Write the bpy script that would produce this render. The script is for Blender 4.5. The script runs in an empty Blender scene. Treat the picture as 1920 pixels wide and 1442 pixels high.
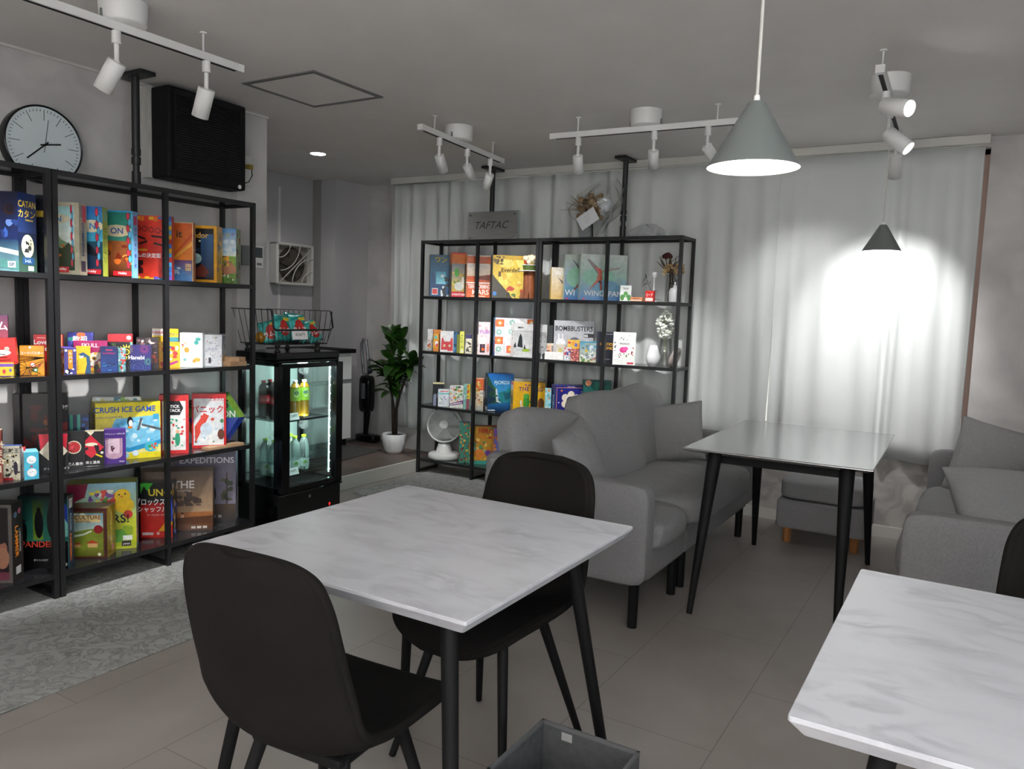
import bpy, math, random
from mathutils import Matrix, Vector
# ------------------------------------------------------------------ camera
S = bpy.context.scene
C = S.collection
PI = math.pi
cam_d = bpy.data.cameras.new('camera')
cam = bpy.data.objects.new('camera', cam_d)
C.objects.link(cam)
cam_d.sensor_width = 36.0
cam_d.sensor_fit = 'HORIZONTAL'
cam_d.lens = 36.0 * 1456.4 / 1920.0
cam_d.clip_start = 0.02
rr = Vector((0.855362, 0.516916, 0.033972))
uu = Vector((-0.078139, 0.063915, 0.994891))
ff = Vector((-0.512104, 0.853647, -0.095062))
m = Matrix((rr, uu, -ff)).transposed().to_4x4()
m.translation = Vector((0, 0, 1.35))
cam.matrix_world = m
S.camera = cam
# ------------------------------------------------------------------ look
S.view_settings.view_transform = 'Standard'
S.view_settings.look = 'None'
S.view_settings.gamma = 1
S.view_settings.use_curve_mapping = False
S.view_settings.exposure = 1.44
# ------------------------------------------------------------------ world and added fill light
W = bpy.data.worlds.new('sky')
S.world = W
W.use_nodes = True
bg = W.node_tree.nodes['Background']
bg.inputs[0].default_value = (1.0, 0.86, 0.82, 1)
bg.inputs[1].default_value = 0.5
SPOT_W = 26.0       # track spotlights
PEND_W = 0.8        # pendant bulbs


def lamp(name, kind, loc, power, color=(1, 1, 1), parent=None, aim=None, **kw):
    d = bpy.data.lights.new(name, kind)
    d.energy = power
    d.color = color
    for k, v in kw.items():
        setattr(d, k, v)
    o = bpy.data.objects.new(name, d)
    C.objects.link(o)
    o.location = loc
    if aim is not None:
        o.rotation_mode = 'QUATERNION'
        o.rotation_quaternion = (Vector(aim) - Vector(loc)).to_track_quat('-Z', 'Y')
    if parent:
        o.parent = parent
    return o


# added fill light, shaped as an unseen side window behind the camera
lamp('added_fill_light', 'AREA', (1.86, 0.0, 1.5), 11, (0.74, 0.87, 1.0), aim=(0, 0.4, 1.1), shape='RECTANGLE', size=1.8, size_y=1.1)


# ------------------------------------------------------------------ materials
def lin(h):
    h = h.lstrip('#')
    if len(h) == 3:
        h = ''.join(c * 2 for c in h)
    out = []
    for i in (0, 2, 4):
        c = int(h[i:i + 2], 16) / 255
        out.append(c / 12.92 if c <= 0.04045 else ((c + 0.055) / 1.055) ** 2.4)
    return (out[0], out[1], out[2], 1)


def nd(nt, t, **kw):
    n = nt.nodes.new(t)
    for k, v in kw.items():
        setattr(n, k, v)
    return n


def mat(name, col, rough=0.6, metal=0.0, spec=0.5, emit=None, estr=0.0, trans=0.0, col2=None, nscale=8.0,
        ndetail=4.0, bump=0.0, bscale=60.0, fac=(0.35, 0.65), coat=0.0, sheen=0.0, alpha=1.0, stretch=None, distort=0.0, bdist=0.004, bdetail=3):
    m_ = bpy.data.materials.new(name)
    m_.use_nodes = True
    nt = m_.node_tree
    b = nt.nodes['Principled BSDF']
    c1 = lin(col) if isinstance(col, str) else (*col, 1)
    b.inputs['Base Color'].default_value = c1
    b.inputs['Roughness'].default_value = rough
    b.inputs['Metallic'].default_value = metal
    b.inputs['Specular IOR Level'].default_value = spec
    b.inputs['Coat Weight'].default_value = coat
    b.inputs['Sheen Weight'].default_value = sheen
    b.inputs['Transmission Weight'].default_value = trans
    b.inputs['Alpha'].default_value = alpha
    if emit:
        b.inputs['Emission Color'].default_value = lin(emit)
        b.inputs['Emission Strength'].default_value = estr
    if col2 or bump:
        tc = nd(nt, 'ShaderNodeTexCoord')
        mp = nd(nt, 'ShaderNodeMapping')
        nt.links.new(tc.outputs['Object'], mp.inputs[0])
        if stretch:
            mp.inputs['Scale'].default_value = stretch
    if col2:
        no = nd(nt, 'ShaderNodeTexNoise')
        no.inputs['Scale'].default_value = nscale
        no.inputs['Detail'].default_value = ndetail
        no.inputs['Distortion'].default_value = distort
        nt.links.new(mp.outputs[0], no.inputs[0])
        cr = nd(nt, 'ShaderNodeValToRGB')
        cr.color_ramp.elements[0].position = fac[0]
        cr.color_ramp.elements[1].position = fac[1]
        cr.color_ramp.elements[0].color = c1
        cr.color_ramp.elements[1].color = lin(col2) if isinstance(col2, str) else (*col2, 1)
        nt.links.new(no.outputs[0], cr.inputs[0])
        nt.links.new(cr.outputs[0], b.inputs['Base Color'])
    if bump:
        n2 = nd(nt, 'ShaderNodeTexNoise')
        n2.inputs['Scale'].default_value = bscale
        n2.inputs['Detail'].default_value = bdetail
        nt.links.new(mp.outputs[0], n2.inputs[0])
        bp = nd(nt, 'ShaderNodeBump')
        bp.inputs['Strength'].default_value = bump
        bp.inputs['Distance'].default_value = bdist
        nt.links.new(n2.outputs[0], bp.inputs['Height'])
        nt.links.new(bp.outputs[0], b.inputs['Normal'])
    return m_


def thin_glass(name, tint=(0.9, 0.96, 0.95), gloss=0.08, edge=0.6):
    m_ = bpy.data.materials.new(name)
    m_.use_nodes = True
    nt = m_.node_tree
    nt.nodes.remove(nt.nodes['Principled BSDF'])
    t = nd(nt, 'ShaderNodeBsdfTransparent')
    t.inputs[0].default_value = (*tint, 1)
    g = nd(nt, 'ShaderNodeBsdfGlossy')
    g.inputs['Roughness'].default_value = 0.05
    lw = nd(nt, 'ShaderNodeLayerWeight')
    lw.inputs[0].default_value = 0.25
    ma = nd(nt, 'ShaderNodeMath', operation='MULTIPLY_ADD')
    ma.inputs[1].default_value = edge
    ma.inputs[2].default_value = gloss
    nt.links.new(lw.outputs['Fresnel'], ma.inputs[0])
    mx = nd(nt, 'ShaderNodeMixShader')
    nt.links.new(ma.outputs[0], mx.inputs[0])
    nt.links.new(t.outputs[0], mx.inputs[1])
    nt.links.new(g.outputs[0], mx.inputs[2])
    nt.links.new(mx.outputs[0], nt.nodes['Material Output'].inputs[0])
    return m_


def printed(name, rough, ink=(0.86, 1.06)):
    """card printed in the colours stored on the mesh"""
    m_ = mat(name, '#ffffff', rough, coat=0.0)
    nt = m_.node_tree
    a = nd(nt, 'ShaderNodeVertexColor', layer_name='Col')
    tc = nd(nt, 'ShaderNodeTexCoord')
    no = nd(nt, 'ShaderNodeTexNoise')
    no.inputs['Scale'].default_value = 32
    no.inputs['Detail'].default_value = 6
    no.inputs['Distortion'].default_value = 0.8
    nt.links.new(tc.outputs['Object'], no.inputs[0])
    mr = nd(nt, 'ShaderNodeMapRange')
    mr.inputs[1].default_value = 0.35
    mr.inputs[2].default_value = 0.65
    mr.inputs[3].default_value = ink[0]
    mr.inputs[4].default_value = ink[1]
    nt.links.new(no.outputs[0], mr.inputs[0])
    mx = nd(nt, 'ShaderNodeMix', data_type='RGBA', blend_type='MULTIPLY')
    mx.inputs[0].default_value = 1
    nt.links.new(a.outputs[0], mx.inputs[6])
    nt.links.new(mr.outputs[0], mx.inputs[7])
    nt.links.new(mx.outputs[2], nt.nodes['Principled BSDF'].inputs['Base Color'])
    return m_


M = {}
M['print'] = printed('printed_card', 0.32)
M['printm'] = printed('printed_matt', 0.6, (1.0, 1.0))
M['ceiling'] = mat('ceiling_paint', '#e0ddda', 0.85, col2='#dbd8d5', nscale=3, bump=0.05, bscale=120)
M['plaster'] = mat('grey_plaster', '#adabaa', 0.8, col2='#c9c6c4', nscale=3.2, ndetail=7, fac=(0.3, 0.7), bump=0.25, bscale=22, distort=0.6)
M['plaster_low'] = mat('worn_plaster', '#a09d99', 0.8, col2='#bcb8b4', nscale=6, ndetail=9, fac=(0.42, 0.58), bump=0.3, bscale=18, distort=1.2)
M['paint'] = mat('smooth_wall_paint', '#bab8ba', 0.35, col2='#b4b2b4', nscale=1.5)
M['paint_dk'] = mat('taupe_wall_paint', '#9a9794', 0.4, col2='#94918e', nscale=1.5)
M['white'] = mat('white_plastic', '#dcdcda', 0.4)
M['trimw'] = mat('white_trim', '#c9c8c2', 0.5)
M['black'] = mat('black_steel', '#1b1b1d', 0.42, spec=0.5, bump=0.03, bscale=300)
M['blackgl'] = mat('black_gloss_plastic', '#08090a', 0.16)
M['blackmt'] = mat('black_matt_plastic', '#0c0c0d', 0.65, spec=0.25)
M['board'] = mat('black_wood_board', '#1c1c1e', 0.18, col2='#242427', nscale=14, stretch=(1, 8, 1), spec=0.6)
M['shell'] = mat('dark_grey_velvet', '#1d1b19', 0.9, col2='#191716', nscale=5, spec=0.1, bump=0.08, bscale=180)
M['shellrim'] = mat('dark_grey_velvet_piping', '#383632', 0.8, spec=0.25)
M['fabric'] = mat('grey_woven_fabric', '#838284', 0.95, col2='#8d8c8d', nscale=260, ndetail=2, bump=0.3, bscale=420)
M['fabric_dk'] = mat('grey_woven_arm_fabric', '#787779', 0.95, col2='#868587', nscale=420, ndetail=2, bump=0.4, bscale=420, stretch=(1, 1, 0.35))
M['cushion'] = mat('grey_cushion_fabric', '#838284', 0.95, col2='#8f8e8f', nscale=230, ndetail=2, bump=0.55, bscale=9, bdist=0.03, bdetail=9)
M['wood'] = mat('honey_wood', '#a9713f', 0.5, col2='#8f5a2e', nscale=9, stretch=(6, 6, 0.6))
M['woodpale'] = mat('pale_wood', '#cdaa86', 0.6, col2='#ba9470', nscale=12, stretch=(6, 1, 6))
M['steel'] = mat('brushed_steel', '#a8a9aa', 0.25, metal=1.0, bump=0.02, bscale=300)
M['silver'] = mat('silver_plate', '#bdbdbb', 0.35, metal=0.8, col2='#a9a9a6', nscale=40, stretch=(0.2, 1, 6))
M['lampgrey'] = mat('matt_grey_lacquer', '#6f7573', 0.45)
M['lampin'] = mat('white_lacquer_inside', '#f2f2f0', 0.5)
M['glow'] = mat('lit_bulb', '#ffffff', 0.5, emit='#ffffff', estr=14)
M['lens'] = mat('lit_spot_lens', '#ffffff', 0.5, emit='#ffffff', estr=9)
M['led'] = mat('led_strip', '#e8fffb', 0.5, emit='#d8fff8', estr=9)
M['ledred'] = mat('red_display_digit', '#ff2020', 0.5, emit='#ff1010', estr=4)
M['glass'] = thin_glass('clear_glass')
M['vaseglass'] = thin_glass('vase_glass', (0.985, 0.99, 0.985), 0.03, 0.3)
M['film'] = thin_glass('clear_film', (0.97, 0.97, 0.965), 0.05, 0.35)
M['leaf'] = mat('dark_green_leaf', '#1d3a12', 0.3, col2='#345a1c', nscale=4, fac=(0.4, 0.75))
M['stemw'] = mat('brown_stem', '#2c2018', 0.8)
M['soil'] = mat('dark_soil', '#1c1512', 0.95)
M['ceramic'] = mat('white_ceramic', '#e4e4e6', 0.25)
M['greige'] = mat('greige_ceramic', '#b5aaa4', 0.4)
M['felt'] = mat('dark_grey_felt', '#4c4d4f', 0.95, col2='#434446', nscale=40, bump=0.2, bscale=150)
M['mat_dk'] = mat('entry_mat_fabric', '#4b4a49', 0.95, col2='#434241', nscale=60)
M['entry'] = mat('brown_stone_tile', '#5d534d', 0.45, col2='#77675f', nscale=2.3, ndetail=6, distort=0.8)
M['tulle'] = mat('white_tulle', '#d5d7d9', 0.9, alpha=0.45)
M['winframe'] = mat('pinkish_window_frame', '#9c8178', 0.5)
M['curtain'] = None


def curtain_mat():
    m_ = bpy.data.materials.new('white_curtain_cloth')
    m_.use_nodes = True
    nt = m_.node_tree
    b = nt.nodes['Principled BSDF']
    b.inputs['Base Color'].default_value = lin('#dadddc')
    b.inputs['Roughness'].default_value = 0.8
    b.inputs['Specular IOR Level'].default_value = 0.15
    tr = nd(nt, 'ShaderNodeBsdfTranslucent')
    tr.inputs[0].default_value = lin('#dadddc')
    mx = nd(nt, 'ShaderNodeMixShader')
    mx.inputs[0].default_value = 0.12
    nt.links.new(b.outputs[0], mx.inputs[1])
    nt.links.new(tr.outputs[0], mx.inputs[2])
    nt.links.new(mx.outputs[0], nt.nodes['Material Output'].inputs[0])
    return m_


M['curtain'] = curtain_mat()


def marble(name, base, vein, scale):
    m_ = mat(name, base, 0.38)
    nt = m_.node_tree
    b = nt.nodes['Principled BSDF']
    tc = nd(nt, 'ShaderNodeTexCoord')
    mp = nd(nt, 'ShaderNodeMapping')
    mp.inputs['Rotation'].default_value = (0, 0, 0.6)
    mp.inputs['Scale'].default_value = (1, 2.2, 1)
    nt.links.new(tc.outputs['Object'], mp.inputs[0])
    n1 = nd(nt, 'ShaderNodeTexNoise')
    n1.inputs['Scale'].default_value = scale
    n1.inputs['Detail'].default_value = 10
    n1.inputs['Distortion'].default_value = 1.4
    nt.links.new(mp.outputs[0], n1.inputs[0])
    r1 = nd(nt, 'ShaderNodeValToRGB')
    e = r1.color_ramp.elements
    e[0].position = 0.36
    e[0].color = (0, 0, 0, 1)
    e[1].position = 0.50
    e[1].color = (1, 1, 1, 1)
    x = e.new(0.6)
    x.color = (0, 0, 0, 1)
    nt.links.new(n1.outputs[0], r1.inputs[0])
    n2 = nd(nt, 'ShaderNodeTexNoise')
    n2.inputs['Scale'].default_value = scale * 0.9
    n2.inputs['Detail'].default_value = 2
    nt.links.new(mp.outputs[0], n2.inputs[0])
    r2 = nd(nt, 'ShaderNodeMapRange')
    r2.inputs[1].default_value = 0.4
    r2.inputs[2].default_value = 0.75
    nt.links.new(n2.outputs[0], r2.inputs[0])
    mu = nd(nt, 'ShaderNodeMath', operation='MULTIPLY')
    nt.links.new(r1.outputs[0], mu.inputs[0])
    nt.links.new(r2.outputs[0], mu.inputs[1])
    mix = nd(nt, 'ShaderNodeMix', data_type='RGBA')
    mix.inputs[6].default_value = lin(base)
    mix.inputs[7].default_value = lin(vein)
    nt.links.new(mu.outputs[0], mix.inputs[0])
    nt.links.new(mix.outputs[2], b.inputs['Base Color'])
    return m_


M['marble'] = marble('white_marble_laminate', '#c4c5ca', '#a4a5ab', 4.5)


def floor_mat():
    m_ = mat('beige_grey_stone_tile', '#6d6662', 0.42)
    nt = m_.node_tree
    b = nt.nodes['Principled BSDF']
    g = nd(nt, 'ShaderNodeNewGeometry')
    mp = nd(nt, 'ShaderNodeMapping')
    mp.inputs['Rotation'].default_value = (0, 0, PI / 2)
    mp.inputs['Location'].default_value = (2.32, 0.62, 0)
    nt.links.new(g.outputs['Position'], mp.inputs[0])
    n1 = nd(nt, 'ShaderNodeTexNoise')
    n1.inputs['Scale'].default_value = 1.6
    n1.inputs['Detail'].default_value = 9
    n1.inputs['Distortion'].default_value = 0.5
    nt.links.new(mp.outputs[0], n1.inputs[0])
    cr = nd(nt, 'ShaderNodeValToRGB')
    cr.color_ramp.elements[0].position = 0.3
    cr.color_ramp.elements[0].color = lin('#8a837e')
    cr.color_ramp.elements[1].position = 0.72
    cr.color_ramp.elements[1].color = lin('#a29c97')
    nt.links.new(n1.outputs[0], cr.inputs[0])
    br = nd(nt, 'ShaderNodeTexBrick')
    br.offset = 0.5
    br.inputs['Color1'].default_value = (1, 1, 1, 1)
    br.inputs['Color2'].default_value = (0.97, 0.97, 0.97, 1)
    br.inputs['Mortar'].default_value = (0.55, 0.53, 0.52, 1)
    br.inputs['Scale'].default_value = 1.0
    br.inputs['Mortar Size'].default_value = 0.0016
    br.inputs['Mortar Smooth'].default_value = 0.1
    br.inputs['Brick Width'].default_value = 0.93
    br.inputs['Row Height'].default_value = 0.465
    nt.links.new(mp.outputs[0], br.inputs[0])
    mx = nd(nt, 'ShaderNodeMix', data_type='RGBA', blend_type='MULTIPLY')
    mx.inputs[0].default_value = 1
    nt.links.new(cr.outputs[0], mx.inputs[6])
    nt.links.new(br.outputs[0], mx.inputs[7])
    nt.links.new(mx.outputs[2], b.inputs['Base Color'])
    return m_


def rug_mat():
    m_ = mat('faded_pattern_rug', '#8a8a86', 0.95, bump=0.5, bscale=300)
    nt = m_.node_tree
    b = nt.nodes['Principled BSDF']
    tc = nd(nt, 'ShaderNodeTexCoord')
    n1 = nd(nt, 'ShaderNodeTexNoise')
    n1.inputs['Scale'].default_value = 9
    n1.inputs['Detail'].default_value = 8
    n1.inputs['Distortion'].default_value = 2.6
    nt.links.new(tc.outputs['Object'], n1.inputs[0])
    r1 = nd(nt, 'ShaderNodeValToRGB')
    e = r1.color_ramp.elements
    e[0].position = 0.36
    e[0].color = lin('#a3a4a2')
    e[1].position = 0.47
    e[1].color = lin('#84867f')
    x = e.new(0.505)
    x.color = lin('#50524c')
    y = e.new(0.54)
    y.color = lin('#a5a6a4')
    nt.links.new(n1.outputs[0], r1.inputs[0])
    n2 = nd(nt, 'ShaderNodeTexNoise')
    n2.inputs['Scale'].default_value = 1.6
    n2.inputs['Detail'].default_value = 3
    nt.links.new(tc.outputs['Object'], n2.inputs[0])
    mx = nd(nt, 'ShaderNodeMix', data_type='RGBA')
    nt.links.new(n2.outputs[0], mx.inputs[0])
    nt.links.new(r1.outputs[0], mx.inputs[6])
    mx.inputs[7].default_value = lin('#9b9c9b')
    nt.links.new(mx.outputs[2], b.inputs['Base Color'])
    return m_


M['floor'] = floor_mat()
M['rug'] = rug_mat()
M['tabletop'] = mat('dark_mirror_top', '#a6a7a8', 0.12, metal=0.9, bump=0.01, bscale=30)


# ------------------------------------------------------------------ mesh helpers
class MB:
    def __init__(s):
        s.v, s.f, s.mi, s.c, s.sm = [], [], [], [], []
        s.M = Matrix.Identity(4)

    def add(s, vs, fs, mi=0, col=None, smooth=False):
        n = len(s.v)
        s.v += [tuple(s.M @ Vector(v)) for v in vs]
        for k, f in enumerate(fs):
            s.f.append([i + n for i in f])
            s.mi.append(mi)
            s.sm.append(smooth)
            s.c.append(col if not isinstance(col, list) else [col[i] for i in f])
        return s

    def box(s, x0, y0, z0, x1, y1, z1, mi=0, col=None):
        vs = [(x, y, z) for z in (z0, z1) for y in (y0, y1) for x in (x0, x1)]
        fs = [(0, 2, 3, 1), (4, 5, 7, 6), (0, 1, 5, 4), (2, 6, 7, 3), (0, 4, 6, 2), (1, 3, 7, 5)]
        return s.add(vs, fs, mi, col)

    def cyl(s, p0, p1, r0, r1=None, n=20, mi=0, caps=True, smooth=True, col=None):
        r1 = r0 if r1 is None else r1
        p0, p1 = Vector(p0), Vector(p1)
        q = (p1 - p0).to_track_quat('Z', 'Y')
        vs = []
        for p, r in ((p0, r0), (p1, r1)):
            for i in range(n):
                a = 2 * PI * i / n
                vs.append(p + q @ Vector((r * math.cos(a), r * math.sin(a), 0)))
        s.add(vs, [(i, (i + 1) % n, n + (i + 1) % n, n + i) for i in range(n)], mi, col, smooth)
        if caps:
            s.add(vs[:n], [tuple(range(n - 1, -1, -1))], mi, col)
            s.add(vs[n:], [tuple(range(n))], mi, col)
        return s

    def tube(s, pts, r, n=8, mi=0, closed=False, col=None):
        pts = [Vector(p) for p in pts]
        N = len(pts)
        rs = r if isinstance(r, (list, tuple)) else [r] * N
        vs = []
        up = Vector((0.123, 0.31, 0.94)).normalized()
        for i, p in enumerate(pts):
            a = pts[(i - 1) % N] if (i or closed) else p
            b = pts[(i + 1) % N] if (i < N - 1 or closed) else p
            t = (b - a).normalized()
            x = t.cross(up)
            if x.length < 0.05:
                x = t.cross(Vector((1, 0, 0)))
            x.normalize()
            y = t.cross(x)
            for k in range(n):
                an = 2 * PI * k / n
                vs.append(p + rs[i] * (math.cos(an) * x + math.sin(an) * y))
        fs = []
        for i in range(N if closed else N - 1):
            j = (i + 1) % N
            for k in range(n):
                fs.append((i * n + k, i * n + (k + 1) % n, j * n + (k + 1) % n, j * n + k))
        if not closed:
            fs += [tuple(range(n - 1, -1, -1)), tuple((N - 1) * n + k for k in range(n))]
        return s.add(vs, fs, mi, col, True)

    def lathe(s, prof, n=28, mi=0, c=(0, 0, 0), smooth=True, col=None, flute=0, fd=0.0):
        vs = []
        for r, z in prof:
            for i in range(n):
                a = 2 * PI * i / n
                rr_ = r * (1 - fd * abs(math.sin(a * flute / 2))) if flute else r
                vs.append((c[0] + rr_ * math.cos(a), c[1] + rr_ * math.sin(a), c[2] + z))
        fs = []
        for j in range(len(prof) - 1):
            for i in range(n):
                k = (i + 1) % n
                fs.append((j * n + i, j * n + k, (j + 1) * n + k, (j + 1) * n + i))
        return s.add(vs, fs, mi, col, smooth)

    def sphere(s, c, rx, ry=None, rz=None, n=12, mi=0, col=None):
        ry = rx if ry is None else ry
        rz = rx if rz is None else rz
        vs = [(c[0] + rx * math.sin(PI * j / n) * math.cos(2 * PI * i / (2 * n)),
               c[1] + ry * math.sin(PI * j / n) * math.sin(2 * PI * i / (2 * n)),
               c[2] + rz * math.cos(PI * j / n)) for j in range(n + 1) for i in range(2 * n)]
        w = 2 * n
        fs = [(j * w + i, (j + 1) * w + i, (j + 1) * w + (i + 1) % w, j * w + (i + 1) % w) for j in range(n) for i in range(w)]
        return s.add(vs, fs, mi, col, True)

    def grid(s, fn, nu, nv, mi=0, smooth=True, col=None):
        vs = [fn(i / nu, j / nv) for j in range(nv + 1) for i in range(nu + 1)]
        fs = [(j * (nu + 1) + i, j * (nu + 1) + i + 1, (j + 1) * (nu + 1) + i + 1, (j + 1) * (nu + 1) + i) for j in range(nv) for i in range(nu)]
        return s.add(vs, fs, mi, col, smooth)

    def prism(s, poly, z0, z1, mi=0, col=None):
        n = len(poly)
        vs = [(x, y, z0) for x, y in poly] + [(x, y, z1) for x, y in poly]
        s.add(vs, [tuple(range(n - 1, -1, -1)), tuple(range(n, 2 * n))] + [(i, (i + 1) % n, n + (i + 1) % n, n + i) for i in range(n)], mi, col)
        return s

    def soft(s, sx, sy, sz, c=(0, 0, 0), p=5.0, res=10, crown=0.0, belly=0.0, mi=0, wob=0.0, seed=1):
        """rounded cushion: cube pushed onto a super-ellipsoid"""
        R = random.Random(seed)
        ph = [R.uniform(0, 6.28) for _ in range(4)]
        pts = {}
        vs, fs = [], []

        def pt(i, j, k):
            key = (i, j, k)
            if key in pts:
                return pts[key]
            q = [2 * t / res - 1 for t in (i, j, k)]
            q = [math.copysign(abs(t) ** 0.9, t) for t in q]
            L = (abs(q[0]) ** p + abs(q[1]) ** p + abs(q[2]) ** p) ** (1 / p)
            x, y, z = [t / L for t in q]
            zz = z * (1 + crown * max(0, 1 - x * x) * max(0, 1 - y * y))
            w = 1 + belly * (1 - z * z)
            dz = wob * (math.sin(4 * x + ph[0]) * math.cos(3 * y + ph[1]) + math.sin(7 * y + ph[2]))
            vs.append((c[0] + x * sx / 2 * w, c[1] + y * sy / 2 * w, c[2] + zz * sz / 2 + dz))
            pts[key] = len(vs) - 1
            return pts[key]
        for a in range(res):
            for b in range(res):
                for fixed, fl in ((0, True), (res, False)):
                    for ax in range(3):
                        quad = []
                        for da, db in ((0, 0), (1, 0), (1, 1), (0, 1)):
                            idx = [a + da, b + db]
                            idx.insert(ax, fixed)
                            quad.append(pt(*idx))
                        if fl != (ax == 1):
                            quad.reverse()
                        fs.append(tuple(quad))
        return s.add(vs, fs, mi, None, True)

    def pillow(s, w, h, t, n=14, mi=0, pinch=0.06, sag=0.0, seed=3):
        """throw pillow standing in the XZ plane, thickness along Y, bottom edge at z=0"""
        R = random.Random(seed)
        a0, a1, a2 = R.uniform(0, 6), R.uniform(0, 6), R.uniform(0, 6)

        def P(sg):
            def f(u, v):
                x, z = 2 * u - 1, 2 * v - 1
                e = max(0.0, (1 - x * x)) ** 0.45 * max(0.0, (1 - z * z)) ** 0.45
                px = x * (1 - pinch * (1 - z * z) * abs(x) ** 3)
                pz = z * (1 - pinch * (1 - x * x) * abs(z) ** 3)
                wr = 0.05 * math.sin(5 * x + a0 + 2 * z) * math.sin(4 * z + a1) * e + 0.03 * math.sin(11 * z + 3 * x + a2) * e * abs(x)
                bul = t / 2 * (e + wr) * (1 - sag * z)
                return (px * w / 2, sg * bul, h / 2 + pz * h / 2)
            return f
        s.grid(P(-1), n, n, mi)
        f2 = P(1)
        s.grid(lambda u, v: f2(1 - u, v), n, n, mi)
        return s

    def build(s, name, mats, parent=None, weld=False, bevel=0.0, subsurf=0, loc=None, bseg=2):
        me = bpy.data.meshes.new(name)
        me.from_pydata(s.v, [], s.f)
        if not isinstance(mats, (list, tuple)):
            mats = [mats]
        for mm in mats:
            me.materials.append(M[mm] if isinstance(mm, str) else mm)
        me.polygons.foreach_set('material_index', s.mi)
        me.polygons.foreach_set('use_smooth', s.sm)
        if any(c is not None for c in s.c):
            ca = me.color_attributes.new('Col', 'FLOAT_COLOR', 'CORNER')
            buf = []
            for f, c in zip(s.f, s.c):
                if c is None:
                    c = (0.8, 0.8, 0.8, 1)
                if isinstance(c, list):
                    for q in c:
                        buf += q
                else:
                    buf += list(c) * len(f)
            ca.data.foreach_set('color', buf)
        if weld:
            import bmesh
            bm = bmesh.new()
            bm.from_mesh(me)
            bmesh.ops.remove_doubles(bm, verts=bm.verts, dist=1e-5)
            bm.to_mesh(me)
            bm.free()
        me.update()
        o = bpy.data.objects.new(name, me)
        C.objects.link(o)
        if parent:
            o.parent = parent
        if loc:
            o.location = loc
        if bevel:
            b = o.modifiers.new('bevel', 'BEVEL')
            b.width = bevel
            b.segments = bseg
            b.limit_method = 'ANGLE'
            b.angle_limit = 0.7
        if subsurf:
            b = o.modifiers.new('smooth', 'SUBSURF')
            b.levels = b.render_levels = subsurf
        return o


def tag(o, label=None, cat=None, group=None, kind=None):
    if label:
        o['label'] = label
    if cat:
        o['category'] = cat
    if group:
        o['group'] = group
    if kind:
        o['kind'] = kind
    return o


def thing(name, label, cat, loc=(0, 0, 0), rz=0.0, group=None):
    o = bpy.data.objects.new(name, None)
    o.empty_display_size = 0.05
    C.objects.link(o)
    o.location = loc
    o.rotation_euler = (0, 0, rz)
    return tag(o, label, cat, group)


def copy_tree(o, label, loc=None, rz=None):
    c = o.copy()
    C.objects.link(c)
    c['label'] = label
    if loc is not None:
        c.location = loc
    if rz is not None:
        c.rotation_euler = (0, 0, rz)

    def rec(src, dst):
        for ch in list(src.children):
            d = ch.copy()
            if ch.type == 'LIGHT':
                d.data = ch.data
            C.objects.link(d)
            d.parent = dst
            rec(ch, d)
    rec(o, c)
    return c


def struct(name, mb, mats, **kw):
    o = mb.build(name, mats, **kw)
    o['kind'] = 'structure'
    return o


TXT = {}


def text_geo(body, bold=0.0, shear=0.0):
    key = (body, bold, shear)
    if key in TXT:
        return TXT[key]
    cu = bpy.data.curves.new('lettering', 'FONT')
    cu.body = body
    cu.size = 1.0
    cu.offset = bold
    cu.shear = shear
    cu.resolution_u = 3
    cu.fill_mode = 'FRONT'
    ob = bpy.data.objects.new('lettering', cu)
    me = bpy.data.meshes.new_from_object(ob)
    vs = [tuple(v.co) for v in me.vertices]
    fs = [tuple(p.vertices) for p in me.polygons]
    bpy.data.objects.remove(ob)
    bpy.data.meshes.remove(me)
    if not vs:
        vs, fs = [(0, 0, 0), (1, 0, 0), (0, 1, 0)], [(0, 1, 2)]
    x0, x1 = min(v[0] for v in vs), max(v[0] for v in vs)
    y0, y1 = min(v[1] for v in vs), max(v[1] for v in vs)
    out = ([((v[0] - (x0 + x1) / 2), (v[1] - (y0 + y1) / 2)) for v in vs], fs, x1 - x0, y1 - y0)
    TXT[key] = out
    return out


def text_on(mb, body, cx, cz, h, mi=0, y=0.0, maxw=None, bold=0.0, shear=0.0, rot=0.0, col=None, stretch=1.0):
    """flat lettering in the local XZ plane at depth y, facing -Y"""
    vs, fs, w, hh = text_geo(body, bold, shear)
    k = h / max(hh, 1e-6)
    kx = k * stretch
    if maxw and w * kx > maxw:
        kx = maxw / w
    ca, sa = math.cos(rot), math.sin(rot)
    pts = []
    for x, z in vs:
        x, z = x * kx, z * k
        pts.append((cx + x * ca - z * sa, y, cz + x * sa + z * ca))
    mb.add(pts, fs, mi, col)


# ================================================================== ROOM
CH = 2.445          # ceiling height
XL = -3.79          # left wall
YB = 5.36           # back wall
b = MB(); b.box(-3.98, -1.6, -0.1, 1.9, 5.6, 0.0); struct('floor', b, 'floor')
b = MB(); b.box(-7.0, -1.6, CH, 1.9, 6.2, CH + 0.1); struct('ceiling', b, 'ceiling')
# left wall with its shallow pier
b = MB(); b.box(XL - 0.12, -1.6, 0, XL, 3.08, CH); b.box(XL - 0.12, 3.08, 0, -3.745, 3.30, CH)
struct('wall_left', b, 'plaster')
b = MB(); b.box(-5.5, 3.18, 0, -3.92, 3.30, CH); struct('wall_corridor', b, 'paint')
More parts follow.
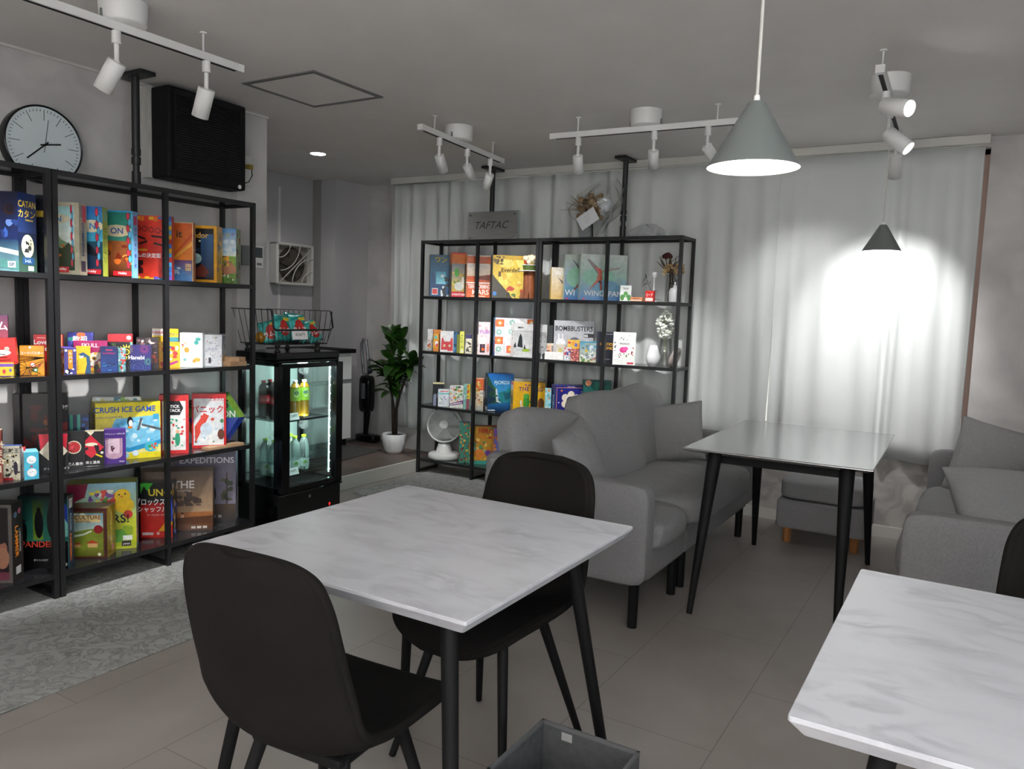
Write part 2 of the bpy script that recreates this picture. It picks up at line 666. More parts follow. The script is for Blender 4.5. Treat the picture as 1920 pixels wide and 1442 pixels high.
# window wall (opening behind the curtain)
b = MB()
WX0, WX1, WZ0, WZ1 = -3.9, -0.036, 0.62, 2.385
b.box(-4.5, YB, 0, WX0, YB + 0.15, CH)
b.box(WX1, YB, 0, 1.9, YB + 0.15, CH)
b.box(WX0, YB, WZ1, WX1, YB + 0.15, CH)
struct('wall_back', b, 'plaster')
b = MB(); b.box(WX0, YB, 0, WX1, YB + 0.15, WZ0); struct('wall_under_window', b, 'plaster_low')
w1 = thing('window_1', None, None); w1['kind'] = 'structure'
b = MB()
for x in (WX0, -2.9, -1.98, -1.0, WX1 - 0.03):
    b.box(x, YB + 0.06, WZ0, x + 0.03, YB + 0.10, WZ1)
b.box(WX0, YB + 0.06, WZ0, WX1, YB + 0.10, WZ0 + 0.03); b.box(WX0, YB + 0.06, WZ1 - 0.03, WX1, YB + 0.10, WZ1)
b.build('window_frame', 'winframe', w1)
b = MB(); b.box(WX0, YB + 0.078, WZ0, WX1, YB + 0.082, WZ1); b.build('pane', 'glass', w1)
# alcove with the entry, left of the window wall
b = MB(); b.box(-4.99, 5.56, 0, -4.35, 5.7, CH); struct('wall_alcove', b, 'plaster')
b = MB(); b.box(-5.12, 5.13, 0, -4.95, 5.7, CH); struct('wall_entry_right', b, 'paint')
b = MB(); b.box(-5.4, 5.125, 0, -5.12, 5.3, CH); struct('wall_entry_back', b, 'paint_dk')
b = MB(); b.box(-5.4, 3.2, 0, -5.22, 5.13, CH); struct('wall_entry_side', b, 'paint')
b = MB(); b.box(-5.25, 3.25, 0, -3.93, 5.58, 0.10); struct('floor_entry', b, 'entry')
b = MB(); b.box(-3.93, 3.25, 0, -3.90, 5.33, 0.098); struct('trim_step', b, 'trimw')
b = MB(); b.box(1.9, -1.6, 0, 2.0, -1.2, CH); b.box(1.9, 1.2, 0, 2.0, 5.6, CH); b.box(1.9, -1.2, 0, 2.0, 1.2, 0.9); b.box(1.9, -1.2, 2.1, 2.0, 1.2, CH)
struct('wall_right', b, 'plaster')
w2 = thing('window_added', None, None); w2['kind'] = 'structure'  # unseen window, added as the origin of the fill light
b = MB(); b.box(1.93, -1.2, 0.9, 1.935, 1.2, 2.1); b.build('pane', 'glass', w2)
b = MB()
for y in (-1.2, -0.02, 1.16):
    b.box(1.92, y, 0.9, 1.96, y + 0.04, 2.1)
b.box(1.92, -1.2, 0.9, 1.96, 1.2, 0.94); b.box(1.92, -1.2, 2.06, 1.96, 1.2, 2.1)
b.build('window_frame', 'trimw', w2)
b = MB(); b.box(XL, -1.7, 0, 1.9, -1.6, CH); struct('wall_front', b, 'plaster')
# trims, plus one strip imitating a reflection
b = MB(); b.box(-4.45, 5.275, 2.392, -0.04, 5.36, CH - 0.001); struct('trim_curtain_rail', b, 'trimw', bevel=0.004)
b = MB(); b.box(-3.9, YB - 0.012, 0, 1.9, YB, 0.072); struct('baseboard_back', b, 'trimw')
b = MB(); b.box(XL, -1.6, CH - 0.012, XL + 0.014, 3.08, CH); b.box(-3.745, 3.08, CH - 0.012, -3.731, 3.30, CH)
struct('trim_left', b, 'trimw')
b = MB(); b.box(-5.22, 4.72, 0.95, -5.212, 4.745, 2.33); struct('reflection_strip', b, 'white')  # white bar imitating a vertical reflection on the glossy wall

# ceiling hatch
h = thing('ceiling_hatch', 'square access hatch with a grey frame set flush in the ceiling', 'ceiling hatch', (-3.04, 2.985, CH))
b = MB()
for a in (0, 1, 2, 3):
    b.M = Matrix.Rotation(a * PI / 2, 4, 'Z')
    b.box(-0.25, -0.25, -0.006, 0.225, -0.225, 0.0)
b.M = Matrix.Identity(4)
b.build('frame', mat('grey_hatch_frame', '#6f6f6d', 0.5), h)
b = MB(); b.box(-0.226, -0.226, -0.003, 0.226, 0.226, 0.0); b.build('panel', 'ceiling', h)
# recessed downlight
h = thing('downlight', 'round recessed ceiling light glowing above the entry', 'downlight', (-4.27, 4.24, CH))
b = MB(); b.lathe([(0.052, 0), (0.066, -0.004), (0.066, 0)]); b.build('trim_ring', 'white', h)
b = MB(); b.cyl((0, 0, -0.003), (0, 0, -0.001), 0.053); b.build('diffuser', 'lens', h)
lamp('downlight_bulb', 'SPOT', (0, 0, -0.012), 9, (1, 0.97, 0.93), parent=h, shadow_soft_size=0.04, spot_size=2.6, spot_blend=0.5)
# black wall heater
h = thing('wall_heater', 'large black louvred wall unit mounted high beside the ceiling pole', 'air conditioner', (XL, 2.78, 1.97))
b = MB(); b.box(0, -0.26, 0, 0.05, 0.25, 0.46); b.build('back_plate', 'trimw', h)
b = MB(); b.box(0.05, -0.245, -0.005, 0.19, 0.245, 0.455); b.build('casing', 'blackmt', h, bevel=0.012)
b = MB()
for i in range(30):
    z = 0.05 + i * 0.0125
    b.box(0.19, -0.2, z, 0.197, 0.2, z + 0.006)
b.build('louvre_grille', 'blackgl', h)
b = MB()
b.box(0.19, -0.11, 0.04, 0.2, -0.106, 0.42); b.box(0.19, 0.106, 0.04, 0.2, 0.11, 0.42); b.box(0.19, -0.215, 0.035, 0.199, -0.2, 0.43); b.box(0.19, 0.2, 0.035, 0.199, 0.215, 0.43)
b.build('grille_frame', 'blackmt', h)
b = MB(); b.cyl((0.19, 0.2, 0.012), (0.192, 0.2, 0.012), 0.011); tag(b.build('sticker', 'white', h), 'round white sticker')
h = thing('wall_socket', 'white wall socket with a yellow plug beside the black wall unit', 'wall socket', (-3.745, 3.13, 2.02))
b = MB(); b.box(0, -0.04, 0, 0.012, 0.045, 0.17); b.build('cover_plate', 'trimw', h, bevel=0.003)
b = MB(); b.box(0.012, 0.0, 0.095, 0.04, 0.035, 0.12)
tag(b.build('plug', mat('yellow_plug', '#8d7a2c', 0.5), h), 'yellow plug')
b = MB(); b.tube([(0.03, 0.03, 0.1), (0.03, 0.035, 0.06), (0.03, 0.01, 0.02), (0.03, -0.04, 0.0), (0.03, -0.09, -0.03)], 0.003)
b.build('cord', 'blackmt', h)
# intercom
h = thing('intercom', 'small white intercom panel with a dark screen on the wall', 'intercom', (-3.745, 3.13, 1.55))
b = MB(); b.box(0, -0.02, 0.01, 0.012, 0.03, 0.125); b.build('speaker_panel', 'lampgrey', h)
b = MB(); b.box(0, 0.035, 0, 0.02, 0.13, 0.13); b.build('casing', 'white', h, bevel=0.003)
b = MB(); b.box(0.02, 0.045, 0.06, 0.022, 0.12, 0.12); b.build('screen', mat('grey_screen', '#3c4446', 0.25), h)
b = MB(); b.box(0.02, 0.08, 0.015, 0.022, 0.115, 0.03); b.build('button', 'lampgrey', h)
# ventilation fan
h = thing('ventilation_fan', 'square white ventilation fan with slanted grille bars on the corridor wall', 'ventilation fan', (-5.22, 4.63, 1.50))
FW, FH = 0.43, 0.36
b = MB()
b.box(0, 0, 0, 0.09, 0.03, FH); b.box(0, FW - 0.03, 0, 0.09, FW, FH); b.box(0, 0, 0, 0.09, FW, 0.025); b.box(0, 0, FH - 0.025, 0.09, FW, FH)
b.build('housing', 'trimw', h, bevel=0.01)
b = MB(); b.box(0, 0.02, 0.02, 0.03, FW - 0.02, FH - 0.02); b.build('back_panel', mat('beige_fan_panel', '#8d8880', 0.6), h)
b = MB(); b.cyl((0.03, FW / 2, FH / 2), (0.035, FW / 2, FH / 2), 0.15, n=30); b.build('fan_opening', mat('dark_fan_opening', '#39352f', 0.7), h)
b = MB(); b.cyl((0.035, FW / 2, FH / 2), (0.05, FW / 2, FH / 2), 0.045, n=20)
for k in range(5):
    a = k * 2 * PI / 5
    b.M = Matrix.Translation((0.045, FW / 2, FH / 2)) @ Matrix.Rotation(a, 4, 'X')
    b.add([(0, -0.03, 0.03), (0.012, 0.03, 0.03), (0.012, 0.045, 0.13), (0, -0.035, 0.13)], [(0, 1, 2, 3)])
b.M = Matrix.Identity(4)
b.build('fan_blades', mat('brown_fan_blade', '#4a443c', 0.5), h)
b = MB()


def arc(cy, cz, r, a0, a1, n=10):
    return [(0.092, min(FW - 0.02, max(0.02, cy + r * math.cos(math.radians(a0 + (a1 - a0) * i / n)))), min(FH - 0.02, max(0.02, cz + r * math.sin(math.radians(a0 + (a1 - a0) * i / n))))) for i in range(n + 1)]


b.tube(arc(0.02, FH, 0.13, -90, 0), 0.0045, 6); b.tube(arc(0.02, FH, 0.24, -85, -5), 0.0045, 6)
b.tube([(0.092, 0.03, 0.02), (0.092, FW - 0.03, FH - 0.03)], 0.0045, 6)
b.tube(arc(FW - 0.02, 0.0, 0.24, 90, 175), 0.0045, 6); b.tube(arc(FW - 0.02, 0.0, 0.13, 90, 170), 0.0045, 6)
b.build('grille', 'trimw', h)


# ================================================================== CURTAINS
def curtain(name, x0, x1, label, z0, seed, zvar=0.0):
    R = random.Random(seed)
    # irregular pleats: cumulative phase
    n = int((x1 - x0) / 0.0065)
    ph = [0.0]
    k = R.uniform(0.12, 0.18)
    c = 0
    for i in range(n):
        c += 1
        if c * 0.0065 > k:
            c = 0
            k = R.uniform(0.10, 0.25)
        ph.append(ph[-1] + 2 * PI * 0.0065 / k)
    amp = [R.uniform(0.55, 1.0) for _ in range(int(ph[-1] / (2 * PI)) + 3)]
    b = MB()

    def f(u, v):
        i = min(n, int(round(u * n)))
        a = amp[int(ph[i] / (2 * PI))]
        s = math.sin(ph[i])
        s = math.copysign(abs(s) ** 0.85, s)
        x = x0 + (x1 - x0) * u
        spread = 0.55 + 0.45 * min(1, (1 - v) * 3)
        y = 5.312 + 0.021 * a * s * spread + 0.006 * math.sin(3.1 * ph[i] * 0.31 + 3 * v)
        x += 0.014 * math.sin(ph[i] * 0.37 + 2 * (1 - v)) * (1 - v)
        z = z0 + zvar * math.sin(4 * x + seed) + (2.388 - z0) * v
        return (x, y, z)
    b.grid(f, n, 16)
    o = b.build(name, 'curtain')
    so = o.modifiers.new('thickness', 'SOLIDIFY')
    so.thickness = 0.0015
    return tag(o, label, 'curtain', 'curtains along the window wall')


curtain('curtain', -4.43, -2.318, 'white pleated curtain hanging behind the left part of the tall game shelf', 0.30, 4)
curtain('curtain', -2.325, -1.196, 'white pleated curtain from behind the right half of the game shelf to the thin gap', 0.50, 11)
curtain('curtain', -1.200, -0.064, 'white pleated curtain lit by a bright pool of light beside the right wall end', 0.50, 23, 0.012)


# ================================================================== SHELVES
def shelf_unit(label, loc, rz):
    """open steel shelf, 1.08 wide along +X, front at y=0, depth 0.27 towards +Y"""
    t = thing('display_shelf', label, 'shelf', loc, rz, 'black steel game shelves')
    Wd, D, Hh, p = 1.08, 0.27, 1.88, 0.022
    for x in (0.0, Wd / 2 - p / 2, Wd - p):
        for y in (0.0, D - p):
            b = MB(); b.box(x, y, 0.0, x + p, y + p, Hh); b.build('post', 'black', t)
        b = MB(); b.box(x, p, 0.008, x + p, D - p, 0.026); b.build('foot_bar', 'black', t)
    for z in (0.12, 0.56, 1.0, 1.44, 1.88):
        b = MB()
        b.box(p, 0.001, z - 0.022, Wd - p, 0.014, z - 0.001)
        b.box(p, D - 0.014, z - 0.022, Wd - p, D - 0.001, z - 0.001)
        b.box(0.002, p, z - 0.022, 0.014, D - p, z - 0.001); b.box(Wd - 0.014, p, z - 0.022, Wd - 0.002, D - p, z - 0.001)
        b.build('rail', 'black', t)
        b = MB(); b.box(0.003, 0.003, z - 0.010, Wd - 0.003, D - 0.003, z); b.build('shelf_board', 'board', t)
    return t


LX = -3.418
shelf_unit('black steel shelf against the left wall, from the double post to the drinks fridge', (LX, 1.857, 0), PI / 2)
shelf_unit('black steel shelf against the left wall, cut off by the left picture edge', (LX, 0.771, 0), PI / 2)
shelf_unit('black steel shelf in front of the curtain, left half beside the potted plant', (-3.892, 5.0, 0), 0)
shelf_unit('black steel shelf in front of the curtain, right half behind the grey sofa', (-2.808, 5.0, 0), 0)


def pole(loc, z0, label, rz=0.0):
    t = thing('tension_pole', label, 'support pole', loc, rz, 'black poles bracing the shelves')
    b = MB(); b.box(-0.105, -0.042, CH - 0.022 - z0, 0.105, 0.042, CH - 0.003 - z0); b.build('ceiling_plate', 'black', t, bevel=0.004)
    b = MB(); b.cyl((0, 0, 0.19), (0, 0, CH - 0.02 - z0), 0.019); b.build('upper_tube', 'black', t)
    b = MB(); b.cyl((0, 0, 0.0), (0, 0, 0.19), 0.0155); b.build('lower_tube', 'black', t)
    b = MB(); b.cyl((0, 0, 0.125), (0, 0, 0.16), 0.022); b.cyl((0, 0, 0.0), (0, 0, 0.09), 0.021); b.cyl((0, 0, 0.17), (0, 0, 0.2), 0.022); b.build('collar', 'black', t)
    return t


pole((-3.645, 2.39, 1.88), 1.88, 'black tension pole from the left wall shelf to the ceiling, beside the wall unit')
pole((-3.335, 5.165, 1.88), 1.88, 'black tension pole behind the silver name plate on the game shelf', PI / 2)
pole((-2.235, 5.18, 1.88), 1.88, 'black tension pole beside the wrapped bouquet on the game shelf', PI / 2)

# ================================================================== CLOCK
t = thing('wall_clock', 'round clock with pale face and black rim on the wall above the left shelf', 'clock', (-3.785, 1.998, 1.86))
TR = Matrix.Translation((0.037, 0, 0.17)) @ Matrix.Scale(1.03, 4)
b = MB(); b.M = TR
b.cyl((-0.035, 0, 0), (0.012, 0, 0), 0.163, n=56); b.build('case', 'blackmt', t)
b = MB(); b.M = TR @ Matrix.Rotation(PI / 2, 4, 'Y')
b.lathe([(0.168, -0.035), (0.171, 0.014), (0.168, 0.02), (0.163, 0.018), (0.162, 0.008)], n=56); b.build('rim', 'blackgl', t)
b = MB(); b.M = TR; b.cyl((0.012, 0, 0), (0.0135, 0, 0), 0.162, n=56); b.build('dial', mat('pale_dial', '#c6d0d2', 0.5), t)
b = MB()
for k in range(60):
    b.M = TR @ Matrix.Rotation(-k * PI / 30, 4, 'X')
    L0, wd = (0.105, 0.0011) if k % 5 == 0 else (0.142, 0.0011)
    b.box(0.0135, -wd, L0, 0.0142, wd, 0.152)
b.build('hour_marks', 'blackmt', t)


def hand(name, ang, L, wd, tail=0.02, x=0.016):
    b = MB(); b.M = TR @ Matrix.Rotation(-math.radians(ang), 4, 'X')
    b.box(x, -wd, -tail, x + 0.001, wd, L)
    b.build(name, 'blackmt', t)


hand('hour_hand', 79, 0.072, 0.0032); hand('minute_hand', 228, 0.105, 0.003, x=0.018); hand('second_hand', 8, 0.11, 0.0009, 0.035, 0.0195)
b = MB(); b.M = TR; b.cyl((0.014, 0, 0), (0.0215, 0, 0), 0.005); b.build('hub', 'blackmt', t)


# ================================================================== TABLES
def tapered_leg(mb, top, foot, r0, r1, n=18):
    mb.cyl(top, foot, r0, r1, n)


def marble_table(label, loc, hx=0.41, hy=0.42):
    t = thing('marble_table', label, 'table', loc, 0, 'marble topped square tables')
    T, th = 0.75, 0.034
    b = MB()
    r = 0.006

    def ring(inx, z):
        out = []
        X, Y = hx - inx, hy - inx
        for cx, cy, a0 in ((X - r, Y - r, 0), (-X + r, Y - r, 90), (-X + r, -Y + r, 180), (X - r, -Y + r, 270)):
            for k in range(5):
                a = math.radians(a0 + k * 22.5)
                out.append((cx + r * math.cos(a), cy + r * math.sin(a), z))
        return out
    rings = [ring(0.001, T), ring(0, T - 0.001), ring(0, T - 0.008), ring(0.02, T - th)]
    n = len(rings[0])
    vs = sum(rings, [])
    fs = [tuple(range(n)), tuple(range(4 * n - 1, 3 * n - 1, -1))]
    for k in range(3):
        fs += [(k * n + i, (k + 1) * n + i, (k + 1) * n + (i + 1) % n, k * n + (i + 1) % n) for i in range(n)]
    b.add(vs, fs); b.build('tabletop', 'marble', t)
    b = MB()
    for sx in (-1, 1):
        b.box(sx * (hx - 0.10) - 0.012, -hy + 0.10, T - th - 0.03, sx * (hx - 0.10) + 0.012, hy - 0.10, T - th)
    for sy in (-1, 1):
        b.box(-hx + 0.112, sy * (hy - 0.10) - 0.012, T - th - 0.03, hx - 0.112, sy * (hy - 0.10) + 0.012, T - th)
    b.build('under_frame', 'black', t)
    for sx in (-1, 1):
        for sy in (-1, 1):
            b = MB(); tapered_leg(b, (sx * (hx - 0.135), sy * (hy - 0.135), T - th), (sx * (hx - 0.03), sy * (hy - 0.03), 0), 0.0205, 0.0145); b.build('leg', 'blackmt', t)
    return t


marble_table('square white marble topped table in the foreground with two dark chairs tucked in', (-1.215, 1.62, 0))
marble_table('white marble topped table cut off by the lower right picture corner', (0.207, 1.615, 0), 0.415, 0.42)

t = thing('dining_table', 'long dark table with a mirror-like top and splayed black legs between the sofas', 'table', (-0.745, 4.03, 0), math.radians(1.2))
b = MB()
TX, TY = 0.40, 0.605
vs = []
for inx, z in ((0.004, 0.752), (0.0, 0.749), (0.0, 0.745), (0.03, 0.732)):
    vs += [(-TX + inx, -TY + inx, z), (TX - inx, -TY + inx, z), (TX - inx, TY - inx, z), (-TX + inx, TY - inx, z)]
fs = [(0, 1, 2, 3), (15, 14, 13, 12)]
for k in range(3):
    fs += [(4 * k + i, 4 * k + 4 + i, 4 * k + 4 + (i + 1) % 4, 4 * k + (i + 1) % 4) for i in range(4)]
b.add(vs, fs); b.build('tabletop', 'tabletop', t, bevel=0.002)
b = MB()
for sy in (-1, 1):
    b.box(-0.29, sy * 0.44 - 0.014, 0.675, 0.29, sy * 0.44 + 0.014, 0.732)
for sx in (-1, 1):
    b.box(sx * 0.275 - 0.014, -0.44, 0.69, sx * 0.275 + 0.014, 0.44, 0.732)
b.build('apron', 'blackmt', t)
for sx in (-1, 1):
    for sy in (-1, 1):
        b = MB(); tapered_leg(b, (sx * 0.285, sy * 0.45, 0.732), (sx * 0.312, sy * 0.645, 0), 0.033, 0.013, 22); b.build('leg', 'blackmt', t)


# ================================================================== SHELL CHAIRS
def shell_chair(label, loc, rz):
    """faces +Y"""
    t = thing('shell_chair', label, 'chair', loc, rz, 'dark grey upholstered shell chairs')
    # s: (y, z, half width, side lift, side forward)
    K = [(0.266, 0.405, 0.050, 0, 0), (0.262, 0.420, 0.110, 0, 0), (0.250, 0.438, 0.158, 0.002, 0), (0.222, 0.453, 0.192, 0.006, 0), (0.16, 0.460, 0.206, 0.012, 0), (0.07, 0.455, 0.211, 0.022, 0),
         (-0.04, 0.446, 0.214, 0.038, 0.0), (-0.12, 0.447, 0.215, 0.052, 0.01), (-0.175, 0.470, 0.215, 0.052, 0.028), (-0.210, 0.520, 0.213, 0.03, 0.045),
         (-0.228, 0.585, 0.210, 0.01, 0.050), (-0.243, 0.655, 0.206, 0.0, 0.046), (-0.256, 0.725, 0.201, 0, 0.040), (-0.266, 0.790, 0.193, 0, 0.034),
         (-0.273, 0.836, 0.176, 0, 0.030), (-0.276, 0.858, 0.150, 0, 0.024), (-0.277, 0.870, 0.110, 0, 0.018), (-0.277, 0.876, 0.055, 0, 0.01)]
    N = len(K) - 1

    def f(u, v):
        q = min(max(v, 0), 1) * N
        i = min(int(q), N - 1)
        w = q - i
        P = [K[max(0, i - 1)], K[i], K[i + 1], K[min(N, i + 2)]]
        a = [0.5 * (2 * P[1][k] + (P[2][k] - P[0][k]) * w + (2 * P[0][k] - 5 * P[1][k] + 4 * P[2][k] - P[3][k]) * w * w + (3 * P[1][k] - P[0][k] - 3 * P[2][k] + P[3][k]) * w ** 3) for k in range(5)]
        x = 2 * u - 1
        e = x * x
        return (x * a[2], a[0] + a[4] * e, a[1] + a[3] * e * (0.6 + 0.4 * e))
    b = MB()
    b.grid(f, 20, 60)
    o = b.build('seat_shell', 'shell', t)
    so = o.modifiers.new('padding', 'SOLIDIFY'); so.thickness = 0.024; so.offset = 0.0
    rim = [f(1, j / 90) for j in range(91)] + [f(0, 1 - j / 90) for j in range(91)]
    b = MB(); b.tube(rim, 0.0116, 10, closed=True); b.build('padded_rim', 'shell', t)
    # seat board and legs
    b = MB(); b.box(-0.13, -0.12, 0.405, 0.13, 0.15, 0.432); b.build('seat_frame', 'blackmt', t, bevel=0.01)
    for sx, sy in ((-1, -1), (1, -1), (-1, 1), (1, 1)):
        b = MB(); tapered_leg(b, (sx * 0.115, sy * 0.10 + 0.01, 0.42), (sx * 0.205, sy * 0.215 + 0.0, 0), 0.0165, 0.0105); b.build('leg', 'blackmt', t)
    return t


front_chair = shell_chair('dark grey shell chair in the foreground, its back towards the camera', (-1.17, 1.215, 0), math.radians(4))
front_chair.scale = (0.94, 0.96, 1.0)
shell_chair('dark grey shell chair on the far side of the marble table with two chairs', (-1.205, 1.945, 0), math.radians(180 - 4))
shell_chair('dark grey shell chair at the right picture edge behind the cropped marble table', (0.30, 2.13, 0), math.radians(180))


# ================================================================== SOFAS
def pillow_obj(name, label, w, h, th, loc, rot, seed, parent=None, group=None, matn='cushion', sag=0.1, pinch=0.06):
    b = MB(); b.pillow(w, h, th, 16, 0, pinch, sag, seed)
    o = b.build(name, matn, parent, weld=True, subsurf=1)
    o.location = loc
    o.rotation_euler = rot
    if label:
        tag(o, label, 'cushion', group)
    return o


def sofa(label, loc, rz, L=1.88, D=0.82, split=0.60):
    """faces +X, runs along +Y from 0 to L; back at x=-D"""
    t = thing('sofa', label, 'sofa', loc, rz, 'grey fabric sofas')
    # base frames
    b = MB(); b.box(-D + 0.05, 0.10, 0.19, -0.02, split, 0.33); b.build('base', 'fabric_dk', t, bevel=0.02)
    b = MB(); b.box(-D + 0.05, split + 0.005, 0.19, -0.02, L - 0.10, 0.33); b.build('base', 'fabric_dk', t, bevel=0.02)
    b = MB(); b.soft(D - 0.16, split - 0.12, 0.15, (-(D - 0.16) / 2 + 0.01, 0.12 + (split - 0.12) / 2, 0.375), 5, 12, 0.22, 0.02); b.build('seat_cushion', 'cushion', t, weld=True)
    b = MB(); b.soft(D - 0.14, L - 0.12 - split, 0.155, (-(D - 0.14) / 2 + 0.03, split + (L - 0.12 - split) / 2, 0.385), 6, 14, 0.18, 0.015); b.build('seat_cushion', 'cushion', t, weld=True)
    for y0 in (0.0, L - 0.11):
        b = MB(); b.soft(D, 0.11, 0.44, (-D / 2, y0 + 0.055, 0.41), 11, 14, 0.0); b.build('armrest', 'fabric_dk', t, weld=True)
    b = MB(); b.box(-D, 0.0, 0.19, -D + 0.12, L, 0.68); b.build('backrest', 'fabric_dk', t, bevel=0.035, bseg=4)
    for y in (0.05, split - 0.06, split + 0.07, L - 0.12):
        for x in (-0.06, -D + 0.08):
            b = MB(); b.cyl((x, y, 0.195), (x, y, 0), 0.0225, 0.021, 18); b.build('leg', 'blackmt', t)
    return t


so1 = sofa('long grey fabric sofa beside the game shelf, facing the dark mirror table', (-1.14, 3.03, 0), 0)
for i, (y, w, hh, zr, lean) in enumerate(((0.36, 0.64, 0.46, -0.30, 0.42), (0.93, 0.62, 0.50, -0.12, 0.30), (1.46, 0.58, 0.50, -0.02, 0.24))):
    b = MB(); b.soft(w, 0.17, hh, (0, 0, hh / 2), 4.6, 14, belly=0.0, wob=0.004, seed=5 + i)
    o = b.build('back_cushion', 'cushion', so1, weld=True)
    o.location = ((-0.60, -0.54, -0.56)[i], y, (0.42, 0.43, 0.43)[i])
    o.rotation_mode = 'XYZ'
    o.rotation_euler = (-lean, (0.16, 0.03, 0.0)[i], PI / 2 + zr)
pillow_obj('throw_pillow', 'small grey throw pillow leaning at the near armrest of the long sofa', 0.40, 0.38, 0.16, (-1.52, 3.36, 0.47), (math.radians(-24), math.radians(-10), math.radians(98)), 9, None, 'grey throw pillows')
pillow_obj('throw_pillow', 'square grey throw pillow standing at the far end of the long sofa', 0.38, 0.38, 0.14, (-1.53, 4.52, 0.46), (math.radians(-14), math.radians(-9), math.radians(10)), 12, None, 'grey throw pillows')

so2 = sofa('grey fabric sofa cut off by the right picture edge, facing the dark mirror table', (-0.205, 5.18, 0), PI, 1.88, 0.84, 1.05)
for i, (y, w) in enumerate(((0.45, 0.66), (1.05, 0.6), (1.48, 0.5))):
    b = MB(); b.soft(w, 0.17, 0.48, (0, 0, 0.24), 4.6, 14, wob=0.004, seed=15 + i)
    o = b.build('back_cushion', 'cushion', so2, weld=True)
    o.location = (-0.60, y, 0.43)
    o.rotation_euler = (-0.25, 0, PI / 2)
pillow_obj('throw_pillow', 'square grey throw pillow standing at the far end of the right sofa', 0.42, 0.42, 0.15, (0.07, 4.62, 0.45), (math.radians(-14), math.radians(13), math.radians(8)), 19, None, 'grey throw pillows')
pillow_obj('throw_pillow', 'grey throw pillow lying behind the near armrest of the right sofa', 0.42, 0.40, 0.16, (0.19, 3.58, 0.50), (math.radians(-52), 0, math.radians(20)), 21, None, 'grey throw pillows')

# ottoman
t = thing('ottoman', 'grey fabric footstool on short wooden legs under the window', 'footstool', (-0.735, 5.0, 0))
b = MB(); b.box(-0.25, -0.19, 0.095, 0.25, 0.25, 0.27); b.build('base', 'fabric_dk', t, bevel=0.015)
b = MB(); b.soft(0.49, 0.43, 0.125, (0, 0.03, 0.333), 7, 12, 0.08); b.build('seat_cushion', 'cushion', t, weld=True)
for sx in (-1, 1):
    for y in (-0.13, 0.2):
        b = MB(); b.cyl((sx * 0.19, y, 0.1), (sx * 0.19, y, 0), 0.026, 0.023); tag(b.build('leg', 'wood', t), 'honey coloured wooden leg')

# storage box
t = thing('storage_box', 'open dark grey fabric storage box on the floor by the marble table', 'storage box', (-0.775, 1.60, 0))
bs, bh, tk = 0.136, 0.28, 0.006
b = MB()
for a in range(4):
    b.M = Matrix.Rotation(a * PI / 2, 4, 'Z')
    b.box(-bs, -bs, 0, bs - tk, -bs + tk, bh)
b.M = Matrix.Identity(4)
b.box(-bs, -bs, 0, bs, bs, tk)
b.build('fabric_shell', 'felt', t)
b = MB()
for a in range(4):
    b.M = Matrix.Rotation(a * PI / 2, 4, 'Z')
    b.box(-bs - 0.001, -bs - 0.001, bh - 0.008, bs + 0.001, -bs + tk + 0.001, bh + 0.001)
b.M = Matrix.Identity(4)
b.build('rim_binding', mat('mid_grey_binding', '#5c5d5f', 0.9), t)
b = MB(); b.box(-bs + 0.06, bs - tk - 0.0015, bh - 0.035, -bs + 0.09, bs - tk, bh - 0.014); b.build('care_tag', mat('pale_tag', '#9a9a9a', 0.8), t)

# rugs and mats
b = MB(); b.box(-1.4, -1.36, 0, 1.4, 1.36, 0.007)
o = b.build('rug', 'rug', None, bevel=0.003); o.location = (-4.0 + 1.4, 1.56, 0.0005)
o.data.transform(Matrix.Scale(0.42, 4, (1, 0, 0))); o.location = (-3.19, 1.56, 0.0005)
tag(o, 'faded grey patterned rug lying in front of the left wall shelf', 'rug')
b = MB()
rp = []
for cx, cy, a0 in ((0.66, 0.42, 0), (-0.66, 0.42, 90), (-0.66, -0.42, 180), (0.66, -0.42, 270)):
    for k in range(5):
        a = math.radians(a0 + 22.5 * k)
        rp.append((cx + 0.08 * math.cos(a), cy + 0.08 * math.sin(a)))
b.prism(rp, 0, 0.01); o = b.build('rug', 'rug', None, bevel=0.003); o.location = (-3.07, 4.62, 0.0005)
tag(o, 'faded grey rug with a rounded corner in front of the curtain shelf', 'rug')
b = MB(); b.box(-0.33, -0.55, 0, 0.30, 0.45, 0.008); o = b.build('door_mat', 'mat_dk', None); o.location = (-4.62, 4.65, 0.1); o.rotation_euler = (0, 0, 0.12)
tag(o, 'flat dark grey mat lying on the brown tiled entry floor', 'door mat')


# ================================================================== PENDANTS AND TRACK LIGHTS
def pendant(label, loc, R, Hc, cordlen, watt):
    """loc is the centre of the rim"""
    t = thing('pendant_lamp', label, 'pendant lamp', loc, 0, 'grey cone pendant lamps')
    rt = R * 0.16
    b = MB(); b.lathe([(R, 0), (rt * 1.25, Hc * 0.97), (rt, Hc), (0.0001, Hc)], 48); b.build('lamp_shade', 'lampgrey', t)
    b = MB(); b.lathe([(R - 0.0005, 0.0), (R - 0.004, 0.003), (rt * 1.1, Hc * 0.93), (0.0001, Hc * 0.94)], 48); b.build('shade_lining', 'lampin', t)
    b = MB(); b.cyl((0, 0, Hc), (0, 0, Hc + R * 0.14), R * 0.075, R * 0.06); b.build('cord_grip', 'lampin', t)
    b = MB(); b.cyl((0, 0, Hc + R * 0.1), (0, 0, cordlen), 0.0032 if R < 0.1 else 0.004, n=10); b.build('cord', 'trimw', t)
    b = MB(); b.sphere((0, 0, Hc * 0.36), R * 0.3); b.cyl((0, 0, Hc * 0.5), (0, 0, Hc * 0.9), R * 0.15); b.build('bulb', 'glow', t)
    lamp('pendant_bulb', 'POINT', (0, 0, Hc * 0.10), watt, (1, 1, 1), parent=t, shadow_soft_size=0.035)
    return t


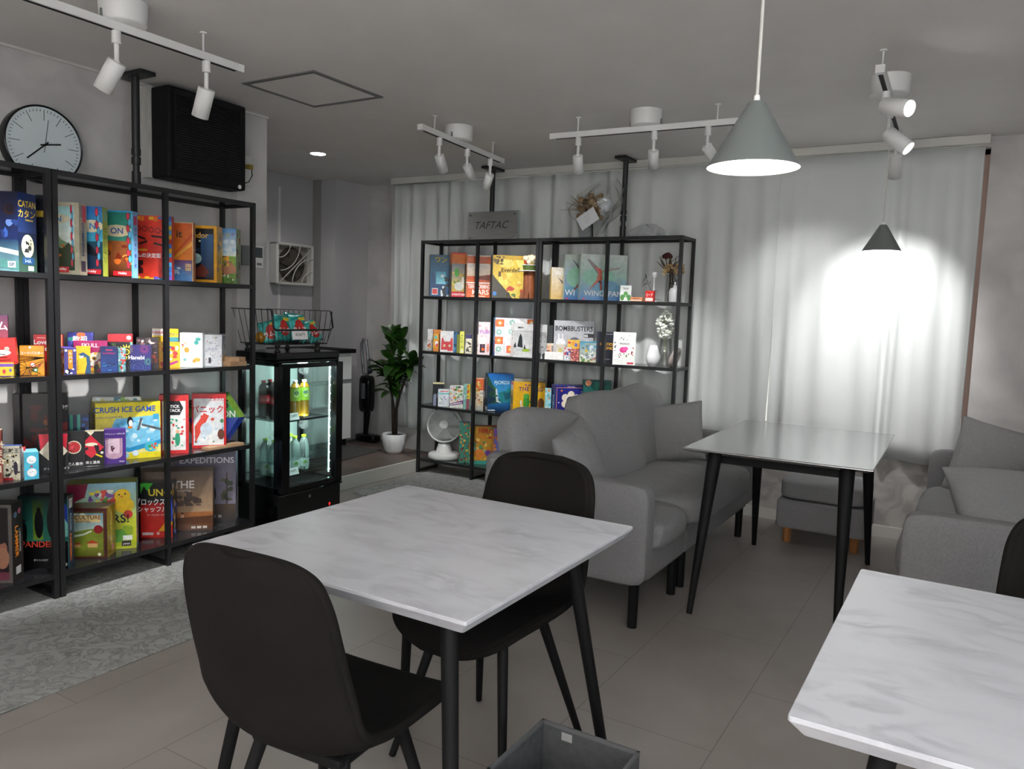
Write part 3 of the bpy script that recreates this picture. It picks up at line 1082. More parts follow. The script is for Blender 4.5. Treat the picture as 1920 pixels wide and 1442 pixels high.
pendant('larger looking grey cone pendant lamp with a glowing white inside, on a white cord', (-0.495, 1.90, 1.705), 0.107, 0.152, 0.74, PEND_W)
pendant('grey cone pendant lamp hanging low in front of the bright curtain', (-0.475, 4.44, 1.716), 0.095, 0.135, 0.655, PEND_W)


def track(label, p0, p1, mounts, canopy, cz=CH):
    t = thing('light_track', label, 'light track', (0, 0, 0), 0, 'white ceiling light tracks')
    p0, p1 = Vector(p0), Vector(p1)
    d = (p1 - p0)
    L = d.length
    a = math.atan2(d.y, d.x)
    TM = Matrix.Translation(p0) @ Matrix.Rotation(a, 4, 'Z')
    b = MB(); b.M = TM
    b.box(0, -0.017, -0.010, L, 0.017, 0.012); b.box(0, -0.017, -0.018, L, -0.008, -0.010); b.box(0, 0.008, -0.018, L, 0.017, -0.010)
    b.build('rail', 'white', t)
    b = MB(); b.M = TM; b.box(0.02, -0.009, -0.0186, L - 0.02, 0.009, -0.010); b.build('slot', 'blackmt', t)
    b = MB(); b.M = TM; b.box(-0.012, -0.0175, -0.0185, 0.02, 0.0175, 0.0125); b.build('end_cap', 'white', t)
    b = MB(); b.M = TM; b.box(L - 0.02, -0.0175, -0.0185, L + 0.012, 0.0175, 0.0125); b.build('end_cap', 'white', t)
    for m_ in mounts:
        p = p0 + d * m_
        b = MB(); b.cyl((p.x, p.y, p.z + 0.01), (p.x, p.y, cz - 0.006), 0.004, n=8); b.cyl((p.x, p.y, cz - 0.006), (p.x, p.y, cz), 0.014, n=16); b.build('hanger_rod', 'white', t)
    p = p0 + d * canopy
    b = MB(); b.lathe([(0.0001, -0.082), (0.078, -0.082), (0.082, -0.075), (0.086, 0.0)], 36, c=(p.x, p.y, cz)); b.build('ceiling_canopy', 'white', t)
    b = MB()
    for s_ in (-0.085, 0.085):
        q = p + d.normalized() * s_
        b.box(q.x - 0.004, q.y - 0.004, p.z + 0.012, q.x + 0.004, q.y + 0.004, p.z + 0.045)
    b.build('feed_clip', 'lampgrey', t)
    return t


def spot(label, loc, target, watt=0.0, drop=0.10, lit=False, headlen=0.105, r=0.0285, cone=50, grp='white track spotlights'):
    """loc: point on the track where the adapter clips in"""
    t = thing('track_spotlight', label, 'spotlight', loc, 0, grp)
    b = MB(); b.cyl((0, 0, 0), (0, 0, -0.052), 0.0165); b.build('adapter', 'white', t)
    b = MB(); b.cyl((0, 0, -0.05), (0, 0, -0.052 - drop * 0.55), 0.0085, n=14); b.sphere((0, 0, -0.052 - drop * 0.55), 0.011, n=8); b.build('stem', 'white', t)
    piv = Vector((0, 0, -0.055 - drop * 0.55))
    d = (Vector(target) - (Vector(loc) + piv)).normalized()
    c0 = piv + d * (-0.005)
    b = MB()
    b.M = Matrix.Translation(c0) @ d.to_track_quat('Z', 'Y').to_matrix().to_4x4()
    b.lathe([(0.0001, 0), (r - 0.002, 0), (r, 0.002), (r, headlen), (r - 0.003, headlen), (r - 0.004, headlen - 0.014), (0.0001, headlen - 0.014)], 28)
    b.build('lamp_head', 'white', t)
    b = MB(); b.M = Matrix.Translation(c0) @ d.to_track_quat('Z', 'Y').to_matrix().to_4x4()
    b.cyl((0, 0, headlen - 0.013), (0, 0, headlen - 0.010), r - 0.004, n=24); b.build('lens', 'lens', t)
    if watt:
        pos = c0 + d * (headlen + 0.004)
        lamp('spot_beam', 'SPOT', tuple(pos), watt, (1, 0.995, 0.985), parent=t, aim=tuple(pos + d), spot_size=math.radians(cone), spot_blend=0.9, shadow_soft_size=0.022)
    return t


TZ = 2.352
track('white ceiling light track in front of the left wall shelf', (-2.85, 0.9, TZ), (-2.835, 2.345, TZ), (0.12, 0.875), 0.635)
track('white ceiling light track pointing at the left part of the curtain shelf', (-2.765, 3.53, TZ), (-2.86, 4.53, TZ), (0.14, 0.87), 0.42)
track('white ceiling light track parallel to the window wall behind the near pendant', (-2.195, 4.02, TZ), (-0.99, 4.075, TZ), (0.13, 0.78), 0.46)
track('white ceiling light track above the dark mirror table', (-0.425, 3.46, TZ), (-0.455, 4.62, TZ), (0.06, 0.9), 0.40)
spot('white track spotlight left of the black ceiling pole, tilted at the wall shelf', (-2.842, 1.79, TZ - 0.012), (-3.42, 1.60, 1.3), SPOT_W * 2.1, r=0.034, headlen=0.12, drop=0.12)
spot('white track spotlight hanging in front of the black wall unit', (-2.838, 2.18, TZ - 0.012), (-3.42, 2.25, 1.05), SPOT_W * 2.2, r=0.034, headlen=0.12, drop=0.12)
spot('white track spotlight on the near end of the middle track', (-2.785, 3.73, TZ - 0.012), (-3.02, 5.0, 0.7), SPOT_W * 0.8)
spot('white track spotlight in the middle of the middle track', (-2.815, 4.06, TZ - 0.012), (-2.95, 5.0, 1.5), SPOT_W * 0.8)
spot('white track spotlight on the far end of the middle track, above the silver name plate', (-2.845, 4.37, TZ - 0.012), (-3.75, 5.0, 1.0), SPOT_W * 0.8)
spot('white track spotlight above the wrapped bouquet', (-2.035, 4.03, TZ - 0.012), (-2.35, 5.0, 0.8), SPOT_W * 0.75)
spot('white track spotlight halfway along the track that runs parallel to the window wall', (-1.59, 4.05, TZ - 0.012), (-1.92, 5.0, 1.1), SPOT_W * 0.9)
spot('white track spotlight half hidden behind the near pendant lamp', (-1.30, 4.06, TZ - 0.012), (-1.0, 5.2, 1.5), SPOT_W * 0.6)
spot('lit track spotlight nearest to the camera on the right track, shining sideways', (-0.43, 3.74, TZ - 0.012), (0.52, 3.15, 1.95), SPOT_W * 0.7, drop=0.02, r=0.036, headlen=0.13)
spot('lit track spotlight on the right track, tilted down to the right', (-0.44, 4.02, TZ - 0.012), (0.55, 3.75, 1.35), SPOT_W * 0.6, drop=0.12, r=0.034, headlen=0.13)
spot('white track spotlight hanging behind the cord of the far pendant lamp, aimed at the curtain', (-0.452, 4.52, TZ - 0.012), (-0.53, 5.30, 1.35), SPOT_W * 1.15, drop=0.13, r=0.036, headlen=0.13, cone=66)
# unseen track and spots added behind the camera for bounced fill light
track('added unseen light track behind the camera carrying the fill spotlights', (0.2, -0.9, TZ), (0.2, 0.3, TZ), (0.12, 0.88), 0.5)
for k_, (y_, tx_) in enumerate(((-0.8, -2.2), (-0.3, 0.2), (0.2, 1.6))):
    spot('added fill spotlight behind the camera aimed at the rear wall, number %s from the rear' % ('one', 'two', 'three')[k_], (0.2, y_, TZ - 0.012), (tx_, -1.6, 1.7), SPOT_W * 10, cone=110)
# ================================================================== PLANT
t = thing('potted_plant', 'broad leaved green plant in a white pot beside the curtain shelf', 'potted plant', (-4.235, 5.13, 0.1))
b = MB(); b.lathe([(0.0001, 0), (0.066, 0), (0.085, 0.03), (0.1, 0.09), (0.105, 0.165), (0.099, 0.168), (0.095, 0.14), (0.0001, 0.14)], 40, flute=16, fd=0.035); b.build('pot', 'ceramic', t)
b = MB(); b.cyl((0, 0, 0.138), (0, 0, 0.15), 0.093); b.build('soil', 'soil', t)
stems = [[(0, 0, 0.14), (0.0, 0.0, 0.35), (-0.05, -0.01, 0.58), (-0.13, -0.02, 0.78)], [(0.01, 0.01, 0.14), (0.02, 0.0, 0.4), (0.05, 0.0, 0.65), (0.06, 0, 0.98)],
         [(-0.01, 0, 0.14), (-0.01, -0.02, 0.4), (-0.02, -0.03, 0.7), (-0.03, -0.02, 1.0)], [(0.0, 0, 0.3), (0.05, 0.0, 0.5), (0.12, 0.0, 0.68), (0.17, 0.01, 0.80)]]
for s_ in stems:
    b = MB(); b.tube(s_, [0.013, 0.011, 0.008, 0.004], 8); b.build('stem', 'stemw', t)
R = random.Random(8)
b = MB()


def leaf(mb, base, dirv, L, wd, droop, mi=0):
    d = Vector(dirv).normalized()
    side = d.cross(Vector((0, 0, 1)))
    if side.length < 0.1:
        side = Vector((1, 0, 0))
    side.normalize()
    side = (side + Vector((0, 0, R.uniform(-0.5, 0.5)))).normalized()
    nrm = side.cross(d).normalized()

    def f(u, v):
        w_ = wd * math.sin(PI * min(1, v ** 0.8 * 1.0)) ** 0.75 * (1 - 0.15 * v)
        x = (2 * u - 1)
        p = Vector(base) + d * (L * v) + side * (x * w_) + nrm * (0.25 * abs(x) * w_) + Vector((0, 0, -droop * v * v * L))
        return tuple(p)
    mb.grid(f, 4, 7, mi)


for s_ in range(120):
    st = stems[R.choice((0, 1, 2, 3, 1, 2))]
    k = R.uniform(0.35, 1.0)
    q = 1 + k * 2
    i = min(2, int(q))
    base = Vector(st[i]).lerp(Vector(st[min(3, i + 1)]), q - i)
    if base.z < 0.42 and R.random() < 0.8:
        continue
    az = R.uniform(0, 2 * PI)
    up = R.uniform(-0.25, 1.1) if base.z < 0.85 else R.uniform(0.5, 2.2)
    sy = math.sin(az)
    sy = -abs(sy) if base.y > -0.01 and R.random() < 0.75 else sy * 0.35
    leaf(b, base, (math.cos(az), sy * 0.8, up), R.uniform(0.14, 0.23), R.uniform(0.034, 0.052), R.uniform(0.1, 0.5))
b.build('foliage', 'leaf', t)

# ================================================================== FRIDGE
FX0, FX1, FY0, FY1 = -3.74, -3.40, 3.085, 3.572
t = thing('drinks_fridge', 'black glass-sided drinks fridge with lit shelves beside the left wall shelf', 'refrigerator', (FX1, FY0, 0))
dx, dy = FX1 - FX0, FY1 - FY0
b = MB(); b.box(-dx, 0, 0.02, 0.0, dy, 0.245); b.box(0, -0.005, 0.03, 0.012, dy + 0.012, 0.235); b.build('base_cabinet', 'blackgl', t, bevel=0.004)
b = MB(); b.box(-dx - 0.01, -0.01, 1.02, 0.0, dy + 0.005, 1.062); b.box(-dx, 0, 1.0, 0.0, dy, 1.02); b.build('top_cover', 'blackgl', t, bevel=0.006)
b = MB()
for x in (-dx, -0.035):
    for y in (0, dy - 0.03):
        b.box(x, y, 0.245, x + 0.035, y + 0.03, 1.0)
for y in (0, dy - 0.02):
    b.box(-dx, y, 0.245, 0, y + 0.02, 0.275); b.box(-dx, y, 0.985, 0, y + 0.02, 1.0)
b.box(-dx, 0, 0.245, -dx + 0.02, dy, 0.275); b.box(-dx, 0, 0.985, -dx + 0.02, dy, 1.0)
b.build('body_frame', 'blackgl', t)
b = MB(); b.box(-dx + 0.02, 0.02, 0.24, -0.02, dy - 0.02, 0.262); b.build('inner_floor', 'blackmt', t)
d_ = thing('door', None, None); d_.parent = t
b = MB(); b.box(0.0, 0, 0.25, 0.035, 0.058, 1.0); b.box(0.0, dy - 0.055, 0.25, 0.035, dy, 1.0); b.box(0.0, 0.058, 0.25, 0.035, dy - 0.055, 0.285); b.box(0.0, 0.058, 0.975, 0.035, dy - 0.055, 1.0)
b.build('door_frame', 'blackgl', d_, bevel=0.003)
b = MB(); b.box(0.014, 0.055, 0.28, 0.018, dy - 0.055, 0.98); b.build('door_glass', 'glass', d_)
for y in (0.008, dy - 0.012):
    b = MB(); b.box(-dx + 0.03, y, 0.27, -0.03, y + 0.003, 0.99); b.build('side_glass', 'glass', t)
b = MB(); b.box(-dx + 0.008, 0.03, 0.27, -dx + 0.011, dy - 0.03, 0.99); b.build('back_panel', mat('pale_inner_panel', '#c4d6d2', 0.5), t)
for y in (dy - 0.035, 0.036):
    b = MB(); b.box(-0.05, y, 0.30, -0.044, y + 0.005, 0.98); b.build('light_strip', mat('strip_carrier', '#cfe6e2', 0.5, emit='#bff5ee', estr=2.0), t)
    b = MB()
    for k in range(13):
        b.sphere((-0.043, y + 0.0025, 0.32 + k * 0.053), 0.0045, n=6)
    b.build('light_diodes', 'led', t)
for z in (0.33, 0.66):
    b = MB()
    for k in range(16):
        y = 0.035 + k * (dy - 0.07) / 15
        b.box(-dx + 0.03, y - 0.0012, z - 0.004, -0.05, y + 0.0012, z)
    b.box(-dx + 0.025, 0.03, z - 0.007, -dx + 0.03, dy - 0.03, z); b.box(-0.053, 0.03, z - 0.012, -0.048, dy - 0.03, z)
    b.build('wire_shelf', 'blackmt', t)
b = MB(); b.cyl((0.012, dy * 0.48, 0.197), (0.017, dy * 0.48, 0.197), 0.011); tag(b.build('lock', 'steel', t), 'small steel lock')
b = MB(); text_on(b, '9', 0, 0, 0.018, bold=0.03); o = b.build('display_digit', 'ledred', t); o.rotation_euler = (0, 0, PI / 2); o.location = (0.0135, dy * 0.83, 0.115)
b = MB(); b.box(0.012, dy - 0.14, 0.236, 0.034, dy + 0.005, 0.246); b.build('door_hinge', 'blackmt', t)
for z in (0.62, 0.95):
    lamp('fridge_light', 'POINT', (-0.07, dy * 0.55, z), 1.6, (0.82, 1, 0.97), parent=t, shadow_soft_size=0.03)

# bottles
def liquid(name, col, dens=1.0):
    return mat(name, col, 0.15, trans=0.0, coat=0.3)


M['cola'] = mat('dark_cola', '#1c0f0c', 0.1, coat=0.5)
M['tea'] = mat('amber_green_tea', '#96701a', 0.12, coat=0.5, trans=0.2)
M['water'] = mat('clear_water_bottle', '#d5e6e4', 0.06, trans=0.85)
M['capred'] = mat('red_cap', '#b3122a', 0.4)
M['capwhite'] = mat('white_cap', '#dfe8ea', 0.4)
M['caplime'] = mat('lime_cap', '#9ccc24', 0.4)
M['lblred'] = mat('red_label', '#c3122c', 0.35)
M['lblgreen'] = mat('green_label', '#8fb83a', 0.35)
M['lblclear'] = mat('pale_clear_label', '#c8dcd6', 0.3)
M['lettw'] = mat('white_print', '#f2f2f2', 0.5)
M['lettk'] = mat('black_print', '#16161a', 0.5)
M['lettb'] = mat('blue_print', '#2b4a86', 0.5)
M['lettg'] = mat('green_print', '#6fb424', 0.5)


def bottle(kind, label, loc, h=0.215, r=0.031, rz=0.0):
    body, cap, lbl, l0, l1 = {'cola': ('cola', 'capred', 'lblred', 0.42, 0.62), 'tea': ('tea', 'capwhite', 'lblgreen', 0.45, 0.80), 'water': ('water', 'caplime', 'lblclear', 0.10, 0.34)}[kind]
    t = thing('drink_bottle', label, 'bottle', loc, rz, {'cola': 'cola bottles in the fridge', 'tea': 'green tea bottles in the fridge', 'water': 'water bottles in the fridge'}[kind])
    b = MB()
    pr = [(0.0001, 0), (r * 0.8, 0.002), (r, 0.012)]
    for k in range(5):
        z = 0.02 + k * (l0 * h - 0.02) / 5
        pr += [(r, z), (r * 0.955, z + 0.004)]
    pr += [(r * 0.97, l0 * h), (r * 0.97, l1 * h), (r, l1 * h + 0.003), (r * 0.93, h * 0.82), (r * 0.62, h * 0.90), (r * 0.40, h * 0.93), (r * 0.38, h * 0.955), (0.0001, h * 0.955)]
    if kind == 'water':
        pr = [(0.0001, 0), (r * 0.85, 0.002), (r, 0.012), (r, h * 0.1), (r * 0.97, h * 0.12), (r * 0.97, h * 0.34), (r, h * 0.36), (r * 1.0, h * 0.55), (r * 0.97, h * 0.68), (r * 0.8, h * 0.80), (r * 0.5, h * 0.89), (r * 0.4, h * 0.91), (r * 0.4, h * 0.95), (0.0001, h * 0.95)]
    b.lathe(pr, 20); b.build('bottle_body', body, t)
    b = MB(); b.cyl((0, 0, h * 0.945), (0, 0, h), r * 0.45, n=16); b.build('cap', cap, t)
    b = MB(); b.lathe([(r * 0.985, l0 * h), (r * 0.985, l1 * h)], 20); b.build('label_band', lbl, t)
    b = MB()
    for k in range(-6, 7):
        pass
    # printing wrapped on the label, facing the local -Y side
    def wrap(body_, zc, hh, maxw, **kw):
        bb = MB(); text_on(bb, body_, 0, zc, hh, maxw=maxw, **kw)
        bb.v = [((r * 1.0) * math.sin(x / r), -(r * 1.0) * math.cos(x / r), z) for x, y, z in bb.v]
        b.v += []
        n0 = len(b.v)
        b.v += bb.v
        b.f += [[i + n0 for i in f] for f in bb.f]; b.mi += bb.mi; b.c += bb.c; b.sm += bb.sm
    if kind == 'cola':
        wrap('Coca-Cola', h * 0.52, 0.02, r * 2.2, shear=0.3); b.build('label_print', 'lettw', t)
    elif kind == 'tea':
        wrap('●', h * 0.66, 0.045, r * 1.0); b.build('label_patch', 'lettw', t)
        b = MB(); wrap('緑茶', h * 0.67, 0.016, r, bold=0.01); b.build('label_print', 'lettb', t)
    else:
        wrap('✤', h * 0.22, 0.03, r * 1.3, bold=0.03); b.build('label_print', 'lettg', t)
    return t


FB = (FX1, FY0)
for i, (x, y) in enumerate(((-0.09, 0.058), (-0.19, 0.06), (-0.17, 0.188), (-0.21, 0.125))):
    bottle('cola', ('cola bottle in the front left corner of the upper fridge shelf', 'cola bottle behind the front left one on the upper fridge shelf', 'cola bottle left of the green tea on the upper fridge shelf', 'cola bottle in the second row of the upper fridge shelf')[i], (FX1 + x, FY0 + y, 0.661), 0.23, 0.031, PI / 2 - 0.5)
for i, (x, y) in enumerate(((-0.12, 0.24), (-0.12, 0.315), (-0.22, 0.23))):
    bottle('tea', ('green tea bottle with green label, left one at the front of the upper shelf', 'green tea bottle with green label, right one at the front of the upper shelf', 'green tea bottle half hidden in the second row of the upper fridge shelf')[i], (FX1 + x, FY0 + y, 0.661), 0.225, 0.032, PI / 2 - 0.45)
for i, (x, y) in enumerate(((-0.10, 0.06), (-0.18, 0.065), (-0.12, 0.165), (-0.12, 0.24), (-0.12, 0.315), (-0.20, 0.21), (-0.20, 0.28))):
    bottle('water', ('lime capped water bottle in the front left corner of the lower fridge shelf', 'lime capped water bottle behind the front left one on the lower fridge shelf', 'lime capped water bottle, second from left in the lower fridge shelf front row', 'lime capped water bottle, third from left in the lower fridge shelf front row', 'lime capped water bottle at the right end of the lower fridge shelf front row', 'lime capped water bottle in the back row behind the third front one', 'lime capped water bottle in the back row behind the right front one')[i], (FX1 + x, FY0 + y, 0.331), 0.215, 0.033, PI / 2 - 0.45)


def price_card(label, text, loc, rz, w=0.075, hh=0.042, tilt=-20):
    t = thing('price_card', label, 'price card', loc, rz, 'white price cards')
    b = MB(); b.M = Matrix.Rotation(math.radians(tilt), 4, 'X'); b.box(-w / 2, -0.001, 0, w / 2, 0, hh); b.build('card', 'lettw', t)
    b = MB(); b.M = Matrix.Rotation(math.radians(tilt), 4, 'X'); text_on(b, text, 0, hh * 0.58, hh * 0.42, y=-0.0016, maxw=w * 0.8); b.build('printing', 'lettk', t)
    return t


price_card('white card reading 150 on the upper fridge shelf', '150円', (FX1 - 0.038, FY0 + 0.162, 0.661), PI / 2)
price_card('white card reading 120 on the lower fridge shelf', '120円', (FX1 - 0.038, FY0 + 0.162, 0.331), PI / 2)

# ================================================================== WIRE BASKET WITH SWEETS
BX, BY, BZ = -3.585, 3.33, 1.062
t = thing('wire_basket', 'black wire stacking basket on top of the drinks fridge', 'basket', (BX, BY, BZ))
b = MB()
by0, by1, bx0, bx1 = -0.225, 0.19, -0.19, 0.13      # floor of the basket
ty0, ty1, tx0, tx1 = -0.255, 0.215, -0.235, 0.15
fz, tz = 0.045, 0.245
w = 0.002
b.tube([(bx0, by0, fz), (bx1, by0, fz), (bx1, by1, fz), (bx0, by1, fz)], 0.003, 6, closed=True)
for k in range(15):
    y = by0 + (by1 - by0) * k / 14
    yt = ty0 + (ty1 - ty0) * k / 14
    b.tube([(tx0, yt, tz), (bx0 - 0.01, y, fz + 0.02), (bx0, y, fz), (bx1, y, fz), (bx1 + 0.008, y, fz + 0.02), (bx1 + 0.014, yt, fz + 0.085)], w, 5)
for k in range(9):
    x = bx0 + (bx1 - bx0) * k / 8
    xt = tx0 + (tx1 - tx0) * k / 8
    b.tube([(x, by0, fz), (x, by0 - 0.008, fz + 0.02), (xt, ty0, tz)], w, 5)
    b.tube([(x, by1, fz), (x, by1 + 0.008, fz + 0.02), (xt, ty1, tz)], w, 5)
b.build('wires', 'black', t)
b = MB()
b.tube([(tx1 - 0.02, ty0, tz), (tx0, ty0, tz), (tx0, ty1, tz), (tx1 - 0.02, ty1, tz)], 0.003, 6)
b.tube([(tx1 - 0.02, ty0, tz), (tx1 - 0.012, ty0, tz - 0.01), (bx1 + 0.025, ty0 + 0.0, fz + 0.10), (bx1 + 0.022, ty0 + 0.02, fz + 0.085), (bx1 + 0.022, ty1 - 0.02, fz + 0.085), (bx1 + 0.025, ty1, fz + 0.10), (tx1 - 0.012, ty1, tz - 0.01), (tx1 - 0.02, ty1, tz)], 0.0055, 8)
b.build('rim', 'black', t)
for x in (bx0 + 0.03, bx1 - 0.03):
    for y in (by0 + 0.05, by1 - 0.05):
        b = MB(); b.lathe([(0.0001, 0), (0.017, 0), (0.019, 0.006), (0.01, 0.016), (0.01, 0.026), (0.017, 0.034), (0.015, 0.043), (0.0001, 0.044)], 16, c=(x, y, 0)); b.build('foot', 'black', t)
M['teal'] = mat('teal_foil', '#4fc4bb', 0.22, col2='#1c8f8c', nscale=26, fac=(0.4, 0.6), bump=0.6, bscale=60, metal=0.1)
M['redp'] = mat('red_printing', '#c62a22', 0.35)
M['yellowp'] = mat('yellow_printing', '#d8c437', 0.35)
M['whitep'] = M['lettw']
bagL = ['teal candy bag with a red badge, leftmost at the basket front', 'teal candy bag with a red badge in the middle of the basket', 'teal candy bag turned sideways right of the middle one', 'teal candy bag with a red badge at the right end of the basket', 'teal candy bag lying at the left side of the pile', 'teal candy bag behind the middle one, only its top edge showing', 'teal candy bag lying flat under the others at the right']
for i, (x, y, z, rz, tilt, roll, w_, h_) in enumerate(((0.065, -0.10, 0.06, 0.10, -14, 5, 0.105, 0.135), (0.065, 0.03, 0.065, -0.10, -14, -3, 0.105, 0.13), (0.05, 0.10, 0.052, 0.35, -22, -8, 0.10, 0.12),
                                                    (0.07, 0.17, 0.052, 0.0, -26, -14, 0.10, 0.12), (0.03, -0.14, 0.052, -0.5, -10, -16, 0.10, 0.11), (0.00, 0.03, 0.055, 0.1, -8, 4, 0.105, 0.145), (-0.04, 0.12, 0.052, 0.3, -50, 0, 0.105, 0.13))):
    o_ = thing('candy_bag', bagL[i], 'candy bag', (BX + x, BY + y, BZ + z), PI / 2 + rz, 'teal candy bags in the wire basket')
    PM = Matrix.Scale(1.2, 4) @ Matrix.Rotation(math.radians(tilt), 4, 'X') @ Matrix.Rotation(math.radians(roll), 4, 'Y')
    b = MB(); b.M = PM; b.pillow(w_, h_, 0.03, 12, 0, 0.02, 0.1, 30 + i); b.build('foil_bag', 'teal', o_, weld=True)
    b = MB(); b.M = PM; b.cyl((0, -0.016, h_ * 0.42), (0, -0.0175, h_ * 0.42), w_ * 0.30, n=24); b.cyl((0, -0.0155, h_ * 0.62), (0, -0.017, h_ * 0.62), w_ * 0.2, n=20); b.build('badge', 'redp', o_)
    b = MB(); b.M = PM; text_on(b, 'ラムネ', 0, h_ * 0.40, 0.026, y=-0.0182, bold=0.03); b.build('lettering', 'lettw', o_)
    b = MB(); b.M = PM; b.box(w_ * 0.05, -0.012, h_ * 0.76, w_ * 0.42, -0.0105, h_ * 0.88); b.build('yellow_patch', 'yellowp', o_)
o = MB().sphere((0, 0, 0.034), 0.034, 0.034, 0.034).build('sweet_jar', mat('amber_wrap', '#b07a14', 0.2, coat=0.4, bump=0.5, bscale=30)); o.location = (BX - 0.02, BY - 0.19, BZ + 0.048)
tag(o, 'round amber wrapped sweet at the left end of the wire basket', 'sweet')
price_card('white card reading 200 clipped to the front of the wire basket', '¥200円', (BX + bx1 + 0.034, BY - 0.06, BZ + 0.075), PI / 2, 0.12, 0.05, -8)

# ================================================================== WHITE CABINET AND VACUUM
t = thing('low_cabinet', 'white low cabinet with a black worktop behind the drinks fridge', 'cabinet', (-4.72, 3.72, 0.1))
CL = 1.40
b = MB(); b.box(-0.45, 0.02, 0, -0.05, CL - 0.01, 0.07); b.build('plinth', 'blackmt', t)
b = MB(); b.box(-0.48, 0, 0.07, -0.02, CL, 0.83); b.build('body', 'white', t)
b = MB(); b.box(-0.49, -0.05, 0.83, 0.03, CL + 0.02, 0.865); b.build('countertop', 'blackmt', t, bevel=0.003)
for k in range(3):
    y0, y1 = 0.004 + k * CL / 3, (k + 1) * CL / 3 - 0.004
    b = MB(); b.box(-0.02, y0, 0.60, 0.0, y1, 0.80); b.build('drawer', 'white', t, bevel=0.002)
    b = MB(); b.box(-0.02, y0, 0.075, 0.0, y1, 0.565); b.build('door', 'white', t, bevel=0.002)
b = MB(); b.box(-0.02, 0.004, 0.568, -0.004, CL - 0.004, 0.597); b.build('grip_rail', mat('grey_grip_rail', '#77797a', 0.4), t)
t = thing('stick_vacuum', 'cordless stick vacuum with a silver loop handle beside the white cabinet', 'vacuum cleaner', (-4.80, 5.42, 0.1))
b = MB(); b.tube([(-0.04, -0.01, 0.62), (-0.055, -0.02, 0.78), (-0.065, -0.02, 0.90), (-0.045, -0.02, 0.94), (-0.01, -0.02, 0.93), (0.01, -0.02, 0.80), (0.035, -0.02, 0.66), (0.02, -0.02, 0.625)], 0.0145, 10, closed=True); b.build('handle', mat('silver_handle', '#8f9093', 0.3, metal=0.6), t)
b = MB(); b.sphere((0.05, -0.03, 0.655), 0.026); b.build('dust_dial', mat('violet_dial', '#4c4668', 0.25, metal=0.5), t)
b = MB(); b.soft(0.125, 0.10, 0.34, (0.0, -0.01, 0.44), 6, 8); b.cyl((0, 0, 0.28), (-0.02, 0.0, 0.03), 0.035, 0.02); b.build('motor_body', 'blackgl', t)
b = MB(); b.cyl((0.0, -0.055, 0.40), (0.0, -0.055, 0.54), 0.025); b.build('dust_cup', mat('smoky_cup', '#5c5c62', 0.2), t)
b = MB(); b.soft(0.24, 0.12, 0.07, (0.03, -0.02, 0.037), 5, 8); b.build('floor_head', 'blackgl', t)

# ================================================================== AIR CIRCULATOR
t = thing('air_circulator', 'white round table fan on the bottom shelf in front of the curtain', 'fan', (-3.715, 5.14, 0.12))
b = MB(); b.lathe([(0.0001, 0), (0.125, 0), (0.13, 0.012), (0.128, 0.035), (0.118, 0.045), (0.085, 0.052), (0.0001, 0.054)], 36); b.build('base', 'white', t)
b = MB(); b.lathe([(0.07, 0.05), (0.055, 0.10), (0.05, 0.12), (0.0001, 0.125)], 24); b.build('neck', 'white', t)
q = (Vector((2.6, -5.14, 1.9))).to_track_quat('Z', 'Y').to_matrix().to_4x4()
TF = Matrix.Translation((0, 0.0, 0.27)) @ q
b = MB(); b.M = TF; b.lathe([(0.04, -0.10), (0.10, -0.08), (0.135, -0.03), (0.145, 0.0), (0.145, 0.012), (0.136, 0.014), (0.132, 0.0), (0.125, -0.03), (0.09, -0.07), (0.0001, -0.08)], 40); b.build('housing', 'white', t)
b = MB(); b.M = TF
for k in range(56):
    a = 2 * PI * k / 56
    b.tube([(0.035 * math.cos(a), 0.035 * math.sin(a), 0.045), (0.09 * math.cos(a + 0.12), 0.09 * math.sin(a + 0.12), 0.036), (0.135 * math.cos(a + 0.26), 0.135 * math.sin(a + 0.26), 0.010)], 0.0013, 4)
b.build('front_grille', 'white', t)
b = MB(); b.M = TF; b.cyl((0, 0, 0.04), (0, 0, 0.05), 0.038, 0.034, 28); b.build('centre_cap', 'white', t)
b = MB(); b.M = TF
for k in range(3):
    a0 = 2 * PI * k / 3
    b.grid(lambda u, v: ((0.03 + 0.085 * v) * math.cos(a0 + 1.2 * u), (0.03 + 0.085 * v) * math.sin(a0 + 1.2 * u), -0.02 + 0.03 * u), 6, 4)
b.cyl((0, 0, -0.03), (0, 0, 0.02), 0.03); b.build('fan_blades', mat('clear_blade', '#b4b4b6', 0.2), t)

# ================================================================== ON TOP OF THE CURTAIN SHELF
t = thing('name_plate', 'brushed silver name plate on clear standoffs on top of the curtain shelf', 'sign', (-3.27, 5.075, 1.88))
b = MB(); b.box(-0.225, 0, 0.0, 0.225, 0.006, 0.215); b.build('metal_plate', 'silver', t)
b = MB(); b.box(-0.235, 0.016, 0.0, 0.235, 0.022, 0.222); b.build('acrylic_back', 'glass', t)
for x in (-0.2, 0.2):
    for z in (0.02, 0.192):
        b = MB(); b.cyl((x, -0.006, z), (x, 0.02, z), 0.0065); b.build('standoff', 'steel', t)
b = MB(); text_on(b, 'TAFTAC', 0, 0.115, 0.055, y=-0.001, shear=0.35, stretch=1.05); b.build('engraved_lettering', mat('dark_engraving', '#5b5b58', 0.3, metal=0.6), t)

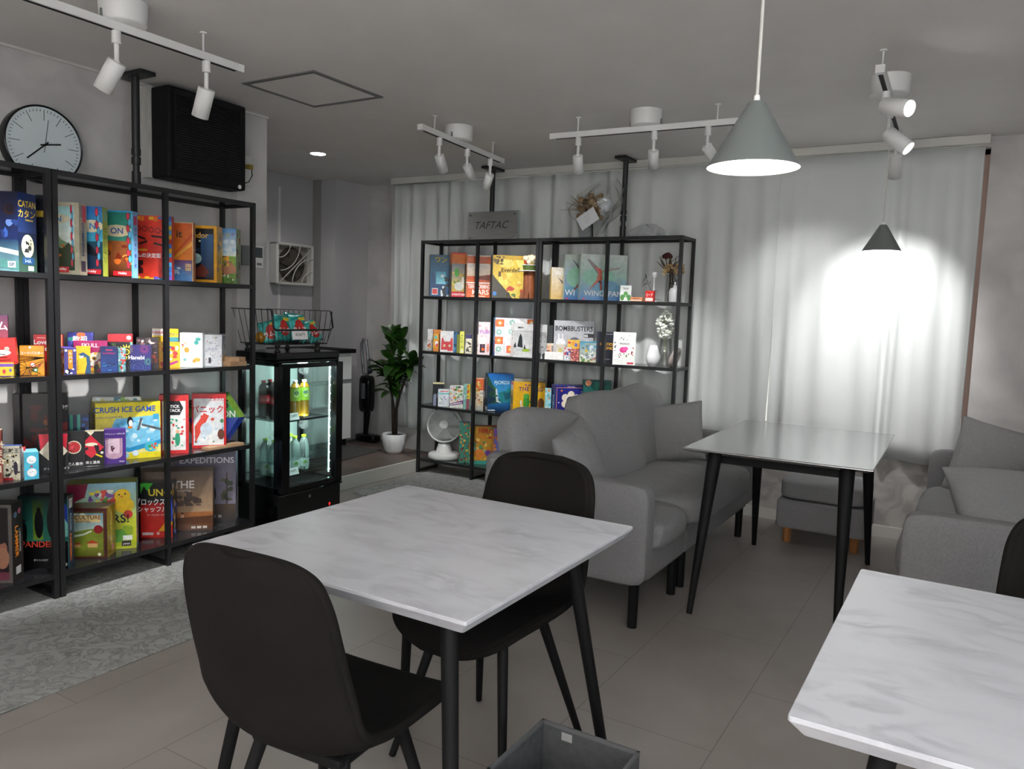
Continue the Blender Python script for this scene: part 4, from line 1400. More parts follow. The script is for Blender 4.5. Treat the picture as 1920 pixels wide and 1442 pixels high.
t = thing('wrapped_bouquet', 'dried flower bouquet wrapped in clear film with a white card, on the shelf top', 'bouquet', (-2.43, 5.09, 1.88))
R = random.Random(5)
b = MB()
for k in range(38):
    a = R.uniform(0, 6.28); rr_ = R.uniform(0, 0.10); z = 0.20 + R.uniform(-0.06, 0.10)
    b.sphere((-0.03 + rr_ * math.cos(a), rr_ * 0.55 * math.sin(a), z), R.uniform(0.012, 0.026), n=5)
tag(b.build('blooms', mat('dried_cream_flowers', '#a8906f', 0.9, col2='#7a5c3e', nscale=30), t), 'dried cream and brown blooms')
b = MB()
for k in range(26):
    a = R.uniform(0, PI); L = R.uniform(0.10, 0.19)
    p = (-0.03 + 0.05 * math.cos(a), R.uniform(-0.03, 0.03), 0.2)
    b.tube([p, (p[0] + L * 0.5 * math.cos(a), p[1], p[2] + L * 0.45 * math.sin(a)), (p[0] + L * math.cos(a), p[1], p[2] + L * 0.8 * math.sin(a))], [0.003, 0.002, 0.001], 4)
b.build('grasses', mat('tan_dried_grass', '#9b7f5c', 0.9), t)
b = MB(); b.sphere((0.09, 0.0, 0.23), 0.055, 0.03, 0.05, n=8); b.build('white_bloom', mat('white_petals', '#bfc4cb', 0.8), t)
b = MB(); b.tube([(-0.01, 0, 0.0), (-0.02, 0, 0.1), (-0.03, 0, 0.2)], [0.018, 0.02, 0.03], 10); b.build('stems', 'stemw', t)
b = MB()


def filmf(u, v):
    a = 2 * PI * u
    rad = (0.07, 0.105, 0.16, 0.19, 0.15, 0.06)
    q = v * 5
    i = min(4, int(q))
    rd = rad[i] * (1 - (q - i)) + rad[i + 1] * (q - i)
    rd *= 1 + 0.16 * math.sin(5 * a + 6 * v) + 0.10 * math.sin(9 * a - 9 * v)
    return (rd * math.cos(a) + 0.10 * v * v, rd * 0.42 * math.sin(a), 0.02 + 0.37 * v + 0.02 * math.sin(3 * a))


b.grid(filmf, 40, 16); b.build('clear_wrap', 'film', t)
b = MB(); b.M = Matrix.Translation((0.01, -0.105, 0.125)) @ Matrix.Rotation(0.55, 4, 'Y').inverted(); b.box(-0.075, 0, -0.05, 0.075, 0.0015, 0.05); o = b.build('message_card', mat('white_card', '#d9dadd', 0.6), t); tag(o, 'white message card')
b = MB(); b.M = Matrix.Translation((0.01, -0.1065, 0.125)) @ Matrix.Rotation(0.55, 4, 'Y').inverted()
for k in range(3):
    b.box(-0.03, 0, 0.02 - k * 0.018, 0.03 - 0.01 * k, 0.0005, 0.022 - k * 0.018)
b.build('handwriting', mat('grey_ink', '#8c8d92', 0.6), t)
b = MB(); b.M = Matrix.Translation((-0.03, -0.07, 0.0)) @ Matrix.Rotation(-0.12, 4, 'Y'); b.box(-0.04, 0, 0.0, 0.05, 0.03, 0.12); b.build('box_holder', mat('grey_paper', '#7f8285', 0.7), t)
b = MB()
R = random.Random(3)
for k in range(5):
    sd = [R.uniform(0, 6) for _ in range(4)]

    def tf(u, v, sd=sd, k=k):
        a = 2 * PI * u
        q = 1 - 0.10 * k + 0.14 * math.sin(5 * a + sd[0] + 4 * v) + 0.10 * math.sin(9 * a + sd[1] - 5 * v)
        h = math.sin(PI * v / 2)
        return (0.125 * q * math.cos(a) * math.cos(PI * v / 2 * 0.95), 0.055 * q * math.sin(a) * math.cos(PI * v / 2 * 0.95), 0.004 + 0.075 * h * (1 + 0.25 * math.sin(3 * a + sd[2])) * (1 - 0.12 * k))
    b.grid(tf, 48, 8)
o = b.build('tulle_garland', 'tulle'); o.location = (-2.03, 5.13, 1.88)
tag(o, 'soft white tulle heap on the shelf top right of the pole', 'garland')

# ================================================================== SMALL DECOR ON THE RIGHT OF THE CURTAIN SHELF
def on_shelf(name, label, cat, x, y, z, group=None, rz=0):
    return thing(name, label, cat, (x, y, z), rz, group)


t = on_shelf('candle_holder', 'thin white candle holder on the shelf beside the dried flowers', 'candle holder', -1.95, 5.10, 1.44)
b = MB(); b.lathe([(0.0001, 0), (0.03, 0), (0.03, 0.004), (0.006, 0.01), (0.005, 0.165), (0.018, 0.17), (0.021, 0.20), (0.017, 0.205), (0.014, 0.18), (0.0001, 0.18)], 20); b.build('stand', 'ceramic', t)
t = on_shelf('flower_vase', 'clear glass vase with a dark red rose and dried cream flowers', 'vase', -1.835, 5.13, 1.44)
b = MB(); b.lathe([(0.045, 0), (0.048, 0.19), (0.043, 0.19), (0.040, 0.006), (0.0001, 0.006)], 24); b.build('glass_jar', 'vaseglass', t)
b = MB()
R = random.Random(12)
for k in range(9):
    b.tube([(R.uniform(-0.02, 0.02), R.uniform(-0.02, 0.02), 0.01), (R.uniform(-0.03, 0.03), R.uniform(-0.03, 0.03), 0.22)], 0.0022, 5)
b.build('stems', 'stemw', t)
b = MB()
for k in range(60):
    b.sphere((R.uniform(-0.05, 0.075), R.uniform(-0.045, 0.045), 0.205 + R.uniform(-0.02, 0.05)), R.uniform(0.006, 0.015), R.uniform(0.006, 0.015), R.uniform(0.005, 0.012), n=5)
tag(b.build('dried_blooms', mat('cream_dried_petals', '#c9b386', 0.9, col2='#a5794f', nscale=50), t), 'small cream dried blooms')
b = MB()
for k in range(16):
    a = k * 2.4; rd = 0.006 + 0.0016 * k
    b.sphere((-0.04 + rd * math.cos(a), rd * math.sin(a), 0.325 - 0.0012 * k), 0.013, 0.013, 0.015, n=5)
tag(b.build('rose', mat('dark_red_rose', '#4a1017', 0.7), t), 'dark red dried rose')
b = MB()
for k in range(14):
    a = R.uniform(0, PI)
    b.tube([(-0.03, 0, 0.2), (-0.03 + 0.06 * math.cos(a), R.uniform(-0.03, 0.03), 0.25 + 0.03 * math.sin(a)), (-0.03 + 0.10 * math.cos(a), R.uniform(-0.04, 0.04), 0.26 + 0.07 * math.sin(a))], [0.004, 0.003, 0.001], 4)
b.build('dried_leaves', mat('olive_dried_leaf', '#5a4a33', 0.9), t)
t = on_shelf('diffuser_bottle', 'frosted glass bottle with a metal collar at the right end of the upper shelf', 'bottle', -1.785, 5.06, 1.44)
b = MB(); b.lathe([(0.0001, 0), (0.036, 0), (0.04, 0.006), (0.04, 0.07), (0.034, 0.09), (0.014, 0.1), (0.012, 0.115), (0.0001, 0.115)], 24); b.build('glass_body', mat('frosted_glass', '#cfd0d2', 0.35, trans=0.3), t)
b = MB(); b.cyl((0, 0, 0.115), (0, 0, 0.135), 0.014); b.tube([(0, 0, 0.13), (0.012, 0, 0.155), (0, 0, 0.18), (-0.01, 0, 0.2)], 0.004, 6); b.build('collar', 'steel', t)
t = on_shelf('plant_twig', 'silvery trailing twig lying against the curtain on the upper shelf', 'twig', -2.06, 5.20, 1.44)
b = MB()
base = [(0.10, 0, 0.0), (0.06, 0, 0.07), (0.02, 0, 0.14), (0.0, 0, 0.20)]
b.tube(base, 0.002, 5)
for k in range(12):
    q = 0.1 + k / 13
    i = min(2, int(q * 3))
    p = Vector(base[i]).lerp(Vector(base[i + 1]), q * 3 - i)
    leaf(b, p, (math.cos(k * 2.3), 0.2, math.sin(k * 2.3)), 0.045, 0.007, 0.2)
b.build('leaves', mat('sage_leaf', '#7d867b', 0.7), t)
for (nm, lb, x, y, z, w_, d2, hh, c1, tx, tc_) in (('game_box', 'tiny orange box lying flat on the upper shelf', -2.055, 5.05, 1.44, 0.085, 0.05, 0.03, '#e79a6d', 'BUNNY', '#3a1a12'),
                                            ('game_box', 'tiny red and white box in front of the white candle holder', -1.955, 5.035, 1.44, 0.06, 0.03, 0.075, '#d8322f', 'カード', '#ffffff')):
    o = MB().box(-w_ / 2, 0, 0, w_ / 2, d2, hh, 0, lin(c1)).box(-w_ / 2 + 0.004, -0.0005, 0.004, w_ / 2 - 0.004, 0, hh * 0.35, 0, lin('#f3e7dc')).build(nm, 'print')
    o.location = (x, y, z)
    tag(o, lb, 'game box')
    b = MB(); text_on(b, tx, 0, hh * 0.62, hh * 0.3, y=-0.001, maxw=w_ * 0.8); b.build('lettering', mat('ink_' + nm, tc_, 0.5), o)
t = on_shelf('flower_vase', 'clear cylinder vase with tall white blossoms on the second shelf', 'vase', -1.855, 5.13, 1.0)
b = MB(); b.lathe([(0.05, 0), (0.05, 0.19), (0.046, 0.19), (0.046, 0.006), (0.0001, 0.006)], 24); b.build('glass_cylinder', 'vaseglass', t)
b = MB(); b.tube([(0.01, 0, 0.01), (-0.01, 0, 0.2), (-0.015, 0, 0.33)], 0.003, 6); b.build('stem', mat('pale_green_stem', '#b9c48a', 0.6), t)
b = MB()
R = random.Random(2)
for k in range(130):
    v = R.random()
    a = R.uniform(0, 6.28)
    rd = 0.055 * math.sin(PI * (0.15 + 0.8 * v))
    b.sphere((-0.01 + rd * math.cos(a), rd * math.sin(a), 0.20 + 0.19 * v), R.uniform(0.006, 0.017), R.uniform(0.006, 0.017), R.uniform(0.005, 0.013), n=5)
tag(b.build('white_blossoms', mat('white_blossom', '#e9ece2', 0.85), t), 'cluster of small white blossoms')
t = on_shelf('ribbed_vase', 'small white ribbed bulb vase on the second shelf', 'vase', -1.915, 5.06, 1.0)
b = MB(); b.lathe([(0.0001, 0), (0.03, 0), (0.048, 0.04), (0.05, 0.07), (0.036, 0.115), (0.026, 0.145), (0.022, 0.145), (0.0001, 0.1)], 48, flute=16, fd=0.05); b.build('body', 'ceramic', t)
t = on_shelf('ring_vase', 'greige ring shaped vase at the right end of the second shelf', 'vase', -1.775, 5.10, 1.0)
b = MB()
ring = [(0.03 * math.sin(a) * 0.6, 0.05 * math.cos(a), 0.068 + 0.05 * math.sin(a)) for a in [2 * PI * k / 24 for k in range(24)]]
b.tube(ring, 0.019, 12, closed=True); b.cyl((0, 0, 0.125), (0, 0, 0.15), 0.010, 0.012); b.build('body', 'greige', t)
# wire ornament and wooden blocks on the left shelf
t = thing('wire_ornament', 'black wire star ornament lying on the left shelf before the orange card box', 'ornament', (-3.46, 1.70, 1.002))
b = MB()
R = random.Random(4)
tip = (0.0, 0.13, 0.075)
for k in range(5):
    b.tube([(R.uniform(-0.04, 0.02), -0.16, 0.02 + 0.022 * k), tip], 0.0014, 4)
for k in range(10):
    a = 2 * PI * k / 10
    b.tube([(0, 0.06, 0.035), (0.03 * math.cos(a), 0.06 + 0.06 * math.sin(a), 0.004 + 0.03 * (k % 3))], 0.0012, 4)
b.tube([(0.02, -0.16, 0.06), (0.02, -0.05, 0.002), (0.0, 0.10, 0.002)], 0.0014, 4)
b.build('wires', 'blackmt', t)
for i, (y, x, z, rz) in enumerate(((2.80, -3.47, 1.0, 0.1), (2.83, -3.455, 1.024, 0.3), (2.855, -3.47, 1.0, -0.1))):
    o = MB().box(-0.045, -0.03, 0, 0.045, 0.03, 0.024).build('wooden_block', 'woodpale'); o.location = (x, y, z); o.rotation_euler = (0, 0, rz)
    tag(o, ('pale wooden block at the near side of the small pile below the wire basket', 'pale wooden block lying on top of the small pile', 'pale wooden block at the far side of the small pile')[i], 'wooden block', 'pale wooden blocks')
o = MB().box(-0.03, -0.13, 0, 0.03, 0.10, 0.012).build('wooden_board', 'woodpale'); o.location = (-3.47, 2.78, 0.56)
tag(o, 'flat pale wooden strip lying behind the faceted green and blue box', 'wooden board')
# ================================================================== GAME BOXES
BOXES = [
('board_game_box', 'tall dark blue box with a planet and yellow lettering on its side', -3.5437, 1.6791, 1.4405, 28, .2169, .3281, .1141, '#10183a', '#15203f', '#1a2340', [('g', 0, 0, 1, .4, '#7fb0b8', '#1b3c63'), ('g', 0, .4, 1, 1, '#1c2a5c', '#0c1230'), ('c', .83, .78, .11, '#3a2018'), ('c', .85, .79, .09, '#191024'), ('b', .2, .4, 1, .65, 14, .09, '#3d63b8 #6f92d8 #27407f #1b2a5c', 3), ('p', [(0, .32), (1, .2), (1, .26), (0, .38)], '#d6e6e2'), ('p', [(0, .1), (1, .02), (1, .12), (0, .22)], '#5f9c96'), ('r', .78, .05, .94, .13, '#dfe6e6'), ('t', 'GP', .86, .09, .04, '#2b4a66')], [('g', 0, .5, 1, 1, '#20305e', '#16306b'), ('g', 0, 0, 1, .35, '#3b5a4c', '#1d2030'), ('e', .5, .33, .34, .15, '#e8e3b4'), ('b', .3, .25, .7, .42, 9, .1, '#23262e #34363c', 2), ('t', 'CATAN', .5, .86, .085, '#f0c94c'), ('t', 'カタン', .48, .74, .1, '#f0c94c'), ('t', '宇宙開拓者版', .6, .66, .025, '#f0c94c'), ('r', .2, .1, .85, .19, '#27507c'), ('t', '3-4人', .5, .145, .05, '#cfe0f0'), ('r', .5, .02, .8, .08, '#dfe6e6')], 'r', 'games on the left wall shelf, top row'),
('board_game_box', 'dark box with yellow edge squeezed behind the double post, top shelf', -3.5347, 1.8776, 1.4405, 30, .0617, .3388, .05, '#20242c', '#c8a83a', '#2a2a2c', [('r', 0, .72, 1, .8, '#c9a93c'), ('b', 0, .1, 1, .7, 8, .2, '#3c4a34 #252c2a #50583e', 5)], [], 'r', 'games on the left wall shelf, top row'),
('board_game_box', 'tall cream box with green hills and a twisted rope, by the double post', -3.5135, 1.9441, 1.4405, 32, .1545, .3168, .0634, '#b9b49c', '#a9a08a', '#c9c4ac', [('r', 0, .06, .86, .94, '#eaf6f2'), ('g', 0, .5, .86, .94, '#f4fbf6', '#a9e0e4'), ('p', [(0, .45), (.3, .62), (.5, .48), (.86, .4), (.86, .06), (0, .06)], '#7fa27c'), ('p', [(0, .3), (.25, .42), (.5, .36), (.7, .45), (.86, .3), (.86, .06), (0, .06)], '#26381e'), ('b', .1, .25, .7, .42, 7, .08, '#c86a2a #3e6a2a #5a8a3a', 7), ('e', .3, .77, .45, .07, '#e9e2c4'), ('t', 'ON', .32, .77, .085, '#2f86d0'), ('e', .786, .1661, .031, .0664, '#1c2230'), ('e', .786, .1661, .025, .0553, '#d8344e'), ('e', .814, .2583, .031, .0664, '#1c2230'), ('e', .814, .2583, .025, .0553, '#58b4dc'), ('e', .786, .3506, .031, .0664, '#1c2230'), ('e', .786, .3506, .025, .0553, '#d8344e'), ('e', .814, .4428, .031, .0664, '#1c2230'), ('e', .814, .4428, .025, .0553, '#58b4dc'), ('e', .786, .535, .031, .0664, '#1c2230'), ('e', .786, .535, .025, .0553, '#d8344e'), ('e', .814, .6272, .031, .0664, '#1c2230'), ('e', .814, .6272, .025, .0553, '#58b4dc'), ('e', .786, .7194, .031, .0664, '#1c2230'), ('e', .786, .7194, .025, .0553, '#d8344e'), ('e', .814, .8117, .031, .0664, '#1c2230'), ('e', .814, .8117, .025, .0553, '#58b4dc'), ('e', .786, .9039, .031, .0664, '#1c2230'), ('e', .786, .9039, .025, .0553, '#d8344e'), ('r', .3, .03, .7, .11, '#d32a33'), ('t', 'Hobby', .5, .075, .045, '#ffffff')], [('r', .2, .8, .8, .97, '#7d7a72'), ('r', .45, .74, .9, .97, '#c43a44'), ('v', 'DOMINION', .5, .5, .45, '#23407c'), ('r', .2, .05, .8, .2, '#3a3a48')], 'r', 'games on the left wall shelf, top row'),
('board_game_box', 'tall blue box with a twisted rope and olive green side, second of the rope boxes', -3.523, 2.0451, 1.4405, 32, .177, .3121, .0464, '#2c7cc4', '#8f9a34', '#3d7ab8', [('g', 0, .5, 1, 1, '#49b8d8', '#2f6fc4'), ('g', 0, 0, 1, .5, '#0f1420', '#1f5a70'), ('e', .72, .72, .3, .09, '#ece0bc'), ('t', 'N', .75, .72, .09, '#2f86d0'), ('p', [(.4, .1), (.55, .5), (.75, .42), (1, .2), (1, .05), (.4, .05)], '#141a24'), ('p', [(.4, .2), (.6, .32), (.85, .28), (1, .1), (.4, .05)], '#1f3350'), ('e', .8604, .1956, .0434, .0656, '#1c2230'), ('e', .8604, .1956, .035, .0547, '#d8344e'), ('e', .8996, .2867, .0434, .0656, '#1c2230'), ('e', .8996, .2867, .035, .0547, '#58b4dc'), ('e', .8604, .3778, .0434, .0656, '#1c2230'), ('e', .8604, .3778, .035, .0547, '#d8344e'), ('e', .8996, .4689, .0434, .0656, '#1c2230'), ('e', .8996, .4689, .035, .0547, '#58b4dc'), ('e', .8604, .56, .0434, .0656, '#1c2230'), ('e', .8604, .56, .035, .0547, '#d8344e'), ('e', .8996, .6511, .0434, .0656, '#1c2230'), ('e', .8996, .6511, .035, .0547, '#58b4dc'), ('e', .8604, .7422, .0434, .0656, '#1c2230'), ('e', .8604, .7422, .035, .0547, '#d8344e'), ('e', .8996, .8333, .0434, .0656, '#1c2230'), ('e', .8996, .8333, .035, .0547, '#58b4dc'), ('e', .8604, .9244, .0434, .0656, '#1c2230'), ('e', .8604, .9244, .035, .0547, '#d8344e'), ('r', .5, .03, .95, .1, '#d32a33'), ('t', 'Hobby', .72, .065, .045, '#fff')], [('v', 'ドミニオン', .5, .45, .5, '#5b5f1c'), ('r', .3, .8, .8, .95, '#6f9a86')], 'r', 'games on the left wall shelf, top row'),
('board_game_box', 'tall teal box with burning orange town, twisted rope and light blue side', -3.5303, 2.1876, 1.4405, 32, .1942, .3114, .0499, '#3aa6b4', '#7cb0dc', '#2f9fc0', [('g', 0, .55, 1, 1, '#3f9a86', '#24786c'), ('g', 0, 0, 1, .55, '#2a0f0a', '#b86a3a'), ('b', .35, .2, 1, .5, 16, .08, '#d8702c #8a2f18 #5c1f12 #e59a4a', 9), ('e', .62, .7, .36, .09, '#e4d6ae'), ('t', 'ON', .62, .7, .09, '#2450a8'), ('e', .8904, .1956, .0434, .0656, '#1c2230'), ('e', .8904, .1956, .035, .0547, '#d8344e'), ('e', .9296, .2867, .0434, .0656, '#1c2230'), ('e', .9296, .2867, .035, .0547, '#58b4dc'), ('e', .8904, .3778, .0434, .0656, '#1c2230'), ('e', .8904, .3778, .035, .0547, '#d8344e'), ('e', .9296, .4689, .0434, .0656, '#1c2230'), ('e', .9296, .4689, .035, .0547, '#58b4dc'), ('e', .8904, .56, .0434, .0656, '#1c2230'), ('e', .8904, .56, .035, .0547, '#d8344e'), ('e', .9296, .6511, .0434, .0656, '#1c2230'), ('e', .9296, .6511, .035, .0547, '#58b4dc'), ('e', .8904, .7422, .0434, .0656, '#1c2230'), ('e', .8904, .7422, .035, .0547, '#d8344e'), ('e', .9296, .8333, .0434, .0656, '#1c2230'), ('e', .9296, .8333, .035, .0547, '#58b4dc'), ('e', .8904, .9244, .0434, .0656, '#1c2230'), ('e', .8904, .9244, .035, .0547, '#d8344e'), ('r', .52, .03, .97, .1, '#d32a33'), ('t', 'Hobby', .75, .065, .045, '#fff'), ('r', 0, .975, 1, 1, '#2f9fd0'), ('r', .97, 0, 1, 1, '#58b4e0')], [('r', .2, .8, .85, .93, '#c0406a'), ('v', 'ドミニオン 第二版', .5, .45, .6, '#3f3f90')], 'r', 'games on the left wall shelf, top row'),
('board_game_box', 'bright red box with a border of coloured bricks and dark chain letters', -3.5299, 2.3898, 1.4405, 34, .1975, .3113, .0303, '#d8382a', '#a8281e', '#c83024', [('p', [(0, .05), (.86, .05), (.86, .95), (0, .95)], '#dd3b2c'), ('o', .18, .8, .07, .5, '#3a2a2a'), ('o', .34, .79, .07, .5, '#3a2a2a'), ('o', .5, .78, .07, .5, '#3a2a2a'), ('o', .66, .77, .07, .5, '#3a2a2a'), ('o', .82, .76, .07, .5, '#3a2a2a'), ('p', [(.15, .66), (.35, .62), (.37, .645), (.17, .69)], '#2a1c1c'), ('p', [(.5, .67), (.82, .65), (.82, .68), (.5, .7)], '#2a1c1c'), ('p', [(.2, .54), (.4, .58), (.4, .62), (.2, .57)], '#3a2424'), ('p', [(.55, .56), (.82, .52), (.82, .55), (.56, .59)], '#2a1c1c'), ('t', 'ムの決定版', .44, .38, .075, '#ffffff'), ('r', .02, .45, .4, .48, '#e8a02c'), ('b', .05, .08, .3, .3, 5, .1, '#3a1a1a #501c18', 3), ('r', 0, .955, .11, .985, '#d03a2a'), ('r', 0, 0, .11, .03, '#3f7fd0'), ('r', .1111, .935, .2211, .985, '#e8b82c'), ('r', .1111, 0, .2211, .05, '#f0d040'), ('r', .2222, .915, .3322, .985, '#e87a24'), ('r', .2222, 0, .3322, .03, '#e87a24'), ('r', .3333, .955, .4433, .985, '#d03a2a'), ('r', .3333, 0, .4433, .05, '#e8b82c'), ('r', .4444, .935, .5544, .985, '#e8b82c'), ('r', .4444, 0, .5544, .03, '#e8b82c'), ('r', .5556, .915, .6656, .985, '#e87a24'), ('r', .5556, 0, .6656, .05, '#6a58b8'), ('r', .6667, .955, .7767, .985, '#3f7fd0'), ('r', .6667, 0, .7767, .03, '#58b0e0'), ('r', .7778, .935, .8878, .985, '#58b0e0'), ('r', .7778, 0, .8878, .05, '#e8b82c'), ('r', .8889, .915, .9989, .985, '#d03a2a'), ('r', .8889, 0, .9989, .03, '#6a58b8'), ('r', .87, 0, 1, .065, '#6a58b8'), ('r', .9, .0714, 1, .1364, '#3f7fd0'), ('r', .93, .1429, 1, .2079, '#3f7fd0'), ('r', .87, .2143, 1, .2793, '#58b0e0'), ('r', .9, .2857, 1, .3507, '#d03a2a'), ('r', .93, .3571, 1, .4221, '#58b0e0'), ('r', .87, .4286, 1, .4936, '#e8b82c'), ('r', .9, .5, 1, .565, '#3f7fd0'), ('r', .93, .5714, 1, .6364, '#d03a2a'), ('r', .87, .6429, 1, .7079, '#e8b82c'), ('r', .9, .7143, 1, .7793, '#58b0e0'), ('r', .93, .7857, 1, .8507, '#f0d040'), ('r', .87, .8571, 1, .9221, '#58b0e0'), ('r', .9, .9286, 1, .9936, '#3f7fd0')], [('b', 0, 0, 1, 1, 8, .2, '#8a1f18 #c83024', 2)], 'r', 'games on the left wall shelf, top row'),
('board_game_box', 'orange box ending in two dark letters, with a small white bird on blue', -3.4968, 2.5331, 1.4405, 34, .1178, .2944, .0349, '#dd7a2e', '#b06a3c', '#e4a05c', [('g', 0, .35, 1, 1, '#e8862c', '#d05a28'), ('p', [(.05, .35), (1, .7), (1, .62), (.05, .33)], '#f2b04a'), ('p', [(.05, .4), (1, .85), (1, .76), (.05, .38)], '#c85424'), ('g', 0, .05, 1, .36, '#6aa0d8', '#7a4a78'), ('p', [(0, .36), (1, .02), (1, 0), (0, 0)], '#5c94d0'), ('b', .15, .12, .55, .25, 5, .1, '#e8f0f8 #c8dcf0', 5), ('t', 'it', .42, .8, .12, '#3c342e'), ('r', .66, .18, .92, .3, '#c8a078'), ('t', '⚀⚁', .8, .27, .04, '#f8e8c8'), ('t', '⚂⚃', .8, .2, .04, '#f8e8c8'), ('r', 0, .985, 1, 1, '#f0d0a0'), ('r', .965, 0, 1, 1, '#f0c890')], [('b', .1, .1, .9, .9, 8, .3, '#8a5a34 #c89058', 3)], 'r', 'games on the left wall shelf, top row'),
('board_game_box', 'yellow framed black box with gold lettering and a dark blue figure', -3.512, 2.668, 1.4405, 32, .151, .2934, .0802, '#e0a11c', '#d09a24', '#e8b030', [('r', 0, .05, .9, .95, '#15141a'), ('g', .45, .1, .88, .85, '#18243c', '#35608f'), ('b', .1, .3, .8, .6, 9, .12, '#24364f #1c2230 #2f4a6c', 4), ('p', [(.2, .2), (.5, .33), (.75, .18), (.6, .1), (.2, .08)], '#6a2a20'), ('e', .3, .42, .18, .09, '#a8c8c4'), ('t', 'ndor', .46, .83, .1, '#e9b13a'), ('c', .22, .73, .035, '#e8e2b0'), ('c', .42, .73, .035, '#e8e2b0')], [('b', .15, .2, .85, .9, 22, .2, '#6a6a70 #8a7a5a #3c3c48 #a08a5a', 6), ('v', 'Splendor', .5, .4, .4, '#e0c050')], 'r', 'games on the left wall shelf, top row'),
('board_game_box', 'sky blue farm picture box at the right end of the top shelf', -3.4988, 2.8155, 1.4405, 30, .0942, .2938, .0662, '#7fb2d8', '#8a9a7a', '#3f78b8', [('g', 0, .5, 1, 1, '#e8f2ea', '#4f90cc'), ('b', .05, .55, 1, .8, 6, .16, '#dfeef4 #a8cce4', 3), ('g', 0, 0, 1, .5, '#5f8a3a', '#7fa84a'), ('p', [(.1, .3), (.5, .45), (1, .3), (1, .2), (.3, .15)], '#b07a5c'), ('r', .2, .42, .6, .5, '#d8a038'), ('b', .05, .3, 1, .5, 12, .1, '#3f6a2a #8a5a34 #d8b048 #6a9a3a', 8), ('b', .1, .02, 1, .18, 10, .1, '#3f7a2a #d8d4c8 #7a3a2a', 9), ('t', 'ノス', .4, .88, .07, '#c8b02c'), ('t', '21', .82, .9, .04, '#b02a5c')], [('b', .1, .1, .9, .9, 16, .25, '#6a5a44 #a8b08a #8a4a34 #50583c', 6)], 'r', 'games on the left wall shelf, top row'),
('card_game_box', 'plum and orange box with white letters at the left picture edge', -3.5448, 1.6676, 1.0005, 60, .1072, .2572, .05, '#8a3450', '#5a2a44', '#6a3a5c', [('g', 0, 0, 1, .5, '#c8642a', '#9a3a48'), ('g', 0, .5, 1, 1, '#a03a4c', '#5a2a50'), ('t', 'ム', .82, .82, .14, '#e8e0e0'), ('e', .82, .55, .2, .06, '#d8d4cc'), ('e', .9, .2, .2, .12, '#2a1a1a')], [], 'r', 'games on the left wall shelf, second row'),
('game_tin', 'round yellow and violet tin under the tilted red box at the left edge', -3.4565, 1.661, 1.0005, 60, .074, .0604, .09, '#e0c22a', '#d8ba28', '#e8d040', [('r', 0, .75, 1, .95, '#7a4ab0'), ('r', 0, .05, 1, .12, '#6a40a0'), ('e', .55, .42, .08, .16, '#c8323c'), ('e', .85, .5, .06, .12, '#5a58a8')], [], 'r', 'games on the left wall shelf, second row'),
('card_game_box', 'orange box with white katakana lettering and round button pictures', -3.4919, 1.7957, 1.0005, 58, .0903, .1268, .04, '#e0921a', '#b8761a', '#c88420', [('g', 0, 0, 1, 1, '#e89a18', '#d8881c'), ('t', 'コードバスター', .5, .76, .1, '#e8e4ea'), ('c', .52, .36, .13, '#d8402a'), ('c', .52, .36, .09, '#ece4d8'), ('c', .62, .18, .12, '#2f8a3a'), ('c', .62, .18, .07, '#e0e8e0'), ('c', .8, .33, .06, '#d8402a'), ('c', .42, .95, .05, '#ece4d8')], [], 'r', 'games on the left wall shelf, second row'),
('card_game_box', 'bright red box with white lettering behind the double post, second row', -3.5902, 1.916, 1.0005, 55, .1124, .1699, .05, '#d5202e', '#a81824', '#c02030', [('t', 'Love', .25, .8, .12, '#fff'), ('t', 'Letter', .28, .63, .12, '#fff'), ('r', .12, .9, .4, .925, '#f0a0a0'), ('r', .96, 0, 1, 1, '#e88a5c')], [], 'r', 'games on the left wall shelf, second row'),
('card_game_box', 'violet and orange card box with big white kanji in the back row', -3.578, 2.0572, 1.0005, 55, .1046, .179, .05, '#33348c', '#24246a', '#3a3a90', [('b', 0, 0, 1, 1, 20, .16, '#3c3aa0 #e0703c #2a8a84 #2a2a7c #4a50b8', 5), ('t', '教祖', .48, .83, .17, '#f2f2f6')], [], 'r', 'games on the left wall shelf, second row'),
('card_game_box', 'red and pastel lid box stacked in the back row left of the kanji price box', -3.5788, 2.2521, 1.0005, 55, .1073, .1698, .06, '#8fd0b4', '#c83a3c', '#d84444', [('r', 0, .78, 1, 1, '#cc2a34'), ('b', 0, .5, 1, .78, 14, .1, '#f0a0c0 #80d0b0 #f0d080 #60b0c0', 6), ('e', .85, .9, .1, .06, '#f4e4e4')], [], 'r', 'games on the left wall shelf, second row'),
('card_game_box', 'magenta box with bold white capitals and white flower patterns', -3.5477, 2.0863, 1.0005, 55, .1383, .1417, .05, '#a81c60', '#7a1448', '#8f1850', [('g', 0, 0, 1, 1, '#9a1c58', '#b02068'), ('b', .35, 0, .95, .62, 16, .12, '#ece6dc #e8ddc8 #d8a83a #2a2420', 3), ('c', .6, .42, .13, '#efe8dc'), ('c', .6, .42, .07, '#c8962c'), ('c', .6, .42, .04, '#2a2420'), ('t', 'SKULL', .48, .85, .13, '#f0e8ee')], [], 'r', 'games on the left wall shelf, second row'),
('card_game_box', 'black box with a yellow rayed sun behind the navy fireworks box', -3.5356, 2.2166, 1.0005, 55, .0962, .1335, .05, '#14141c', '#101018', '#1c1c24', [('k', .85, .65, .42, 16, '#e0d04a'), ('c', .85, .65, .22, '#14141c'), ('c', .85, .65, .15, '#e0d04a'), ('c', .85, .65, .1, '#14141c'), ('b', .2, .75, .8, .95, 6, .09, '#5a7a2a #e0d04a #3c5a28', 4)], [], 'r', 'games on the left wall shelf, second row'),
